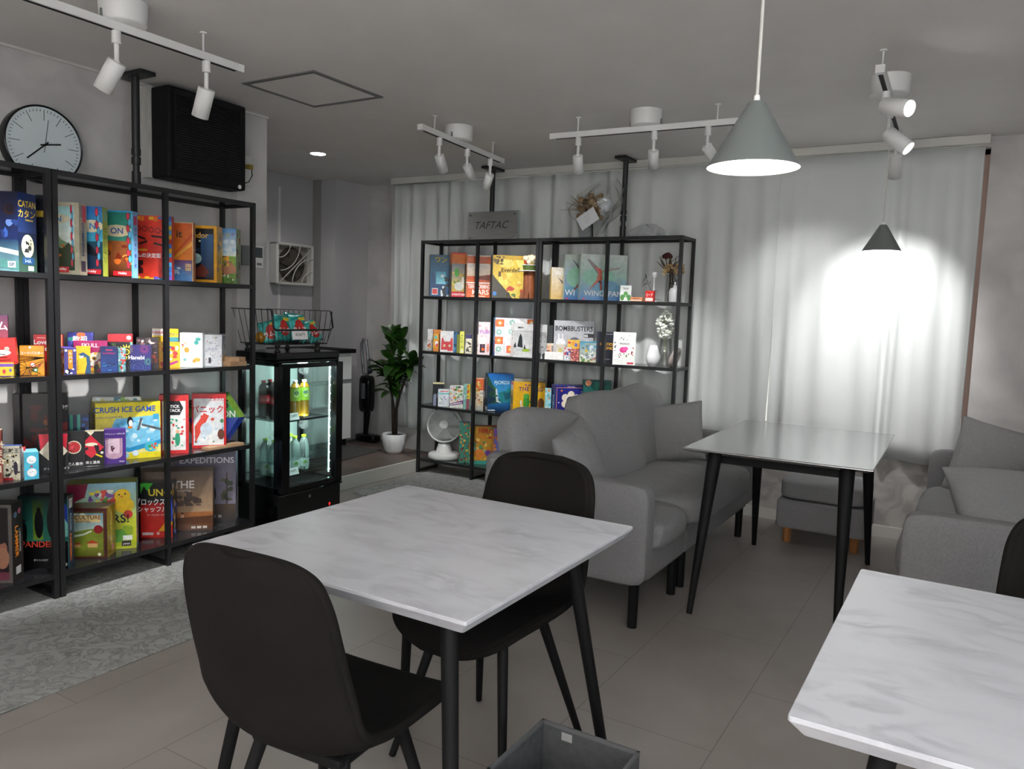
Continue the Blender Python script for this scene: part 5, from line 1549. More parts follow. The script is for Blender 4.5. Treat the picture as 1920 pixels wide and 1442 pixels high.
('card_game_box', 'dark floral box in the back row behind the right side of the fireworks box', -3.5283, 2.3612, 1.0005, 52, .0984, .1526, .12, '#2a2024', '#5a2a2a', '#302428', [('b', 0, .5, 1, 1, 26, .09, '#c8b8b0 #4a3a3c #8a5a5c #d8d0c8 #2a2024', 5), ('b', 0, 0, 1, .45, 12, .1, '#5a2420 #3a1a1a #8a3a2a', 6)], [], 'r', 'games on the left wall shelf, second row'),
('card_game_box', 'white and yellow box with red lettering peeking above the others by the middle post', -3.5731, 2.4929, 1.0005, 55, .1224, .1955, .05, '#ecc81c', '#c8a818', '#e8d040', [('r', 0, .82, .5, 1, '#e8e0dc'), ('t', 'HABA', .22, .9, .07, '#c02434'), ('r', .5, .5, 1, .78, '#4aa0b0'), ('t', 'アブカン', .75, .86, .07, '#3a5a8a'), ('b', .5, .5, 1, .75, 6, .1, '#3f90a8 #e08a3a #2f6a8a', 4)], [], 'r', 'games on the left wall shelf, second row'),
('card_game_box', 'small patterned box with violet top and orange lettering strip by the double post', -3.4444, 1.9333, 1.0005, 82, .0511, .118, .1035, '#4a4680', '#a88a34', '#5a4aa8', [('b', 0, 0, 1, .9, 10, .1, '#3a3870 #5a5898', 5), ('r', .32, .2, .68, .92, '#d8862c'), ('t', 'ん', .5, .8, .11, '#f0e8e0'), ('t', 'ハ', .5, .64, .1, '#f0e8e0'), ('t', 'ゲ', .5, .48, .1, '#f0e8e0'), ('b', .05, .02, .95, .22, 8, .14, '#f4f4f4 #18181c #ececec', 7), ('c', .15, .9, .1, '#eceaf4'), ('c', .85, .9, .1, '#eceaf4')], [('b', 0, 0, 1, .95, 34, .13, '#e8d028 #d8b8a0 #8a5a34 #c85a4a #f0e8d8 #6a4a2c', 6)], 'l', 'games on the left wall shelf, second row'),
('card_game_box', 'yellow card box with a dark blue wave shape', -3.4673, 2.0042, 1.0005, 60, .0573, .1221, .03, '#f0b81a', '#b8901a', '#d8a820', [('p', [(.15, .7), (.5, .78), (.95, .62), (1, .3), (1, 0), (.6, 0), (.75, .35), (.7, .6), (.45, .58), (.3, .66)], '#1d4f7a'), ('p', [(.2, .62), (.55, .66), (.5, .58), (.3, .55)], '#e8e4d8'), ('r', .1, .1, .14, .5, '#6a4a1a')], [], 'r', 'games on the left wall shelf, second row'),
('card_game_box', 'narrow navy card box with thin red script', -3.4767, 2.132, 1.0005, 58, .0707, .1177, .035, '#12285c', '#0d1c40', '#1a3068', [('g', 0, 0, 1, 1, '#14408a', '#121c54'), ('r', .3, .84, .7, .88, '#c82a5c'), ('t', 'Lumineux', .5, .74, .08, '#b02a6c'), ('b', .1, .2, .9, .38, 14, .05, '#0a1430 #3a90c8 #0a1838', 5), ('r', .42, .05, .62, .07, '#4aa0c8')], [], 'r', 'games on the left wall shelf, second row'),
('card_game_box', 'tiny picture card box between the navy card box and the fireworks box', -3.4713, 2.1917, 1.0005, 58, .0314, .1089, .03, '#7aa8b0', '#5a7a80', '#80a8b0', [('b', 0, 0, 1, 1, 24, .22, '#e8e4dc #c83a34 #3f8a90 #3a6a3c #9ac8d0 #5a3a2a', 5)], [], 'r', 'games on the left wall shelf, second row'),
('card_game_box', 'navy box with coloured fireworks and white script lettering', -3.4873, 2.2852, 1.0005, 52, .1113, .1181, .12, '#221f68', '#3a3878', '#2c2a70', [('g', 0, 0, 1, 1, '#1c2a78', '#2c1c6c'), ('c', .689, .1, .011, '#7ac0f0'), ('c', .794, .1, .011, '#7ac0f0'), ('c', .899, .1, .011, '#7ac0f0'), ('c', .6798, .1584, .011, '#7ac0f0'), ('c', .7796, .1908, .011, '#7ac0f0'), ('c', .8795, .2233, .011, '#7ac0f0'), ('c', .6529, .2111, .011, '#7ac0f0'), ('c', .7379, .2728, .011, '#7ac0f0'), ('c', .8228, .3345, .011, '#7ac0f0'), ('c', .6111, .2529, .011, '#7ac0f0'), ('c', .6728, .3378, .011, '#7ac0f0'), ('c', .7345, .4228, .011, '#7ac0f0'), ('c', .5584, .2797, .011, '#7ac0f0'), ('c', .5909, .3796, .011, '#7ac0f0'), ('c', .6233, .4795, .011, '#7ac0f0'), ('c', .5, .289, .011, '#7ac0f0'), ('c', .5, .394, .011, '#7ac0f0'), ('c', .5, .499, .011, '#7ac0f0'), ('c', .4416, .2798, .011, '#7ac0f0'), ('c', .4092, .3796, .011, '#7ac0f0'), ('c', .3767, .4795, .011, '#7ac0f0'), ('c', .3889, .2529, .011, '#7ac0f0'), ('c', .3272, .3379, .011, '#7ac0f0'), ('c', .2655, .4228, .011, '#7ac0f0'), ('c', .3471, .2111, .011, '#7ac0f0'), ('c', .2622, .2728, .011, '#7ac0f0'), ('c', .1772, .3346, .011, '#7ac0f0'), ('c', .3203, .1584, .011, '#7ac0f0'), ('c', .2204, .1909, .011, '#7ac0f0'), ('c', .1205, .2233, .011, '#7ac0f0'), ('c', .311, .1, .011, '#7ac0f0'), ('c', .206, .1, .011, '#7ac0f0'), ('c', .101, .1, .011, '#7ac0f0'), ('c', .3202, .0416, .011, '#7ac0f0'), ('c', .2204, .0092, .011, '#7ac0f0'), ('c', .1205, -.0233, .011, '#7ac0f0'), ('c', .3471, -.0111, .011, '#7ac0f0'), ('c', .2621, -.0728, .011, '#7ac0f0'), ('c', .1772, -.1345, .011, '#7ac0f0'), ('c', .3889, -.0529, .011, '#7ac0f0'), ('c', .3272, -.1378, .011, '#7ac0f0'), ('c', .2654, -.2228, .011, '#7ac0f0'), ('c', .4416, -.0797, .011, '#7ac0f0'), ('c', .4091, -.1796, .011, '#7ac0f0'), ('c', .3767, -.2795, .011, '#7ac0f0'), ('c', .5, -.089, .011, '#7ac0f0'), ('c', .5, -.194, .011, '#7ac0f0'), ('c', .4999, -.299, .011, '#7ac0f0'), ('c', .5584, -.0798, .011, '#7ac0f0'), ('c', .5908, -.1796, .011, '#7ac0f0'), ('c', .6232, -.2795, .011, '#7ac0f0'), ('c', .6111, -.0529, .011, '#7ac0f0'), ('c', .6728, -.1379, .011, '#7ac0f0'), ('c', .7345, -.2228, .011, '#7ac0f0'), ('c', .6529, -.0111, .011, '#7ac0f0'), ('c', .7378, -.0728, .011, '#7ac0f0'), ('c', .8228, -.1346, .011, '#7ac0f0'), ('c', .6797, .0416, .011, '#7ac0f0'), ('c', .7796, .0091, .011, '#7ac0f0'), ('c', .8794, -.0234, .011, '#7ac0f0'), ('c', .831, .85, .011, '#e0506c'), ('c', .876, .85, .011, '#e0506c'), ('c', .921, .85, .011, '#e0506c'), ('c', .823, .8851, .011, '#e0506c'), ('c', .8635, .9047, .011, '#e0506c'), ('c', .9041, .9242, .011, '#e0506c'), ('c', .8005, .9133, .011, '#e0506c'), ('c', .8286, .9485, .011, '#e0506c'), ('c', .8566, .9837, .011, '#e0506c'), ('c', .768, .929, .011, '#e0506c'), ('c', .778, .9728, .011, '#e0506c'), ('c', .7881, 1.0167, .011, '#e0506c'), ('c', .732, .929, .011, '#e0506c'), ('c', .722, .9728, .011, '#e0506c'), ('c', .712, 1.0167, .011, '#e0506c'), ('c', .6995, .9133, .011, '#e0506c'), ('c', .6714, .9485, .011, '#e0506c'), ('c', .6434, .9837, .011, '#e0506c'), ('c', .677, .8852, .011, '#e0506c'), ('c', .6365, .9047, .011, '#e0506c'), ('c', .5959, .9242, .011, '#e0506c'), ('c', .669, .85, .011, '#e0506c'), ('c', .624, .85, .011, '#e0506c'), ('c', .579, .85, .011, '#e0506c'), ('c', .677, .8149, .011, '#e0506c'), ('c', .6365, .7953, .011, '#e0506c'), ('c', .5959, .7758, .011, '#e0506c'), ('c', .6995, .7867, .011, '#e0506c'), ('c', .6714, .7515, .011, '#e0506c'), ('c', .6434, .7163, .011, '#e0506c'), ('c', .732, .771, .011, '#e0506c'), ('c', .7219, .7272, .011, '#e0506c'), ('c', .7119, .6833, .011, '#e0506c'), ('c', .768, .771, .011, '#e0506c'), ('c', .778, .7272, .011, '#e0506c'), ('c', .788, .6833, .011, '#e0506c'), ('c', .8005, .7867, .011, '#e0506c'), ('c', .8285, .7515, .011, '#e0506c'), ('c', .8566, .7163, .011, '#e0506c'), ('c', .823, .8148, .011, '#e0506c'), ('c', .8635, .7953, .011, '#e0506c'), ('c', .9041, .7758, .011, '#e0506c'), ('c', .19, .85, .011, '#e8d85a'), ('c', .24, .85, .011, '#e8d85a'), ('c', .29, .85, .011, '#e8d85a'), ('c', .1811, .889, .011, '#e8d85a'), ('c', .2261, .9107, .011, '#e8d85a'), ('c', .2712, .9324, .011, '#e8d85a'), ('c', .1561, .9204, .011, '#e8d85a'), ('c', .1873, .9595, .011, '#e8d85a'), ('c', .2185, .9985, .011, '#e8d85a'), ('c', .12, .9377, .011, '#e8d85a'), ('c', .1312, .9865, .011, '#e8d85a'), ('c', .1423, 1.0352, .011, '#e8d85a'), ('c', .08, .9377, .011, '#e8d85a'), ('c', .0689, .9865, .011, '#e8d85a'), ('c', .0577, 1.0352, .011, '#e8d85a'), ('c', .0439, .9204, .011, '#e8d85a'), ('c', .0127, .9595, .011, '#e8d85a'), ('c', -.0185, .9986, .011, '#e8d85a'), ('c', .0189, .8891, .011, '#e8d85a'), ('c', -.0261, .9108, .011, '#e8d85a'), ('c', -.0712, .9325, .011, '#e8d85a'), ('c', .01, .85, .011, '#e8d85a'), ('c', -.04, .85, .011, '#e8d85a'), ('c', -.09, .85, .011, '#e8d85a'), ('c', .0189, .811, .011, '#e8d85a'), ('c', -.0261, .7893, .011, '#e8d85a'), ('c', -.0712, .7676, .011, '#e8d85a'), ('c', .0439, .7796, .011, '#e8d85a'), ('c', .0127, .7406, .011, '#e8d85a'), ('c', -.0185, .7015, .011, '#e8d85a'), ('c', .08, .7623, .011, '#e8d85a'), ('c', .0688, .7135, .011, '#e8d85a'), ('c', .0577, .6648, .011, '#e8d85a'), ('c', .12, .7623, .011, '#e8d85a'), ('c', .1311, .7135, .011, '#e8d85a'), ('c', .1423, .6648, .011, '#e8d85a'), ('c', .1561, .7796, .011, '#e8d85a'), ('c', .1873, .7405, .011, '#e8d85a'), ('c', .2184, .7014, .011, '#e8d85a'), ('c', .1811, .8109, .011, '#e8d85a'), ('c', .2261, .7892, .011, '#e8d85a'), ('c', .2712, .7675, .011, '#e8d85a'), ('c', .9675, .35, .011, '#6ad08a'), ('c', 1.005, .35, .011, '#6ad08a'), ('c', 1.0425, .35, .011, '#6ad08a'), ('c', .9608, .3793, .011, '#6ad08a'), ('c', .9946, .3956, .011, '#6ad08a'), ('c', 1.0284, .4118, .011, '#6ad08a'), ('c', .9421, .4028, .011, '#6ad08a'), ('c', .9655, .4321, .011, '#6ad08a'), ('c', .9889, .4614, .011, '#6ad08a'), ('c', .915, .4158, .011, '#6ad08a'), ('c', .9234, .4524, .011, '#6ad08a'), ('c', .9317, .4889, .011, '#6ad08a'), ('c', .885, .4158, .011, '#6ad08a'), ('c', .8766, .4524, .011, '#6ad08a'), ('c', .8683, .4889, .011, '#6ad08a'), ('c', .8579, .4028, .011, '#6ad08a'), ('c', .8345, .4321, .011, '#6ad08a'), ('c', .8112, .4614, .011, '#6ad08a'), ('c', .8392, .3793, .011, '#6ad08a'), ('c', .8054, .3956, .011, '#6ad08a'), ('c', .7716, .4118, .011, '#6ad08a'), ('c', .8325, .35, .011, '#6ad08a'), ('c', .795, .35, .011, '#6ad08a'), ('c', .7575, .35, .011, '#6ad08a'), ('c', .8392, .3207, .011, '#6ad08a'), ('c', .8054, .3045, .011, '#6ad08a'), ('c', .7716, .2882, .011, '#6ad08a'), ('c', .8579, .2972, .011, '#6ad08a'), ('c', .8345, .2679, .011, '#6ad08a'), ('c', .8111, .2386, .011, '#6ad08a'), ('c', .885, .2842, .011, '#6ad08a'), ('c', .8766, .2476, .011, '#6ad08a'), ('c', .8683, .2111, .011, '#6ad08a'), ('c', .915, .2842, .011, '#6ad08a'), ('c', .9233, .2476, .011, '#6ad08a'), ('c', .9317, .2111, .011, '#6ad08a'), ('c', .9421, .2972, .011, '#6ad08a'), ('c', .9655, .2679, .011, '#6ad08a'), ('c', .9888, .2386, .011, '#6ad08a'), ('c', .9608, .3207, .011, '#6ad08a'), ('c', .9946, .3044, .011, '#6ad08a'), ('c', 1.0284, .2881, .011, '#6ad08a'), ('t', 'Hanabi', .44, .52, .16, '#f6f6fc')], [('v', 'Hanabi', .5, .55, .6, '#e0e0f0')], 'r', 'games on the left wall shelf, second row'),
('card_game_box', 'yellow box with red and white jumping figures right of the middle post', -3.4967, 2.46, 1.0005, 55, .1001, .1312, .05, '#f0b424', '#c8901c', '#e0a824', [('r', .4, .05, .95, .95, '#f2bc2c'), ('b', .45, .3, .95, .85, 9, .14, '#e8e8ee #d83a3c #f0f0f0 #3a5aa8', 6), ('p', [(.5, .2), (.9, .3), (.9, .22), (.55, .1)], '#c03a8a'), ('b', 0, 0, .4, 1, 12, .1, '#c83a24 #e8a01c #8a5a24', 5)], [], 'r', 'games on the left wall shelf, second row'),
('board_game_box', 'large white box with scattered teal and orange doodles', -3.4861, 2.5806, 1.0005, 46, .1096, .177, .0869, '#eceef0', '#d0d4d6', '#e4e6e8', [('b', .08, .55, .35, .75, 4, .05, '#f0a83a #e8c04a', 5), ('e', .3, .5, .11, .08, '#eaa43a'), ('c', .72, .72, .1, '#3fb0a8'), ('e', .8, .82, .12, .05, '#3fb0a8'), ('e', .75, .22, .15, .06, '#f0b84a'), ('e', .62, .18, .07, .05, '#e89a3a'), ('k', .22, .22, .1, 7, '#3fb0b0'), ('e', .12, .65, .05, .03, '#e06a7a')], [], 'r', 'games on the left wall shelf, second row'),
('board_game_box', 'white box with grey and black doodles at the right end of the second shelf', -3.48, 2.7102, 1.0005, 42, .086, .1676, .1158, '#e6e8ec', '#dcdfe4', '#e0e2e6', [('b', .05, .05, .95, .95, 26, .045, '#8a8a9a #c8ccd4 #b04a3c #5a5a68 #7a9ac0 #e8c86a', 5), ('t', 'ふぶち', .45, .55, .09, '#9a9fc0'), ('e', .3, .18, .08, .1, '#3c3c48')], [('p', [(0, .2), (1, .4), (1, .3), (0, .1)], '#e8b43a'), ('b', .1, .5, .9, .95, 5, .2, '#8a8a9a #b0b4bc', 3)], 'r', 'games on the left wall shelf, second row'),
('card_game_box', 'dark red box with pale characters cut by the left picture edge', -3.4644, 1.6156, .5605, 60, .0656, .2222, .05, '#7a2a1c', '#5a2018', '#b8a890', [('v', 'ホッター', .9, .5, .6, '#d8c8b0'), ('r', 0, 0, .75, 1, '#6a241a')], [], 'r', 'games on the left wall shelf, third row'),
('board_game_box', 'big black box with a dark red battle scene and white script', -3.6275, 1.8958, .5605, 56, .2128, .3404, .06, '#1c1718', '#141012', '#1a1616', [('b', .1, .2, .7, .85, 22, .1, '#2a1c1c #4a1814 #241a1c #5c1c16 #1a1416', 5), ('b', .45, .25, .62, .8, 7, .05, '#8a4a14 #a8641c #5a2a14', 6), ('p', [(.82, 0), (1, 0), (1, .62), (.9, .6)], '#7a1c18'), ('t', 'King', .88, .82, .09, '#d8d4d4'), ('e', .6, .35, .15, .04, '#6a3a1c'), ('v', 'ゲーム', .95, .3, .2, '#d0a8a0')], [], 'r', 'games on the left wall shelf, third row'),
('card_game_box', 'comic box with black ink drawings and kanji title, left shelf third level', -3.4693, 1.6893, .5605, 48, .0637, .148, .0316, '#c8c4b0', '#8a8a88', '#3f5aa8', [('b', 0, 0, 1, .75, 60, .08, '#1c1a18 #e0dcc8 #a89a5c #3a3830 #c8b87a', 5), ('r', 0, 0, .6, .08, '#8a1c24'), ('t', '頂獣王', .5, .86, .14, '#201c18'), ('e', .75, .35, .13, .2, '#2a2434')], [('b', 0, 0, 1, 1, 20, .2, '#3a3838 #b0aca0 #6a5a50', 4)], 'r', 'games on the left wall shelf, third row'),
('card_game_box', 'red edged card standing behind the pale blue bear box', -3.4774, 1.7414, .5605, 60, .0175, .1332, .02, '#e8dcd8', '#c02a30', '#d84a4c', [('r', .55, 0, 1, 1, '#c8242c')], [], 'r', 'games on the left wall shelf, third row'),
('card_game_box', 'small pale blue box with two white round bears', -3.428, 1.7497, .5605, 68, .0533, .1178, .0948, '#4ab4d0', '#d8e8ee', '#8ad0e0', [('c', .5, .72, .33, '#f0f2f4'), ('c', .52, .25, .34, '#f0f2f4'), ('e', .5, .48, .1, .03, '#d83a4a'), ('c', .42, .68, .03, '#20242a'), ('c', .56, .66, .03, '#20242a'), ('c', .42, .26, .03, '#20242a'), ('c', .56, .28, .03, '#20242a')], [('b', 0, 0, 1, 1, 6, .3, '#c0507a #3a70a8', 4)], 'l', 'games on the left wall shelf, third row'),
('board_game_box', 'striped blue and green box with yellow lettering between the black boxes', -3.5725, 2.0356, .5605, 56, .0877, .2375, .05, '#16284a', '#101c34', '#20304c', [('r', .1, .55, .25, 1, '#3fa08a'), ('r', .45, .55, .6, 1, '#4aa89a'), ('b', .65, .6, 1, .95, 6, .1, '#2a50a8 #3a6ac0', 3), ('t', 'オユ。', .45, .62, .16, '#e8b82c')], [], 'r', 'games on the left wall shelf, third row'),
('board_game_box', 'white and green picture box standing behind the yellow penguin game', -3.6213, 2.2579, .5605, 54, .2153, .2983, .05, '#d0d6d4', '#a8b0a8', '#dce0e0', [('b', 0, .8, 1, 1, 20, .06, '#7aa84a #4a7a8a #e0e8f0 #5a8a3a #c8c060', 5)], [], 'r', 'games on the left wall shelf, third row'),
('board_game_box', 'wide yellow box with blue lettering and a penguin on blue ice', -3.5266, 2.2569, .5605, 67, .2888, .2802, .12, '#e8d82c', '#d8c01c', '#e0d850', [('g', 0, .1, 1, 1, '#f0e68a', '#e6d41e'), ('p', [(.12, .3), (.3, .72), (.98, .76), (1, .32), (.5, .2)], '#7cc8ea'), ('p', [(.12, .3), (.5, .2), (1, .32), (1, .24), (.5, .12), (.12, .24)], '#2f9ad0'), ('b', .25, .3, .95, .68, 30, .045, '#d8f0fa #a8dcf4 #5ab0e0 #eef8fc', 5), ('e', .52, .66, .045, .09, '#181c24'), ('e', .53, .63, .03, .06, '#f4f4f4'), ('e', .52, .56, .04, .02, '#e8862c'), ('p', [(.62, .5), (.68, .72), (.72, .72), (.66, .5)], '#5a6068'), ('p', [(.7, .62), (1, .52), (1, .48), (.7, .58)], '#5a6068'), ('e', .85, .2, .11, .09, '#4ac0d8'), ('b', .78, .14, .95, .26, 6, .03, '#e04a3c #f0e04a #3aa84a', 3), ('t', 'CRUSH ICE GAME', .45, .88, .1, '#2a5ab8'), ('t', 'ペンギンアイスを落とすな', .2, .75, .035, '#3a60b0'), ('r', .88, .68, .97, .78, '#4ab0dc'), ('c', .45, .07, .05, '#a8d8f0'), ('c', .6, .1, .05, '#dceef8')], [('v', 'CRUSH ICE', .5, .5, .85, '#2a5ab8')], 'l', 'games on the left wall shelf, third row'),
('card_game_box', 'black card box with a red and cream diamond behind the double post', -3.4782, 1.8695, .5605, 57, .1108, .1763, .05, '#121114', '#141316', '#1c1a1c', [('p', [(0, 1), (1, 1), (1, .95), (.95, .6), (.5, .3), (.05, .62)], '#c41c34'), ('p', [(.5, .95), (1, .55), (.5, .22), (0, .55)], '#e4dcc4'), ('c', .72, .38, .11, '#c41c34'), ('t', 'ダイイングライト', .6, .12, .07, '#f0f0f0')], [], 'r', 'games on the left wall shelf, third row'),
('card_game_box', 'black card box with a round watermelon picture', -3.5024, 1.9734, .5605, 57, .0897, .1715, .04, '#141216', '#101012', '#1c1a1e', [('c', .5, .58, .34, '#d8d4b8'), ('c', .5, .58, .29, '#b8242c'), ('b', .3, .45, .65, .7, 5, .1, '#e0505a #8a1820', 4), ('t', '殺人事件', .55, .13, .09, '#e8e8e8')], [], 'r', 'games on the left wall shelf, third row'),
('card_game_box', 'black card box with a red diamond, yellow key and white kanji title', -3.4774, 2.0378, .5605, 57, .1078, .1677, .05, '#100f12', '#100f12', '#b8b090', [('p', [(.35, 1), (.65, 1), (.5, .88)], '#e4dcc4'), ('p', [(.5, .9), (1, .55), (.52, .26), (0, .55)], '#d41c38'), ('e', .52, .64, .24, .05, '#ece6c8'), ('p', [(.62, .62), (.8, .6), (.82, .42), (.7, .4)], '#121014'), ('p', [(.2, .5), (.4, .58), (.4, .5), (.25, .47)], '#121014'), ('p', [(.68, .38), (.95, .3), (.92, .26), (.68, .34)], '#e8d41c'), ('c', .92, .4, .06, '#ece6dc'), ('t', '死体と温泉', .5, .14, .085, '#f4f4f4'), ('t', 'はじめての旅行殺人ミステリー', .5, .03, .03, '#d8d8d8')], [], 'r', 'games on the left wall shelf, third row'),
('card_game_box', 'violet card box with a pink window picture', -3.4732, 2.1522, .5605, 57, .0926, .1653, .05, '#4a1f86', '#361668', '#5a2c98', [('r', .06, .28, .84, .74, '#c8a0b8'), ('e', .45, .26, .39, .12, '#c8a0b8'), ('r', .2, .3, .7, .72, '#e0c4d4'), ('b', .3, .35, .65, .52, 6, .08, '#5a1c3c #4a1832', 4), ('r', 0, .7, .22, .715, '#3a2a50'), ('r', .12, .3, .135, .74, '#3a2a50'), ('r', .76, .3, .775, .74, '#3a2a50'), ('t', 'ラウムニューの殺人鬼', .5, .87, .05, '#e8e0f0'), ('t', 'Game', .8, .07, .04, '#f0f0f0')], [], 'r', 'games on the left wall shelf, third row'),
('board_game_box', 'red framed white box with a black hexagon title and green figures', -3.4904, 2.4797, .5605, 52, .1378, .3014, .08, '#d42a2e', '#c8262c', '#b82028', [('r', .1, .06, .9, .9, '#f2f0ee'), ('p', [(.2, .78), (.3, .9), (.7, .9), (.82, .78), (.7, .66), (.3, .66)], '#17151a'), ('t', 'STICK', .5, .81, .05, '#fff'), ('t', 'STACK', .5, .74, .05, '#fff'), ('b', .12, .12, .88, .6, 26, .05, '#2f9a78 #d8342e #3fb08a #e86a5a', 5), ('e', .62, .25, .09, .12, '#2fa078'), ('c', .62, .38, .07, '#e8b890')], [('v', 'STICK STACK', .5, .35, .5, '#f8d8d8')], 'r', 'games on the left wall shelf, third row'),
('board_game_box', 'red framed box with white katakana and a crocodile and eagle picture', -3.5006, 2.6986, .5605, 52, .171, .2895, .08, '#d8262c', '#cc242a', '#b82028', [('r', .05, .05, .93, .92, '#e8eef0'), ('b', .08, .1, .92, .65, 36, .06, '#3f9ad0 #f0f4f4 #d84a3c #8a4a2c #c8e0ec #3f8a5a #e8eef2', 7), ('p', [(.1, .1), (.5, .6), (.35, .65), (.08, .4)], '#e04a3a'), ('e', .42, .35, .18, .12, '#cfe2ee'), ('t', 'パニック', .45, .72, .14, '#cc1c2c'), ('t', 'ごきげん', .72, .9, .06, '#cc1c2c'), ('e', .85, .25, .1, .1, '#6a3a24')], [('v', 'STICK STACK', .5, .5, .7, '#f0e0e0')], 'r', 'games on the left wall shelf, third row'),
('board_game_box', 'dark framed box with a painted face, cut by the left picture edge', -3.5266, 1.6116, .1205, 38, .1996, .3402, .0924, '#5a5450', '#2a2624', '#2c2a2a', [('r', 0, .04, .93, .96, '#1a1214'), ('b', .3, .1, .9, .6, 14, .13, '#5a2430 #8a5a48 #3a1a24 #a8705a #6a2a3c', 5), ('e', .8, .32, .14, .14, '#9a6a54'), ('r', 0, .04, .93, .14, '#6a3040')], [('v', 'LAMMER', .42, .5, .4, '#e0861c'), ('v', 'CARDGAME', .72, .5, .3, '#a8a8a0'), ('r', .3, .08, .75, .18, '#c8c8c4'), ('c', .35, .85, .14, '#6a8ab0'), ('c', .7, .88, .14, '#b0607a')], 'r', 'games on the left wall shelf, bottom row'),
('board_game_box', 'dark green box with red capitals and standing dark silhouettes', -3.5301, 1.8438, .1205, 38, .2084, .3322, .0636, '#0c1a1c', '#16283c', '#141c20', [('g', 0, .38, 1, 1, '#2a7a68', '#0c1418'), ('p', [(.7, .38), (1, .45), (1, .85), (.75, .98)], '#8ad0c0'), ('p', [(.72, 1), (1, .62), (1, .85), (.85, 1)], '#2a3ca0'), ('g', .3, .4, .5, .95, '#6a8a2a', '#20301c'), ('e', .42, .62, .09, .2, '#080a0c'), ('c', .42, .82, .045, '#140e0c'), ('e', .68, .66, .1, .24, '#0a0c10'), ('c', .66, .88, .05, '#241412'), ('e', .12, .5, .06, .14, '#060a0c'), ('c', .12, .66, .035, '#2a1a14'), ('r', 0, 0, 1, .37, '#08090b'), ('t', 'PANDEMIC', .5, .34, .085, '#d8402a'), ('t', '新たなる試練', .45, .12, .03, '#a8a8a8'), ('r', .8, .04, .98, .08, '#d8d8d8'), ('t', 'Hobby', .89, .06, .03, '#202020')], [('v', 'PANDEMIC', .45, .27, .38, '#e0702c'), ('r', .3, .82, .8, .95, '#cfd8d8'), ('v', '新たなる試練', .5, .62, .25, '#9ab8c8'), ('r', 0, 0, .08, 1, '#2a7a88')], 'r', 'games on the left wall shelf, bottom row'),
('board_game_box', 'wide green and yellow box with a yellow chick and plump fruit creatures', -3.5792, 2.1483, .1205, 52, .2963, .3298, .12, '#b8c42a', '#a8c8c0', '#c8d060', [('g', 0, .45, 1, 1, '#b8c83a', '#8fc0d8'), ('p', [(0, .8), (.3, .62), (.36, .5), (.25, .42), (0, .55)], '#b8285c'), ('p', [(0, 1), (.3, 1), (.25, .8), (0, .7)], '#8a1c3c'), ('b', .3, .62, .75, .9, 34, .05, '#7a4a98 #d84a3c #e8d84a #4a8a3c #f0f0e8 #5a3a88', 5), ('c', .8, .8, .12, '#f2c81c'), ('e', .82, .66, .15, .12, '#f2c81c'), ('c', .75, .82, .014, '#141414'), ('c', .84, .83, .014, '#141414'), ('e', .79, .79, .02, .012, '#e8702c'), ('g', 0, .05, 1, .45, '#a8b81c', '#c4cc3a'), ('b', .4, .1, .95, .35, 9, .1, '#8aa82a #b8cc4a #5a9a3a', 6), ('t', 'CRITTERS!', .45, .46, .13, '#16161c'), ('r', .78, .04, .92, .12, '#141418'), ('t', 'JAPAN', .85, .07, .03, '#e8e8e8'), ('r', .8, .13, .94, .2, '#e8f0e8'), ('c', .88, .52, .07, '#c83a34'), ('e', .6, .66, .08, .05, '#3f6ac0')], [('v', 'CRITTERS!', .5, .5, .5, '#2a2a34'), ('b', 0, 0, 1, .3, 12, .2, '#8a4a98 #e8e04a #4a9a5a #f0f0f0', 4)], 'r', 'games on the left wall shelf, bottom row'),
('board_game_box', 'brown framed box with green fields, red roofed farmhouses and a red seal', -3.5138, 2.0358, .1205, 40, .1718, .2412, .1128, '#4a1c1c', '#8a7428', '#7a6a3c', [('r', .03, .03, .93, .93, '#5c4a1c'), ('r', 0, .05, .9, .9, '#8a8a3c'), ('g', 0, .45, .9, .9, '#c8dcc4', '#6aa0c0'), ('b', 0, .8, .9, .9, 6, .12, '#e8f0f0 #a8ccd8', 4), ('p', [(0, .5), (.5, .58), (.9, .6), (.9, .05), (0, .05)], '#7a8a2c'), ('p', [(0, .45), (.4, .5), (.6, .56), (.62, .54), (.4, .46), (0, .4)], '#d8e4d0'), ('p', [(.5, .22), (.75, .22), (.75, .3), (.5, .3)], '#d8b070'), ('p', [(.45, .3), (.62, .37), (.8, .3)], '#b8442c'), ('p', [(.15, .22), (.32, .22), (.32, .28), (.15, .28)], '#d8b070'), ('p', [(.12, .28), (.25, .33), (.36, .28)], '#b8442c'), ('g', 0, .05, .9, .18, '#5c641c', '#7a7c28'), ('r', 0, .72, .84, .87, '#d8c48a'), ('t', 'VITICULTURE', .38, .82, .085, '#6a3a20'), ('t', 'ESSENTIAL', .4, .74, .04, '#6a3a20'), ('c', .78, .58, .12, '#8a1c20'), ('c', .8, .08, .045, '#e0dcc8')], [('v', 'VITICULTURE', .5, .55, .7, '#d8c06a'), ('b', 0, 0, 1, 1, 10, .2, '#a08a3a #7a6420', 4), ('r', .5, .08, .8, .2, '#c8807a')], 'r', 'games on the left wall shelf, bottom row'),
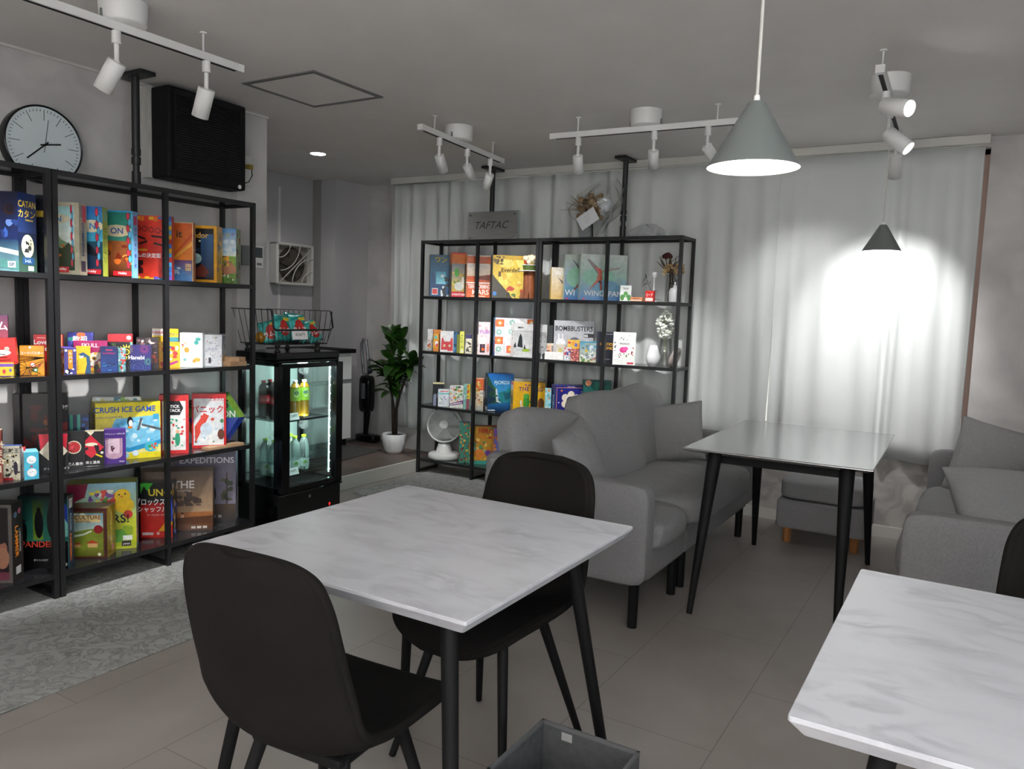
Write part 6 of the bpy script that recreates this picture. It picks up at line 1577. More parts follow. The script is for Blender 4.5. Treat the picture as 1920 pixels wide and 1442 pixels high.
('board_game_box', 'red box with black top, green triangle and white katakana lettering', -3.5573, 2.4223, .1205, 40, .1547, .2867, .0859, '#cc2a24', '#3a3430', '#202020', [('r', 0, .62, 1, 1, '#1c1c1c'), ('p', [(0, .62), (1, .66), (1, .6), (0, .56)], '#b01c1c'), ('p', [(.05, 1), (.4, 1), (.22, .85)], '#3fb03a'), ('p', [(0, .8), (.12, .95), (0, 1)], '#5ac04a'), ('t', 'UNO', .62, .83, .13, '#e8d03a'), ('t', 'ブロックス', .3, .66, .13, '#fff'), ('t', 'シャッフル', .38, .52, .1, '#fff'), ('t', 'ピースとカードの', .5, .42, .035, '#f4d8d8'), ('p', [(.55, .12), (1, .45), (1, .12)], '#e8a81c'), ('p', [(.85, .3), (1, .8), (1, .3)], '#2a50c8'), ('p', [(.8, .1), (1, .25), (1, .1)], '#d82a24'), ('r', .05, .05, .4, .1, '#f0e0e0'), ('c', .55, .08, .05, '#e8b8b8')], [('b', 0, 0, 1, 1, 14, .25, '#d8a83a #8a8a88 #3a5ac0 #e8e0d0', 4), ('v', 'BLOKUS', .5, .2, .3, '#e8e8e8')], 'r', 'games on the left wall shelf, bottom row'),
('board_game_box', 'brown box with a misty war machine picture and pale capitals', -3.5728, 2.5499, .1205, 48, .3582, .3243, .12, '#6a5648', '#6a4a30', '#8a6a48', [('g', 0, .3, 1, 1, '#a88a6c', '#54463e'), ('g', 0, 0, 1, .32, '#3c2214', '#a8693a'), ('b', .5, .42, .85, .6, 12, .05, '#4a3c34 #5c4a40 #3c302a', 5), ('b', .6, .5, .72, .68, 5, .06, '#3c302a #4a3c34', 7), ('r', .46, .12, .5, .28, '#e8dcc8'), ('c', .48, .3, .015, '#2a1a14'), ('r', .56, .12, .6, .28, '#d8a888'), ('c', .58, .3, .015, '#2a1a14'), ('p', [(0, .2), (1, .25), (1, .12), (0, .1)], '#5a341c'), ('t', 'SCYTHE', .46, .78, .13, '#e8e4e0'), ('t', 'NEW EDITION', .58, .675, .028, '#c8c0b8'), ('r', .7, .04, .76, .08, '#d8d0c8'), ('r', .78, .04, .84, .08, '#d8d0c8'), ('r', .86, .04, .92, .08, '#d8d0c8')], [('v', 'SCYTHE', .5, .4, .3, '#d8c8b0')], 'r', 'games on the left wall shelf, bottom row'),
('board_game_box', 'violet grey box with a bear and pine tree, right end of bottom shelf', -3.6059, 2.7582, .1205, 46, .3108, .401, .12, '#6a6678', '#8a86a0', '#7a7688', [('g', 0, .2, 1, 1, '#8a8498', '#5c586c'), ('g', 0, 0, 1, .25, '#1c1a1e', '#5a4a3c'), ('e', .55, .4, .12, .16, '#141216'), ('c', .55, .56, .07, '#141216'), ('b', .75, .3, .95, .65, 14, .05, '#3a4434 #5a6048 #6a5a44', 5), ('r', .84, .25, .86, .7, '#3a3024'), ('t', 'EXPEDITIONS', .52, .87, .085, '#e8e4ee'), ('r', .6, .06, .66, .1, '#b8b4b8'), ('r', .7, .06, .76, .1, '#b8b4b8')], [('r', 0, 0, 1, .3, '#e0dce4'), ('e', .5, .5, .25, .12, '#141216'), ('p', [(.3, .2), (.45, .6), (.6, .2)], '#141216'), ('c', .7, .12, .12, '#c8405c')], 'r', 'games on the left wall shelf, bottom row'),
('board_game_box', 'blue mountain box with yellow katakana title at the left end of the curtain shelf', -3.7574, 5.0819, 1.4405, 42, .1551, .3323, .12, '#1f6a8c', '#16384c', '#2a5a78', [('g', 0, 0, 1, 1, '#1f7ab0', '#14506c'), ('p', [(0, .2), (.1, .62), (.3, .45), (.5, .6), (.7, .3), (.9, .2), (.9, 0), (0, 0)], '#1c4a78'), ('g', .3, .3, .8, .6, '#8ad8e8', '#3f9ab8'), ('b', .55, 0, 1, .6, 12, .12, '#14181c #2a3438 #e8f0f0 #20282c', 5), ('r', .1, .04, .4, .2, '#e0e0dc'), ('r', .13, .06, .37, .18, '#d83a3c'), ('t', 'ワン', .55, .88, .12, '#e8c41c')], [('b', 0, 0, 1, 1, 12, .3, '#1c4458 #3a5a5c #14303c', 5)], 'l', 'games on the curtain shelf, top row'),
('board_game_box', 'orange and red box with a llama in a mountain field', -3.5648, 5.0692, 1.4405, 45, .1108, .3473, .12, '#d8702a', '#7a5a40', '#c83a2c', [('r', 0, .75, 1, 1, '#e07a2c'), ('r', 0, .97, 1, 1, '#c82a24'), ('g', 0, .12, 1, .75, '#b8a040', '#8a9498'), ('b', 0, .25, 1, .6, 14, .1, '#c8a02c #8a7a28 #d8b84a #5a8a3a', 5), ('e', .35, .55, .16, .1, '#4a9a3c'), ('e', .55, .24, .35, .1, '#c8ccc4'), ('e', .8, .34, .1, .12, '#dcdcd4'), ('r', 0, 0, 1, .12, '#c8243c'), ('t', 'AVENTURE', .5, .055, .05, '#f4e4e0'), ('r', .92, 0, 1, .75, '#1c1c18')], [('r', 0, .75, 1, 1, '#c8682c'), ('b', 0, .1, 1, .7, 10, .3, '#5a5a54 #8a7a5a #4a4a44', 4)], 'l', 'games on the curtain shelf, top row'),
('board_game_box', 'pale orange box with a planet landscape and white capitals at the inner post', -3.3892, 5.0886, 1.4405, 40, .1823, .3276, .12, '#d8642c', '#c89068', '#e08a50', [('r', 0, .82, 1, .97, '#d8642c'), ('r', 0, .97, 1, 1, '#f0e0d4'), ('g', 0, .5, 1, .78, '#e0c4a8', '#e8dcd0'), ('r', 0, .78, 1, .8, '#f4ece4'), ('p', [(0, .5), (1, .5), (1, .36), (0, .42)], '#c8582c'), ('p', [(.4, .5), (1, .55), (1, .4), (.4, .44)], '#7a3a28'), ('r', 0, .33, 1, .36, '#f4ece4'), ('g', 0, 0, 1, .33, '#e06a34', '#d05a2c'), ('t', 'TERRAFORMING', .52, .26, .1, '#fff6ee'), ('t', 'MARS', .6, .13, .12, '#fff6ee'), ('r', .2, .02, .8, .04, '#f4dcc8')], [('r', .2, 0, .8, 1, '#e8a070'), ('r', 0, .35, 1, .37, '#f8ece0'), ('r', 0, .8, 1, .82, '#f8ece0')], 'l', 'games on the curtain shelf, top row'),
('board_game_box', 'golden forest box with a brown handwritten title', -3.0895, 5.1124, 1.4405, 34, .3125, .3234, .06, '#e0b83c', '#d8c07a', '#e8c860', [('g', 0, 0, 1, 1, '#f0d860', '#d8ac2c'), ('b', .15, .3, 1, .9, 18, .13, '#f4e47a #e8c840 #f0dc6c #e0b83c', 5), ('p', [(0, 0), (0, .55), (.15, .38), (.4, .12), (.5, 0)], '#4a463c'), ('b', .35, .02, 1, .35, 22, .07, '#d8662c #f0e4c0 #5a7a2c #c8482c #3a3420 #e8b04a', 6), ('b', 0, .78, .35, .98, 10, .05, '#6a5a24 #4a401c', 7), ('b', .75, .75, 1, 1, 10, .08, '#3a2a18 #c8482c #5a3a1c', 8), ('t', 'Everdell', .43, .66, .1, '#4a3618', .03), ('r', .14, .5, .2, .62, '#5a4420'), ('e', .06, .1, .05, .05, '#3f7ac0')], [('v', 'Everdell', .5, .5, .5, '#6a5a34')], 'l', 'games on the curtain shelf, top row'),
('board_game_box', 'cream box with a grey bird, leftmost of the three pale bird boxes', -2.6682, 5.1361, 1.4405, 38, .1823, .235, .0589, '#e4cf9a', '#d8b858', '#e8dcb8', [('g', 0, 0, 1, 1, '#e8c070', '#ece4d4'), ('e', .8, .25, .35, .2, '#e0a83c'), ('p', [(.25, .7), (.6, .5), (.7, .35), (.45, .5)], '#6a6460'), ('t', 'WI', .3, .82, .15, '#fbf8f2'), ('e', .7, .08, .12, .05, '#7a5a38')], [], 'l', 'games on the curtain shelf, top row'),
('board_game_box', 'grey green bird box half hidden behind the large pale bird box', -2.5209, 5.1243, 1.4405, 38, .2414, .3248, .0629, '#b0c4b8', '#a8b8ac', '#c0d0c8', [('g', 0, 0, 1, 1, '#3f7ac0', '#c0ccbc'), ('e', .45, .5, .4, .25, '#8ac0a4'), ('g', 0, 0, 1, .3, '#3c70b8', '#6aa8b8'), ('p', [(.2, .92), (.6, .65), (.55, .55), (.4, .7)], '#5a5c58'), ('p', [(.2, .15), (.5, .45), (.55, .4), (.22, .13)], '#7a3a2c'), ('t', 'WI', .17, .16, .13, '#eef4f8'), ('r', .05, .01, .14, .04, '#e04a78')], [], 'l', 'games on the curtain shelf, top row'),
('board_game_box', 'large pale blue green box with a red and grey bird', -2.3391, 5.1159, 1.4405, 33, .3336, .3256, .0968, '#b8c8c0', '#c8d0c8', '#d0d8d0', [('g', 0, 0, 1, .5, '#4a84c4', '#9cc4c0'), ('g', 0, .5, 1, 1, '#9cc4b4', '#c8d0c8'), ('e', .4, .5, .35, .2, '#8cc8ac'), ('e', .55, .3, .3, .15, '#6aa8c8'), ('p', [(.13, .9), (.2, .88), (.42, .68), (.44, .56), (.36, .58), (.2, .8)], '#8a7a78'), ('p', [(.3, .74), (.45, .68), (.46, .58), (.4, .6)], '#d84a34'), ('p', [(.38, .6), (.46, .62), (.48, .45), (.42, .42), (.2, .22), (.18, .2), (.36, .46)], '#c85a3c'), ('p', [(.46, .48), (.48, .24), (.44, .22), (.42, .42)], '#c0502f'), ('p', [(.4, .44), (.46, .42), (.44, .36), (.38, .42)], '#20242c'), ('p', [(.46, .6), (.85, .7), (.86, .73), (.7, .71), (.46, .66)], '#a89a90'), ('p', [(.72, .69), (.86, .73), (.9, .76), (.8, .7)], '#6a5a54'), ('t', 'WINGSPAN', .5, .155, .12, '#eef4f8'), ('r', .06, .01, .12, .04, '#e04a58')], [], 'l', 'games on the curtain shelf, top row'),
('card_game_box', 'tiny white box with green clover leaves in front of the big bird box', -2.1299, 5.0381, 1.4405, 28, .0772, .1073, .03, '#e8ece8', '#c8ccc8', '#e0e4e0', [('e', .2, .22, .18, .2, '#3f8a34'), ('e', .8, .22, .18, .2, '#3f8a34'), ('e', .5, .42, .2, .2, '#4a9a3c'), ('r', .48, .1, .53, .4, '#c8e0a8'), ('t', 'TUTA', .5, .8, .1, '#3c3c44')], [], 'r', 'games on the curtain shelf, top row'),
('card_game_box', 'thin white box at the left end of the second curtain shelf row', -3.8322, 5.0708, 1.0005, 30, .0433, .175, .05, '#dcdad8', '#c0bebc', '#d8d8d8', [('b', 0, 0, 1, .5, 8, .3, '#e0a03c #c84a3c #8a5a3c #e8e0d8', 4)], [], 'r', 'games on the curtain shelf, second row'),
('card_game_box', 'orange box with a teal patch behind the red cat box', -3.7768, 5.0974, 1.0005, 30, .0697, .1725, .05, '#d8862c', '#a86a24', '#8a6a4c', [('b', 0, 0, 1, 1, 14, .2, '#5a3a24 #e0902c #c8682c #e8b83c', 5)], [], 'r', 'games on the curtain shelf, second row'),
('card_game_box', 'narrow orange and white card box left of the red cat box', -3.7522, 5.0431, 1.0005, 38, .0425, .1421, .04, '#eea52c', '#d8902c', '#e8a83c', [('c', .45, .8, .3, '#4ab8b0'), ('e', .6, .45, .3, .14, '#eceef0'), ('e', .7, .35, .2, .1, '#d8344a'), ('r', 0, 0, 1, .2, '#e08a1c')], [], 'l', 'games on the curtain shelf, second row'),
('card_game_box', 'white box with a red cat-like face', -3.6526, 5.0552, 1.0005, 28, .1073, .1665, .04, '#f2f0f0', '#d8d8d8', '#f0f0f0', [('p', [(.05, .05), (.95, .05), (.92, .62), (.85, .72), (.72, .5), (.3, .5), (.18, .72), (.1, .62)], '#dc3a44'), ('e', .32, .3, .09, .06, '#f4e8c0'), ('e', .7, .3, .09, .06, '#f4e8c0'), ('c', .33, .29, .03, '#181818'), ('c', .69, .29, .03, '#181818'), ('r', .05, .02, .55, .1, '#f4f0f0')], [], 'r', 'games on the curtain shelf, second row'),
('card_game_box', 'thin blue box right of the red cat box', -3.5777, 5.0671, 1.0005, 28, .0302, .1647, .04, '#2a6a98', '#1c4a6c', '#3a7aa8', [('b', 0, 0, 1, 1, 8, .4, '#1c4a78 #5ab0c8 #14304c', 4)], [], 'r', 'games on the curtain shelf, second row'),
('card_game_box', 'thin olive green box left of the yellow lettered box', -3.5349, 5.0454, 1.0005, 28, .023, .1457, .05, '#7c8420', '#6a701c', '#8a9030', [], [], 'r', 'games on the curtain shelf, second row'),
('card_game_box', 'narrow yellow box with green lettering running upwards', -3.4951, 5.0379, 1.0005, 28, .0337, .1704, .05, '#e8e86a', '#c8c83c', '#e0e06a', [('r', 0, 0, .12, 1, '#d8d82c'), ('v', 'イエローガ', .5, .55, .75, '#4a6a1c'), ('r', .2, .03, .8, .15, '#e0e0d8')], [], 'r', 'games on the curtain shelf, second row'),
('card_game_box', 'navy box peeking above the cream calligraphy box', -3.4742, 5.1, 1.0005, 28, .0425, .1455, .04, '#2a2a68', '#1c1c48', '#30306c', [], [], 'r', 'games on the curtain shelf, second row'),
('card_game_box', 'small cream box with black calligraphy strokes', -3.4326, 5.0414, 1.0005, 28, .0484, .1165, .04, '#ddd6c0', '#bcb6a0', '#d8d0b8', [('b', .1, .1, .9, .9, 14, .16, '#1c1a18 #3c3830', 5), ('b', .5, .3, 1, .7, 3, .2, '#ddd6c0', 2)], [], 'r', 'games on the curtain shelf, second row'),
('card_game_box', 'thin cream box at the right of the first inner post, second row', -3.3631, 5.0479, 1.0005, 28, .0337, .1574, .04, '#e0d8c4', '#b8b09c', '#c85a4a', [('b', .2, 0, .9, .5, 8, .25, '#3a342c #8a8070', 4)], [], 'r', 'games on the curtain shelf, second row'),
('card_game_box', 'pink and white box with red hands and violet letters', -3.2974, 5.0523, 1.0005, 30, .0893, .2521, .05, '#e8d4d8', '#c0a8ac', '#e0c8cc', [('b', 0, .3, 1, 1, 14, .12, '#e8a8a8 #f0dce0 #d89090 #f4e8ea', 5), ('e', .35, .42, .35, .12, '#eceaea'), ('r', .15, .06, .6, .32, '#201a20'), ('c', .42, .16, .14, '#e8622c'), ('c', .38, .26, .08, '#8a2a7a'), ('t', 'YUBI', .5, .7, .11, '#a85ab8'), ('e', .85, .2, .12, .14, '#d88a7a')], [], 'r', 'games on the curtain shelf, second row'),
('board_game_box', 'white box with orange and turquoise patterned tiles and a blue side', -3.0784, 5.1378, 1.0005, 39, .295, .29, .12, '#eceaea', '#3f94d8', '#4aa0dc', [('r', 0, 0, 1, 1, '#e8e6e8'), ('r', .01, .765, .23, .955, '#e2683c'), ('k', .12, .86, .095, 8, '#f4b050'), ('c', .12, .86, .03, '#f4f0e8'), ('r', .33, .785, .55, .975, '#f4f2f0'), ('k', .44, .88, .095, 8, '#3fb0a0'), ('c', .44, .88, .03, '#f4f0e8'), ('r', .61, .785, .83, .975, '#f4f2f0'), ('k', .72, .88, .095, 8, '#d8d8dc'), ('c', .72, .88, .03, '#f4f0e8'), ('r', .84, .785, 1.06, .975, '#e2683c'), ('k', .95, .88, .095, 8, '#f4b050'), ('c', .95, .88, .03, '#f4f0e8'), ('r', -.01, .525, .21, .715, '#f4f2f0'), ('k', .1, .62, .095, 8, '#3fb0a0'), ('c', .1, .62, .03, '#f4f0e8'), ('r', .31, .545, .53, .735, '#f4f2f0'), ('k', .42, .64, .095, 8, '#5ac0b8'), ('c', .42, .64, .03, '#f4f0e8'), ('r', -.01, .305, .21, .495, '#e2683c'), ('k', .1, .4, .095, 8, '#f4b050'), ('c', .1, .4, .03, '#f4f0e8'), ('r', .29, .305, .51, .495, '#f4f2f0'), ('k', .4, .4, .095, 8, '#d8d8dc'), ('c', .4, .4, .03, '#f4f0e8'), ('r', -.01, .075, .21, .265, '#f4f2f0'), ('k', .1, .17, .095, 8, '#3fb0a0'), ('c', .1, .17, .03, '#f4f0e8'), ('r', .31, .075, .53, .265, '#e2683c'), ('k', .42, .17, .095, 8, '#f4b050'), ('c', .42, .17, .03, '#f4f0e8')], [('g', 0, 0, 1, 1, '#2f6ac8', '#6ac0e8'), ('r', .5, .75, 1, .95, '#e0603a'), ('r', .5, .4, .9, .5, '#f0f0f0'), ('e', .7, .62, .2, .05, '#e89a3a'), ('r', .6, .1, 1, .3, '#e46a40')], 'l', 'games on the curtain shelf, second row'),
('board_game_box', 'white box with black pointed rocks and a pale green spot', -2.9521, 5.0703, 1.0005, 42, .1504, .2481, .12, '#e4e4e4', '#f4f4f4', '#f0f0f0', [('g', 0, 0, 1, .8, '#e8e8e8', '#d0d0d0'), ('r', 0, .78, 1, .8, '#b0b0b0'), ('e', .5, .22, .4, .05, '#c8cccc'), ('e', .62, .21, .2, .05, '#a8c83a'), ('p', [(.18, .32), (.26, .62), (.34, .72), (.42, .6), (.46, .28)], '#24282c'), ('p', [(0, .35), (.08, .45), (.14, .3), (0, .28)], '#34383c'), ('p', [(.5, .25), (.56, .4), (.62, .24)], '#2c3034'), ('o', .14, .12, .1, .15, '#4a4c50'), ('t', '静寂氷', .34, .9, .06, '#1c1c1c')], [('v', '静寂氷', .5, .65, .3, '#3c3c3c')], 'l', 'games on the curtain shelf, second row'),
('board_game_box', 'grey box with a black and white portrait photograph', -2.7833, 5.05, 1.0005, 34, .0717, .2517, .04, '#a8a8a8', '#1c1c1e', '#c0c0c0', [('r', 0, .78, 1, 1, '#c4c4c4'), ('e', .6, .5, .5, .28, '#8c8c8c'), ('e', .55, .45, .36, .22, '#a4a4a4'), ('c', .35, .5, .05, '#303030'), ('c', .75, .5, .05, '#303030'), ('p', [(0, 0), (1, 0), (1, .2), (.5, .12), (0, .25)], '#2c2c2e'), ('e', .55, .34, .14, .02, '#585858'), ('p', [(.4, 0), (.5, .16), (.6, 0)], '#d0d0d0')], [], 'r', 'games on the curtain shelf, second row'),
('board_game_box', 'plain black box edge between the portrait and the silver box', -2.7434, 5.0932, 1.0005, 34, .0473, .2478, .05, '#131314', '#101011', '#1a1a1b', [], [], 'r', 'games on the curtain shelf, second row'),
('board_game_box', 'wide silver box with black capitals and simple animal drawings', -2.5792, 5.1632, 1.0005, 30, .2929, .2874, .06, '#b6b8be', '#a0a2a8', '#c0c2c8', [('g', 0, 0, 1, 1, '#a8aab0', '#c4c6cc'), ('t', 'BOMBBUSTERS', .5, .8, .13, '#141418'), ('r', .76, .58, 1, .68, '#1c1c20'), ('t', '66', .81, .63, .07, '#fff'), ('e', .18, .42, .12, .12, '#e0e2e6'), ('r', .1, .5, .14, .66, '#e0e2e6'), ('r', .2, .5, .24, .66, '#e0e2e6'), ('e', .18, .22, .13, .1, '#d03a30'), ('e', .52, .45, .14, .13, '#5a5c74'), ('e', .52, .4, .11, .08, '#eceef0'), ('c', .48, .42, .015, '#18181c'), ('c', .57, .42, .015, '#18181c'), ('e', .85, .42, .11, .1, '#e0e2e6'), ('c', .16, .42, .01, '#18181c'), ('b', .4, .05, .7, .25, 8, .06, '#c83a30 #e0b040 #3a5ac0', 4)], [], 'r', 'games on the curtain shelf, second row'),
('card_game_box', 'small beige picture box with a photo of shelves, back of the white box', -2.7314, 5.0894, 1.0005, 30, .0777, .1153, .04, '#d8c8b4', '#b8a894', '#e0d4c4', [('r', .1, .4, .55, .9, '#d8a88a'), ('r', .6, .3, .95, .85, '#8a7f78'), ('b', .1, .4, .9, .8, 6, .1, '#c86a3c #5a4a44 #b08a6c', 4)], [], 'r', 'games on the curtain shelf, second row'),
('card_game_box', 'small beige box with a yellow star plant picture', -2.6469, 5.0862, 1.0005, 30, .0649, .1121, .04, '#ccc4b4', '#b0a898', '#d8d0c4', [('k', .5, .6, .3, 7, '#a8a03a'), ('e', .5, .62, .14, .06, '#d8b83a')], [], 'r', 'games on the curtain shelf, second row'),
('card_game_box', 'low plain white box at the front of the second row, right of the middle post', -2.6793, 5.0523, 1.0005, 28, .1376, .0547, .04, '#f0eeea', '#d0ceca', '#e8e6e2', [('r', .3, .35, .8, .37, '#c0bcb4')], [], 'r', 'games on the curtain shelf, second row'),
('card_game_box', 'small box with red and blue patches behind the red picture box', -2.5494, 5.1134, 1.0005, 30, .0936, .1493, .04, '#e8c04a', '#c89a3a', '#d8b040', [('b', 0, .2, 1, 1, 14, .16, '#3a5ab8 #e89a2c #c83a34 #e8e0d0 #f0c84a', 5)], [], 'r', 'games on the curtain shelf, second row'),
('card_game_box', 'small white box with blue and red print between the low boxes', -2.5646, 5.0485, 1.0005, 30, .0541, .0959, .04, '#d0d4dc', '#a8acb4', '#c83a3c', [('b', 0, .4, 1, 1, 12, .18, '#c83038 #3a50a0 #e84a3c #2a3a80', 5), ('r', .1, .1, .9, .3, '#eceef2'), ('b', .2, .12, .8, .28, 4, .08, '#3a3a48', 3)], [], 'r', 'games on the curtain shelf, second row'),
('card_game_box', 'small red brown picture box left of the blue adventure box', -2.5003, 5.0348, 1.0005, 30, .0593, .0861, .04, '#a84a48', '#8a3a38', '#b85a54', [('b', 0, 0, 1, 1, 18, .15, '#6a2a2c #d87a6c #e8b8a0 #8a3438 #3a2024', 5)], [], 'r', 'games on the curtain shelf, second row'),
('card_game_box', 'blue sky box with a grey battle scene and a yellow title', -2.3912, 5.0703, 1.0005, 30, .1611, .145, .05, '#3a9ab8', '#2a6a80', '#4aa8c0', [('g', 0, 0, 1, 1, '#d8d0a0', '#2f90b0'), ('b', .05, .05, .95, .8, 44, .07, '#8a929c #c8d0d8 #5a626c #e8ecec #3f8ab0 #a8b0b8', 5), ('b', .1, 0, .6, .15, 6, .08, '#4a7a3c #5a8a44', 6), ('p', [(.5, .05), (.9, .3), (.86, .34), (.48, .08)], '#a8282c'), ('t', 'BATTLE OVER', .5, .88, .07, '#d8b86a'), ('e', .3, .55, .07, .08, '#c8b03a')], [], 'r', 'games on the curtain shelf, second row'),
('board_game_box', 'dark navy box with yellow capital letters behind the right middle post', -2.2986, 5.1114, 1.0005, 30, .1256, .2181, .06, '#15192b', '#101422', '#1c2034', [('t', 'STATION', .62, .6, .09, '#e0a82c'), ('t', 'CONG', .62, .47, .1, '#e0a82c'), ('r', .3, .92, .9, .935, '#b8b8c0'), ('r', .4, .1, .8, .115, '#a8a8b0')], [], 'r', 'games on the curtain shelf, second row'),
('card_game_box', 'white box with a pink winged pig and a ring of small animals', -2.1003, 4.9887, 1.0005, 24, .1539, .2251, .04, '#e6e6e2', '#c4c4c0', '#e0e0dc', [('e', .45, .46, .16, .09, '#d8348a'), ('e', .55, .5, .12, .06, '#e04a9a'), ('r', .36, .38, .4, .46, '#c82a78'), ('r', .56, .38, .6, .46, '#c82a78'), ('t', 'PEGASUS', .5, .65, .055, '#3a3a40'), ('r', .65, .03, .93, .085, '#c0203c'), ('b', .05, .4, .2, .7, 5, .05, '#3a4a44 #5a6a5c', 4), ('b', .8, .3, .95, .6, 5, .05, '#b8303c #8a2a34 #c86a3c', 5), ('b', .25, .22, .8, .36, 9, .045, '#3a5a3c #6a7a4a #a83a34 #4a4a44', 6), ('b', .25, .75, .9, .92, 8, .04, '#8a9090 #b0b4b4 #6a7070', 7), ('r', .08, .16, .3, .165, '#8a8a8c')], [], 'r', 'games on the curtain shelf, second row'),
('card_game_box', 'black and teal box with a cream lid at the left end of the third row', -3.7412, 5.0792, .5605, 40, .0909, .184, .06, '#16161c', '#0e4a4a', '#ddd0a0', [('r', 0, .94, 1, 1, '#e0d4a4'), ('b', 0, .3, 1, .9, 12, .14, '#2c2c44 #6a6a88 #1a1a24 #b0b0c8', 5), ('r', .05, 0, .3, .45, '#8a90a8')], [('r', 0, .4, .5, .95, '#e0c88a'), ('r', .5, 0, 1, 1, '#1a1a1e')], 'l', 'games on the curtain shelf, third row'),
('card_game_box', 'small white box with a pale blue stripe and purple doodles', -3.6687, 5.0527, .5605, 30, .0909, .1366, .04, '#e4eaf0', '#c0c8d0', '#e8eef0', [('r', 0, .7, 1, .8, '#8ad0d4'), ('b', .1, .1, .9, .6, 22, .06, '#8a6ac0 #c8c0e0 #5a9a5c #d8a0c0 #4a4a78', 5), ('r', .2, .86, .9, .92, '#e06a6c')], [], 'r', 'games on the curtain shelf, third row'),
('card_game_box', 'comic style box with a violet ribbon and green orange figures', -3.5469, 5.0572, .5605, 30, .1088, .1758, .05, '#d8d8d0', '#b0b0a8', '#e0e0dc', [('b', .02, .3, 1, .98, 34, .1, '#e08a3c #5a9a5c #c8a0c8 #e8e0c8 #3a2a3c #8ac08a', 5), ('p', [(0, .2), (1, .34), (1, .18), (0, .08)], '#6a1c6a'), ('t', 'STARWAY', .5, .2, .09, '#f0e8f4', .12), ('b', .05, 0, .9, .14, 6, .08, '#e8eceb #b8c8c0', 6)], [], 'r', 'games on the curtain shelf, third row'),
('card_game_box', 'teal and yellow striped box left of the first inner post, third row', -3.4433, 5.0531, .5605, 30, .0525, .1959, .05, '#7ab0a8', '#5a8a80', '#a8d0c8', [('r', .5, .4, 1, 1, '#d8b82c'), ('b', .5, .45, 1, .95, 5, .2, '#c83a2c #3a2a24', 4), ('r', .4, 0, .9, .4, '#8a4a54'), ('b', 0, .3, .45, 1, 6, .2, '#4a8a90 #b8d8d0', 5)], [], 'r', 'games on the curtain shelf, third row'),
('card_game_box', 'orange box with yellow flowers and upright letters beside the fjord box', -3.3384, 5.0594, .5605, 30, .0777, .2515, .06, '#cfc3a4', '#a89c80', '#e8824a', [('r', 0, .6, 1, .98, '#d8602c'), ('b', .05, .55, .75, .9, 16, .12, '#e8d88a #c8a02c #f0e4b0 #8a9a3c', 5), ('b', .05, .15, .9, .5, 18, .1, '#e0a04a #c8502c #efe8d8 #3a2a1c #6a8a3c', 6), ('r', .65, .45, .98, .62, '#f0e8dc'), ('t', '日', .82, .53, .09, '#2a2420'), ('r', 0, 0, 1, .12, '#b8b8ae')], [], 'r', 'games on the curtain shelf, third row'),
('board_game_box', 'deep blue box with pale capitals, a waterfall and green cliffs', -3.1663, 5.1087, .5605, 43, .2015, .2945, .12, '#2278b8', '#16384c', '#2a78c0', [('g', 0, .35, 1, 1, '#4ab8e8', '#1c6cc8'), ('g', 0, 0, 1, .35, '#0f2c54', '#2a8ad0'), ('p', [(0, .95), (.2, .7), (.34, .6), (.42, .35), (.6, .24), (0, .2)], '#2a5a44'), ('p', [(0, .7), (.2, .6), (.32, .3), (0, .18)], '#1c3a54'), ('p', [(.3, .62), (.36, .6), (.42, .3), (.56, .22), (.34, .26)], '#e8f0f4'), ('p', [(.42, .5), (.7, .56), (.85, .66), (1, .6), (1, .25), (.5, .25)], '#2a9098'), ('p', [(.6, .52), (.8, .5), (1, .62), (1, .4), (.7, .3)], '#1c6478'), ('b', .05, .4, .4, .7, 8, .08, '#3a7a4a #24503c', 5), ('t', 'FJORDS', .55, .76, .12, '#d8f4fc'), ('r', .02, .02, .3, .05, '#e8f0f0')], [('v', 'FJORDS', .5, .62, .55, '#cfe8f0'), ('r', .1, .02, .9, .12, '#e8e4dc')], 'l', 'games on the curtain shelf, third row'),
('board_game_box', 'yellow box with a smiling green cactus picture and purple title', -2.9046, 5.0984, .5605, 40, .2438, .248, .1168, '#f2b41c', '#f0b020', '#f4c030', [('g', 0, 0, 1, 1, '#f8c41c', '#f0b428'), ('e', .42, .4, .1, .25, '#4aa03c'), ('e', .42, .58, .1, .08, '#5ab04a'), ('e', .6, .48, .05, .09, '#4aa03c'), ('r', .5, .38, .62, .43, '#4aa03c'), ('e', .25, .38, .03, .08, '#f0ece4'), ('e', .28, .24, .04, .06, '#f0ece4'), ('e', .88, .35, .1, .18, '#7a4a30'), ('e', .46, .14, .2, .02, '#b8841c'), ('t', 'THE GAG', .55, .8, .13, '#5a2a7a'), ('t', 'PLANT', .5, .92, .07, '#5a2a7a'), ('c', .2, .08, .07, '#d82a2c'), ('c', .1, .14, .04, '#3f8a3c')], [('r', 0, .92, 1, 1, '#d82a3c'), ('r', .2, .75, .8, .9, '#eceaf4'), ('e', .5, .45, .3, .15, '#5a4a40'), ('r', 0, 0, 1, .08, '#e0502c')], 'l', 'games on the curtain shelf, third row'),
('board_game_box', 'flat pale grey box lying behind the yellow cactus box', -2.9688, 5.1944, .5605, 30, .2176, .2667, .06, '#b8bab8', '#a0a2a0', '#c8cac8', [('b', 0, .7, 1, 1, 6, .1, '#a8acaa #d0d4d2', 3)], [], 'r', 'games on the curtain shelf, third row'),
('card_game_box', 'narrow pale blue and orange box right of the yellow cactus box', -2.7198, 5.062, .5605, 32, .0453, .2204, .05, '#9ad0d8', '#7ab0b8', '#a8d8e0', [('b', 0, 0, 1, 1, 16, .25, '#e8945c #5ab8c8 #e8e8d8 #d87a3c', 5)], [], 'r', 'games on the curtain shelf, third row'),
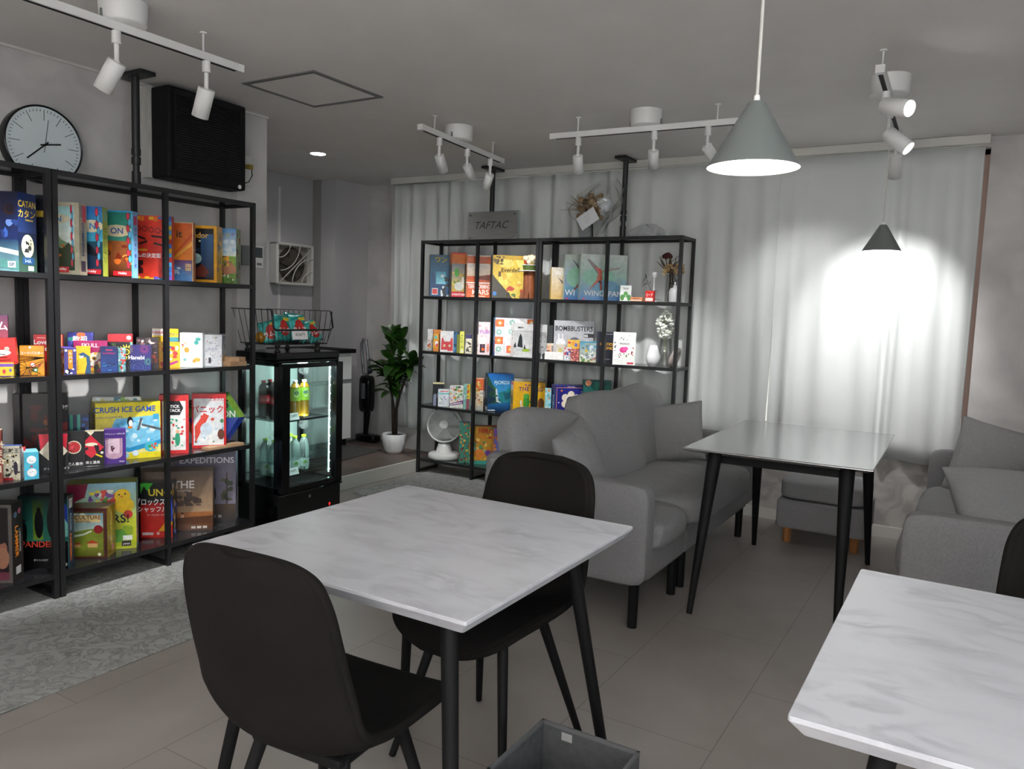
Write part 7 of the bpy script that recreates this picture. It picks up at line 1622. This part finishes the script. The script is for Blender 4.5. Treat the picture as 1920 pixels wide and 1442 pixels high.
('board_game_box', 'indigo box with a white flower-like maze and orange border', -2.5567, 5.1123, .5605, 43, .2414, .2511, .1098, '#26267c', '#1f2a6a', '#3a3f94', [('r', .04, .04, .96, .95, '#c88a6a'), ('r', .06, .06, .94, .93, '#262880'), ('c', .5, .55, .19, '#ece0cc'), ('c', .6843, .6406, .11, '#ece0cc'), ('c', .505, .7389, .11, '#ece0cc'), ('c', .3207, .6484, .11, '#ece0cc'), ('c', .3156, .4595, .11, '#ece0cc'), ('c', .4949, .3611, .11, '#ece0cc'), ('c', .6792, .4515, .11, '#ece0cc'), ('o', .5, .55, .14, .5, '#20205c'), ('k', .5, .55, .07, 6, '#4ab8e0'), ('b', .35, .35, .65, .75, 8, .03, '#20205c', 5), ('c', .2, .85, .03, '#e8823c'), ('c', .85, .82, .025, '#e8f0f8'), ('c', .12, .5, .02, '#e8f0f8'), ('c', .88, .4, .02, '#e8f0f8'), ('c', .15, .2, .02, '#e8f0f8'), ('t', 'Raiser Knizia', .5, .965, .03, '#e8e0d8')], [('v', 'Indigo', .5, .45, .5, '#cfe0f8')], 'l', 'games on the curtain shelf, third row'),
('board_game_box', 'dark teal box with pale capitals and an orange moon behind the sofa', -2.3666, 5.154, .5605, 32, .2039, .3027, .06, '#155a54', '#0c3430', '#1c6058', [('b', 0, .4, 1, 1, 14, .14, '#12443c #2a7a6c #0e342e #1f6a5c', 5), ('c', .18, .93, .11, '#e0906a'), ('t', 'CRYPTID', .5, .52, .16, '#d0dcd4'), ('r', 0, 0, 1, .3, '#10302c')], [], 'r', 'games on the curtain shelf, third row'),
('card_game_box', 'black and yellow lettered red box peeking over the sofa back', -2.3441, 5.0556, .5605, 32, .0964, .1755, .05, '#1c1616', '#181414', '#d8d0c0', [('r', 0, .75, 1, 1, '#c82c24'), ('t', 'BANG', .5, .8, .14, '#e8c82c'), ('r', 0, 0, 1, .2, '#c8b030')], [], 'r', 'games on the curtain shelf, third row'),
('card_game_box', 'white and black lettered low box peeking over the sofa back', -2.4372, 5.0505, .5605, 32, .0773, .1291, .05, '#dcdcd8', '#c0c0bc', '#e0e0dc', [('p', [(.1, .7), (.3, 1), (.5, 1), (.3, .7)], '#1c1c1c'), ('p', [(.5, .7), (.8, 1), (1, 1), (.7, .7)], '#2c2c2c')], [], 'r', 'games on the curtain shelf, third row'),
('board_game_box', 'teal and red adventure picture box right of the white fan', -3.4689, 5.0732, .1205, 35, .0809, .327, .06, '#3f8a78', '#2a6a5c', '#3a70b0', [('b', 0, 0, 1, 1, 44, .13, '#c8342c #2f8a6c #e8a83c #8a2a24 #3aa08c #d8c04a #3a2a1c', 5)], [], 'r', 'games on the curtain shelf, bottom row'),
('board_game_box', 'wide orange and green picture box with red capital letters beside the inner post', -3.3135, 5.1283, .1205, 35, .2381, .3055, .08, '#c8962c', '#8a5a24', '#c8502c', [('b', 0, .05, 1, .98, 70, .08, '#e8b43a #d8862c #5a9a6c #f0d06a #8ac0a8 #c84a34 #3a7a5c', 5), ('r', 0, 0, 1, .1, '#3fa89a'), ('e', .35, .28, .16, .13, '#e08a34'), ('e', .62, .3, .1, .08, '#7a4aa0'), ('t', 'NIRO', .55, .88, .12, '#c8281c')], [], 'r', 'games on the curtain shelf, bottom row'),
('board_game_box', 'orange and violet box with white smoke shapes and a red base by the sofa', -3.0883, 5.0794, .1205, 40, .1847, .3077, .12, '#7a6ab8', '#d8862c', '#8a80c0', [('g', 0, 0, 1, 1, '#6a88c8', '#5a3a80'), ('b', 0, .1, .7, .95, 34, .1, '#e8902c #c8d8ec #a05a2c #e8e8f4 #8a7ac0 #d87a24', 5), ('r', 0, 0, 1, .09, '#e0302c'), ('e', .6, .4, .2, .2, '#cfe0f0'), ('t', 'ポータル', .6, .85, .08, '#e8d0f0')], [('b', 0, .1, 1, 1, 14, .25, '#e89a2c #c86a24 #f0c060', 5), ('r', 0, 0, 1, .12, '#e0302c')], 'l', 'games on the curtain shelf, bottom row')]


def clip_poly(poly):
    for ax, lim, sg in ((0, 0.0, 1), (0, 1.0, -1), (1, 0.0, 1), (1, 1.0, -1)):
        out = []
        for i in range(len(poly)):
            p, q = poly[i], poly[(i + 1) % len(poly)]
            a, c = (p[ax] - lim) * sg, (q[ax] - lim) * sg
            if a >= 0:
                out.append(p)
            if (a >= 0) != (c >= 0):
                t_ = a / (a - c)
                out.append((p[0] + (q[0] - p[0]) * t_, p[1] + (q[1] - p[1]) * t_))
        poly = out
        if len(poly) < 3:
            return []
    return poly


def draw(mb, tb, art, w, h, place, inks):
    """printed artwork on a face: unit coordinates (u right, v up) -> place(u, v, layer)"""
    asp = w / h
    layer = 1

    def poly(pts, col, col2=None, y0=0, y1=1):
        nonlocal layer
        pts = clip_poly(pts)
        if len(pts) < 3:
            return
        vs = [place(u, v, layer) for u, v in pts]
        if col2 is None:
            mb.add(vs, [tuple(range(len(vs)))], 0, lin(col))
        else:
            a, c = lin(col), lin(col2)
            cols = []
            for u, v in pts:
                k = (v - y0) / (y1 - y0)
                cols.append([a[i] + (c[i] - a[i]) * k for i in range(4)])
            mb.add(vs, [tuple(range(len(vs)))], 0, cols)

    def ell(cx, cy, rx, ry, n=16):
        return [(cx + rx * math.cos(2 * PI * i / n), cy + ry * math.sin(2 * PI * i / n)) for i in range(n)]
    for s_ in art:
        k = s_[0]
        if k == 'r':
            poly([(s_[1], s_[2]), (s_[3], s_[2]), (s_[3], s_[4]), (s_[1], s_[4])], s_[5])
        elif k == 'g':
            poly([(s_[1], s_[2]), (s_[3], s_[2]), (s_[3], s_[4]), (s_[1], s_[4])], s_[5], s_[6], s_[2], s_[4])
        elif k == 'e':
            poly(ell(s_[1], s_[2], s_[3], s_[4]), s_[5])
        elif k == 'c':
            poly(ell(s_[1], s_[2], s_[3], s_[3] * asp), s_[4])
        elif k == 'p':
            poly(list(s_[1]), s_[2])
        elif k == 'k':
            n = s_[4]
            cx, cy, r = s_[1], s_[2], s_[3]
            for i in range(n):
                a = 2 * PI * i / n
                d = PI / n * 0.7
                poly([(cx, cy), (cx + r * 0.6 * math.cos(a - d), cy + r * 0.6 * asp * math.sin(a - d)), (cx + r * math.cos(a), cy + r * asp * math.sin(a)), (cx + r * 0.6 * math.cos(a + d), cy + r * 0.6 * asp * math.sin(a + d))], s_[5])
        elif k == 'o':
            cx, cy, r, th = s_[1], s_[2], s_[3], s_[4]
            n = 18
            for i in range(n):
                a, c = 2 * PI * i / n, 2 * PI * (i + 1) / n
                q = r * (1 - th * 0.5)
                poly([(cx + r * math.cos(a), cy + r * asp * math.sin(a)), (cx + r * math.cos(c), cy + r * asp * math.sin(c)), (cx + q * math.cos(c), cy + q * asp * math.sin(c)), (cx + q * math.cos(a), cy + q * asp * math.sin(a))], s_[5])
        elif k == 'b':
            x0, y0, x1, y1, n, size, cols, seed = s_[1:9]
            cols = cols.split()
            R_ = random.Random(seed)
            for i in range(n):
                cx, cy = R_.uniform(x0, x1), R_.uniform(y0, y1)
                m_ = R_.randint(5, 8)
                a0 = R_.uniform(0, 6)
                rx, ry = size * R_.uniform(0.5, 1.4), size * R_.uniform(0.5, 1.4) * asp
                pts = []
                for j in range(m_):
                    q = R_.uniform(0.65, 1.1)
                    a = a0 + 2 * PI * j / m_
                    pts.append((min(x1, max(x0, cx + rx * q * math.cos(a))), min(y1, max(y0, cy + ry * q * math.sin(a)))))
                poly(pts, R_.choice(cols))
                layer += 0.12
        elif k in 'tv':
            body = s_[1]
            if k == 't':
                cx, cy, hh, col = s_[2:6]
                rot = s_[6] if len(s_) > 6 else 0.0
                bold = 0.016 if ord(body[0]) > 3000 else 0.018
                vs, fs, tw, th = text_geo(body, bold)
                kk = hh * h / max(th, 1e-6)
                kx = min(kk, 0.94 * w / max(tw, 1e-6))
                ca, sa = math.cos(rot), math.sin(rot)
                pts = []
                for x, z in vs:
                    x, z = x * kx, z * kk
                    pts.append(place(cx + (x * ca - z * sa) / w, cy + (x * sa + z * ca) / h, layer + 2))
            else:
                cx, cy, L, col = s_[2:6]
                vs, fs, tw, th = text_geo(body, 0.02)
                kk = min(L * h / max(tw, 1e-6), 0.62 * w / max(th, 1e-6))
                k2 = max(kk, L * h / max(tw, 1e-6) * 0.7)
                pts = [place(cx + z * kk / w, cy - x * k2 / h, layer + 2) for x, z in vs]
            keep = [f for f in fs if all(abs(0) <= 1 for _ in f)]
            tb.add(pts, keep, 0, lin(col))
        layer += 0.5


def game_box(kind, label, x, y, z, rz, w, h, d, cf, cs, ct, af, asd, side, grp):
    mb, tb = MB(), MB()
    e = 0.00012
    hw = w / 2
    mb.add([(-hw, 0, 0), (hw, 0, 0), (hw, 0, h), (-hw, 0, h)], [(0, 1, 2, 3)], 0, lin(cf))
    mb.add([(-hw, d, 0), (hw, d, 0), (hw, d, h), (-hw, d, h)], [(3, 2, 1, 0)], 0, lin(cs))
    mb.add([(hw, 0, 0), (hw, d, 0), (hw, d, h), (hw, 0, h)], [(0, 1, 2, 3)], 0, lin(cs))
    mb.add([(-hw, 0, 0), (-hw, d, 0), (-hw, d, h), (-hw, 0, h)], [(3, 2, 1, 0)], 0, lin(cs))
    mb.add([(-hw, 0, h), (hw, 0, h), (hw, d, h), (-hw, d, h)], [(0, 1, 2, 3)], 0, lin(ct))
    mb.add([(-hw, 0, 0), (hw, 0, 0), (hw, d, 0), (-hw, d, 0)], [(3, 2, 1, 0)], 0, lin(cs))
    draw(mb, tb, af, w, h, lambda u, v, l: ((u - 0.5) * w, -e * l, v * h), None)
    if side == 'r':
        draw(mb, tb, asd, d, h, lambda u, v, l: (hw + e * l, u * d, v * h), None)
    else:
        draw(mb, tb, asd, d, h, lambda u, v, l: (-hw - e * l, (1 - u) * d, v * h), None)
    o = mb.build(kind, 'print')
    o.location = (x, y, z)
    o.rotation_euler = (0, 0, math.radians(rz))
    tag(o, label, 'card game' if kind == 'card_game_box' else 'game tin' if kind == 'game_tin' else 'board game', grp)
    if tb.v:
        tb.build('lettering', 'printm', o)
    return o


for row in BOXES:
    game_box(*row)

# tilted red box leaning over the tin at the left edge
o = game_box('card_game_box', 'tilted bright red box with a white rabbit-like shape, resting on the yellow tin', -3.49, 1.665, 1.05, 62, 0.13, 0.11, 0.04, '#d8201f', '#b81a1c', '#c81c1e',
             [('e', 0.55, 0.45, 0.3, 0.12, '#f0ece8'), ('e', 0.5, 0.62, 0.06, 0.1, '#e88a3c'), ('c', 0.75, 0.6, 0.07, '#b8b0a8')], [], 'r', 'games on the left wall shelf, second row')
o.rotation_euler = (0, math.radians(-5), math.radians(55))

# faceted hexagonal box
t_ = MB()
tb = MB()
hx, hz, Rh = 0.0, 0.155, 0.165
pts = [(Rh * math.cos(PI / 3 * i), 0.93 * Rh * math.sin(PI / 3 * i)) for i in range(6)]
cols = ['#1f4fb8', '#3f9a34', '#58a838', '#e08a34', '#c8482c', '#1f3fa8']
inner = [(0.80 * a, 0.80 * c_) for a, c_ in pts]
V = [(a, 0.02, hz + c_) for a, c_ in pts] + [(a, -0.0, hz + c_) for a, c_ in inner] + [(a, 0.07, hz + c_) for a, c_ in pts]
for i in range(6):
    j = (i + 1) % 6
    t_.add([V[i], V[j], V[6 + j], V[6 + i]], [(0, 3, 2, 1)], 0, lin(['#7fa83a', '#4aa83c', '#4aa83c', '#e0863a', '#a83a2c', '#24409a'][i]))
    t_.add([V[i], V[12 + i], V[12 + j], V[j]], [(0, 3, 2, 1)], 0, lin(['#2a7a34', '#2a7a34', '#3f9a3c', '#c8702c', '#8a2c24', '#1c3488'][i]))
    t_.add([(0, 0, hz), V[6 + i], V[6 + j]], [(0, 2, 1)], 0, lin(['#3f9a3c', '#52a83c', '#4a9a34', '#e0863a', '#c84a34', '#1f46b8'][i]))
t_.add(V[12:], [tuple(range(6))], 0, lin('#202020'))
t_.add([(a * 0.99, -0.0004, hz + c_) for a, c_ in ((-0.13, 0.0), (0.13, 0.0), (0.066, -0.12), (-0.066, -0.12))], [(0, 3, 2, 1)], 0, lin('#1c3fa4'))
for body, cx, cz, hh, mw, c_ in (('ブロックス', -0.01, 0.115, 0.024, 0.12, '#f4f4f4'), ('BLOKUS', -0.02, 0.075, 0.045, 0.2, '#16181c'), ('TRIGON', 0.03, 0.02, 0.038, 0.17, '#f0f4f0')):
    text_on(tb, body, cx, hz + cz, hh, y=-0.0012, maxw=mw, bold=0.02, col=lin(c_))
o = t_.build('board_game_box', 'print')
o.location = (-3.53, 2.745, 0.5605)
o.rotation_euler = (0, 0, math.radians(50))
tag(o, 'six sided faceted box in orange, green and blue behind the red framed games', 'board game', 'games on the left wall shelf, third row')
tb.build('lettering', 'printm', o)

# cardboard tree model in front of the golden forest box
t = thing('cardboard_tree', 'brown cardboard tree model with white platforms before the golden forest box', 'game piece', (-2.905, 5.045, 1.44), math.radians(20))
t.scale = (1.25, 1.25, 1.22)
M['treebrown'] = mat('brown_tree_card', '#6e3d24', 0.7, col2='#a05c38', nscale=14, stretch=(3, 3, 0.5))
M['treeleaf'] = mat('green_tree_card', '#4a5c26', 0.7)
b = MB()
for k, (w0, w1) in enumerate(((0.055, 0.038), (0.05, 0.034))):
    b.M = Matrix.Rotation(k * PI / 2, 4, 'Z')
    b.prism([(-0.001, -0.001)] * 0 or [(-w0, -0.0015), (w0, -0.0015), (w0, 0.0015), (-w0, 0.0015)], 0, 0.04)
    b.prism([(-w1, -0.0015), (w1, -0.0015), (w1, 0.0015), (-w1, 0.0015)], 0.04, 0.165)
b.M = Matrix.Identity(4)
b.cyl((0, 0, 0), (0, 0, 0.165), 0.035, 0.03, 12)
b.build('trunk', 'treebrown', t)
for z, r in ((0.165, 0.07), (0.20, 0.05)):
    b = MB(); b.cyl((0, 0, z), (0, 0, z + 0.004), r, n=9, smooth=False); b.build('platform', 'ceramic', t)
b = MB(); b.cyl((0, 0, 0.169), (0, 0, 0.2), 0.04, 0.045, 10); b.build('leafy_ring', 'treeleaf', t)
b = MB()
R = random.Random(6)
for k in range(14):
    b.sphere((R.uniform(-0.04, 0.04), R.uniform(-0.02, 0.02), 0.225 + R.uniform(-0.01, 0.03)), 0.015, n=5)
tag(b.build('blossom_crown', mat('cream_blossom_card', '#e8dcbc', 0.8), t), 'cream blossom crown')
# cables and hidden bits
o = MB().tube([(-3.33, 5.2, 1.0), (-3.325, 5.22, 0.75), (-3.33, 5.21, 0.6)], 0.004, 8).build('hanging_cable', 'white')
tag(o, 'thin white cable hanging behind the third row of the curtain shelf', 'cable')
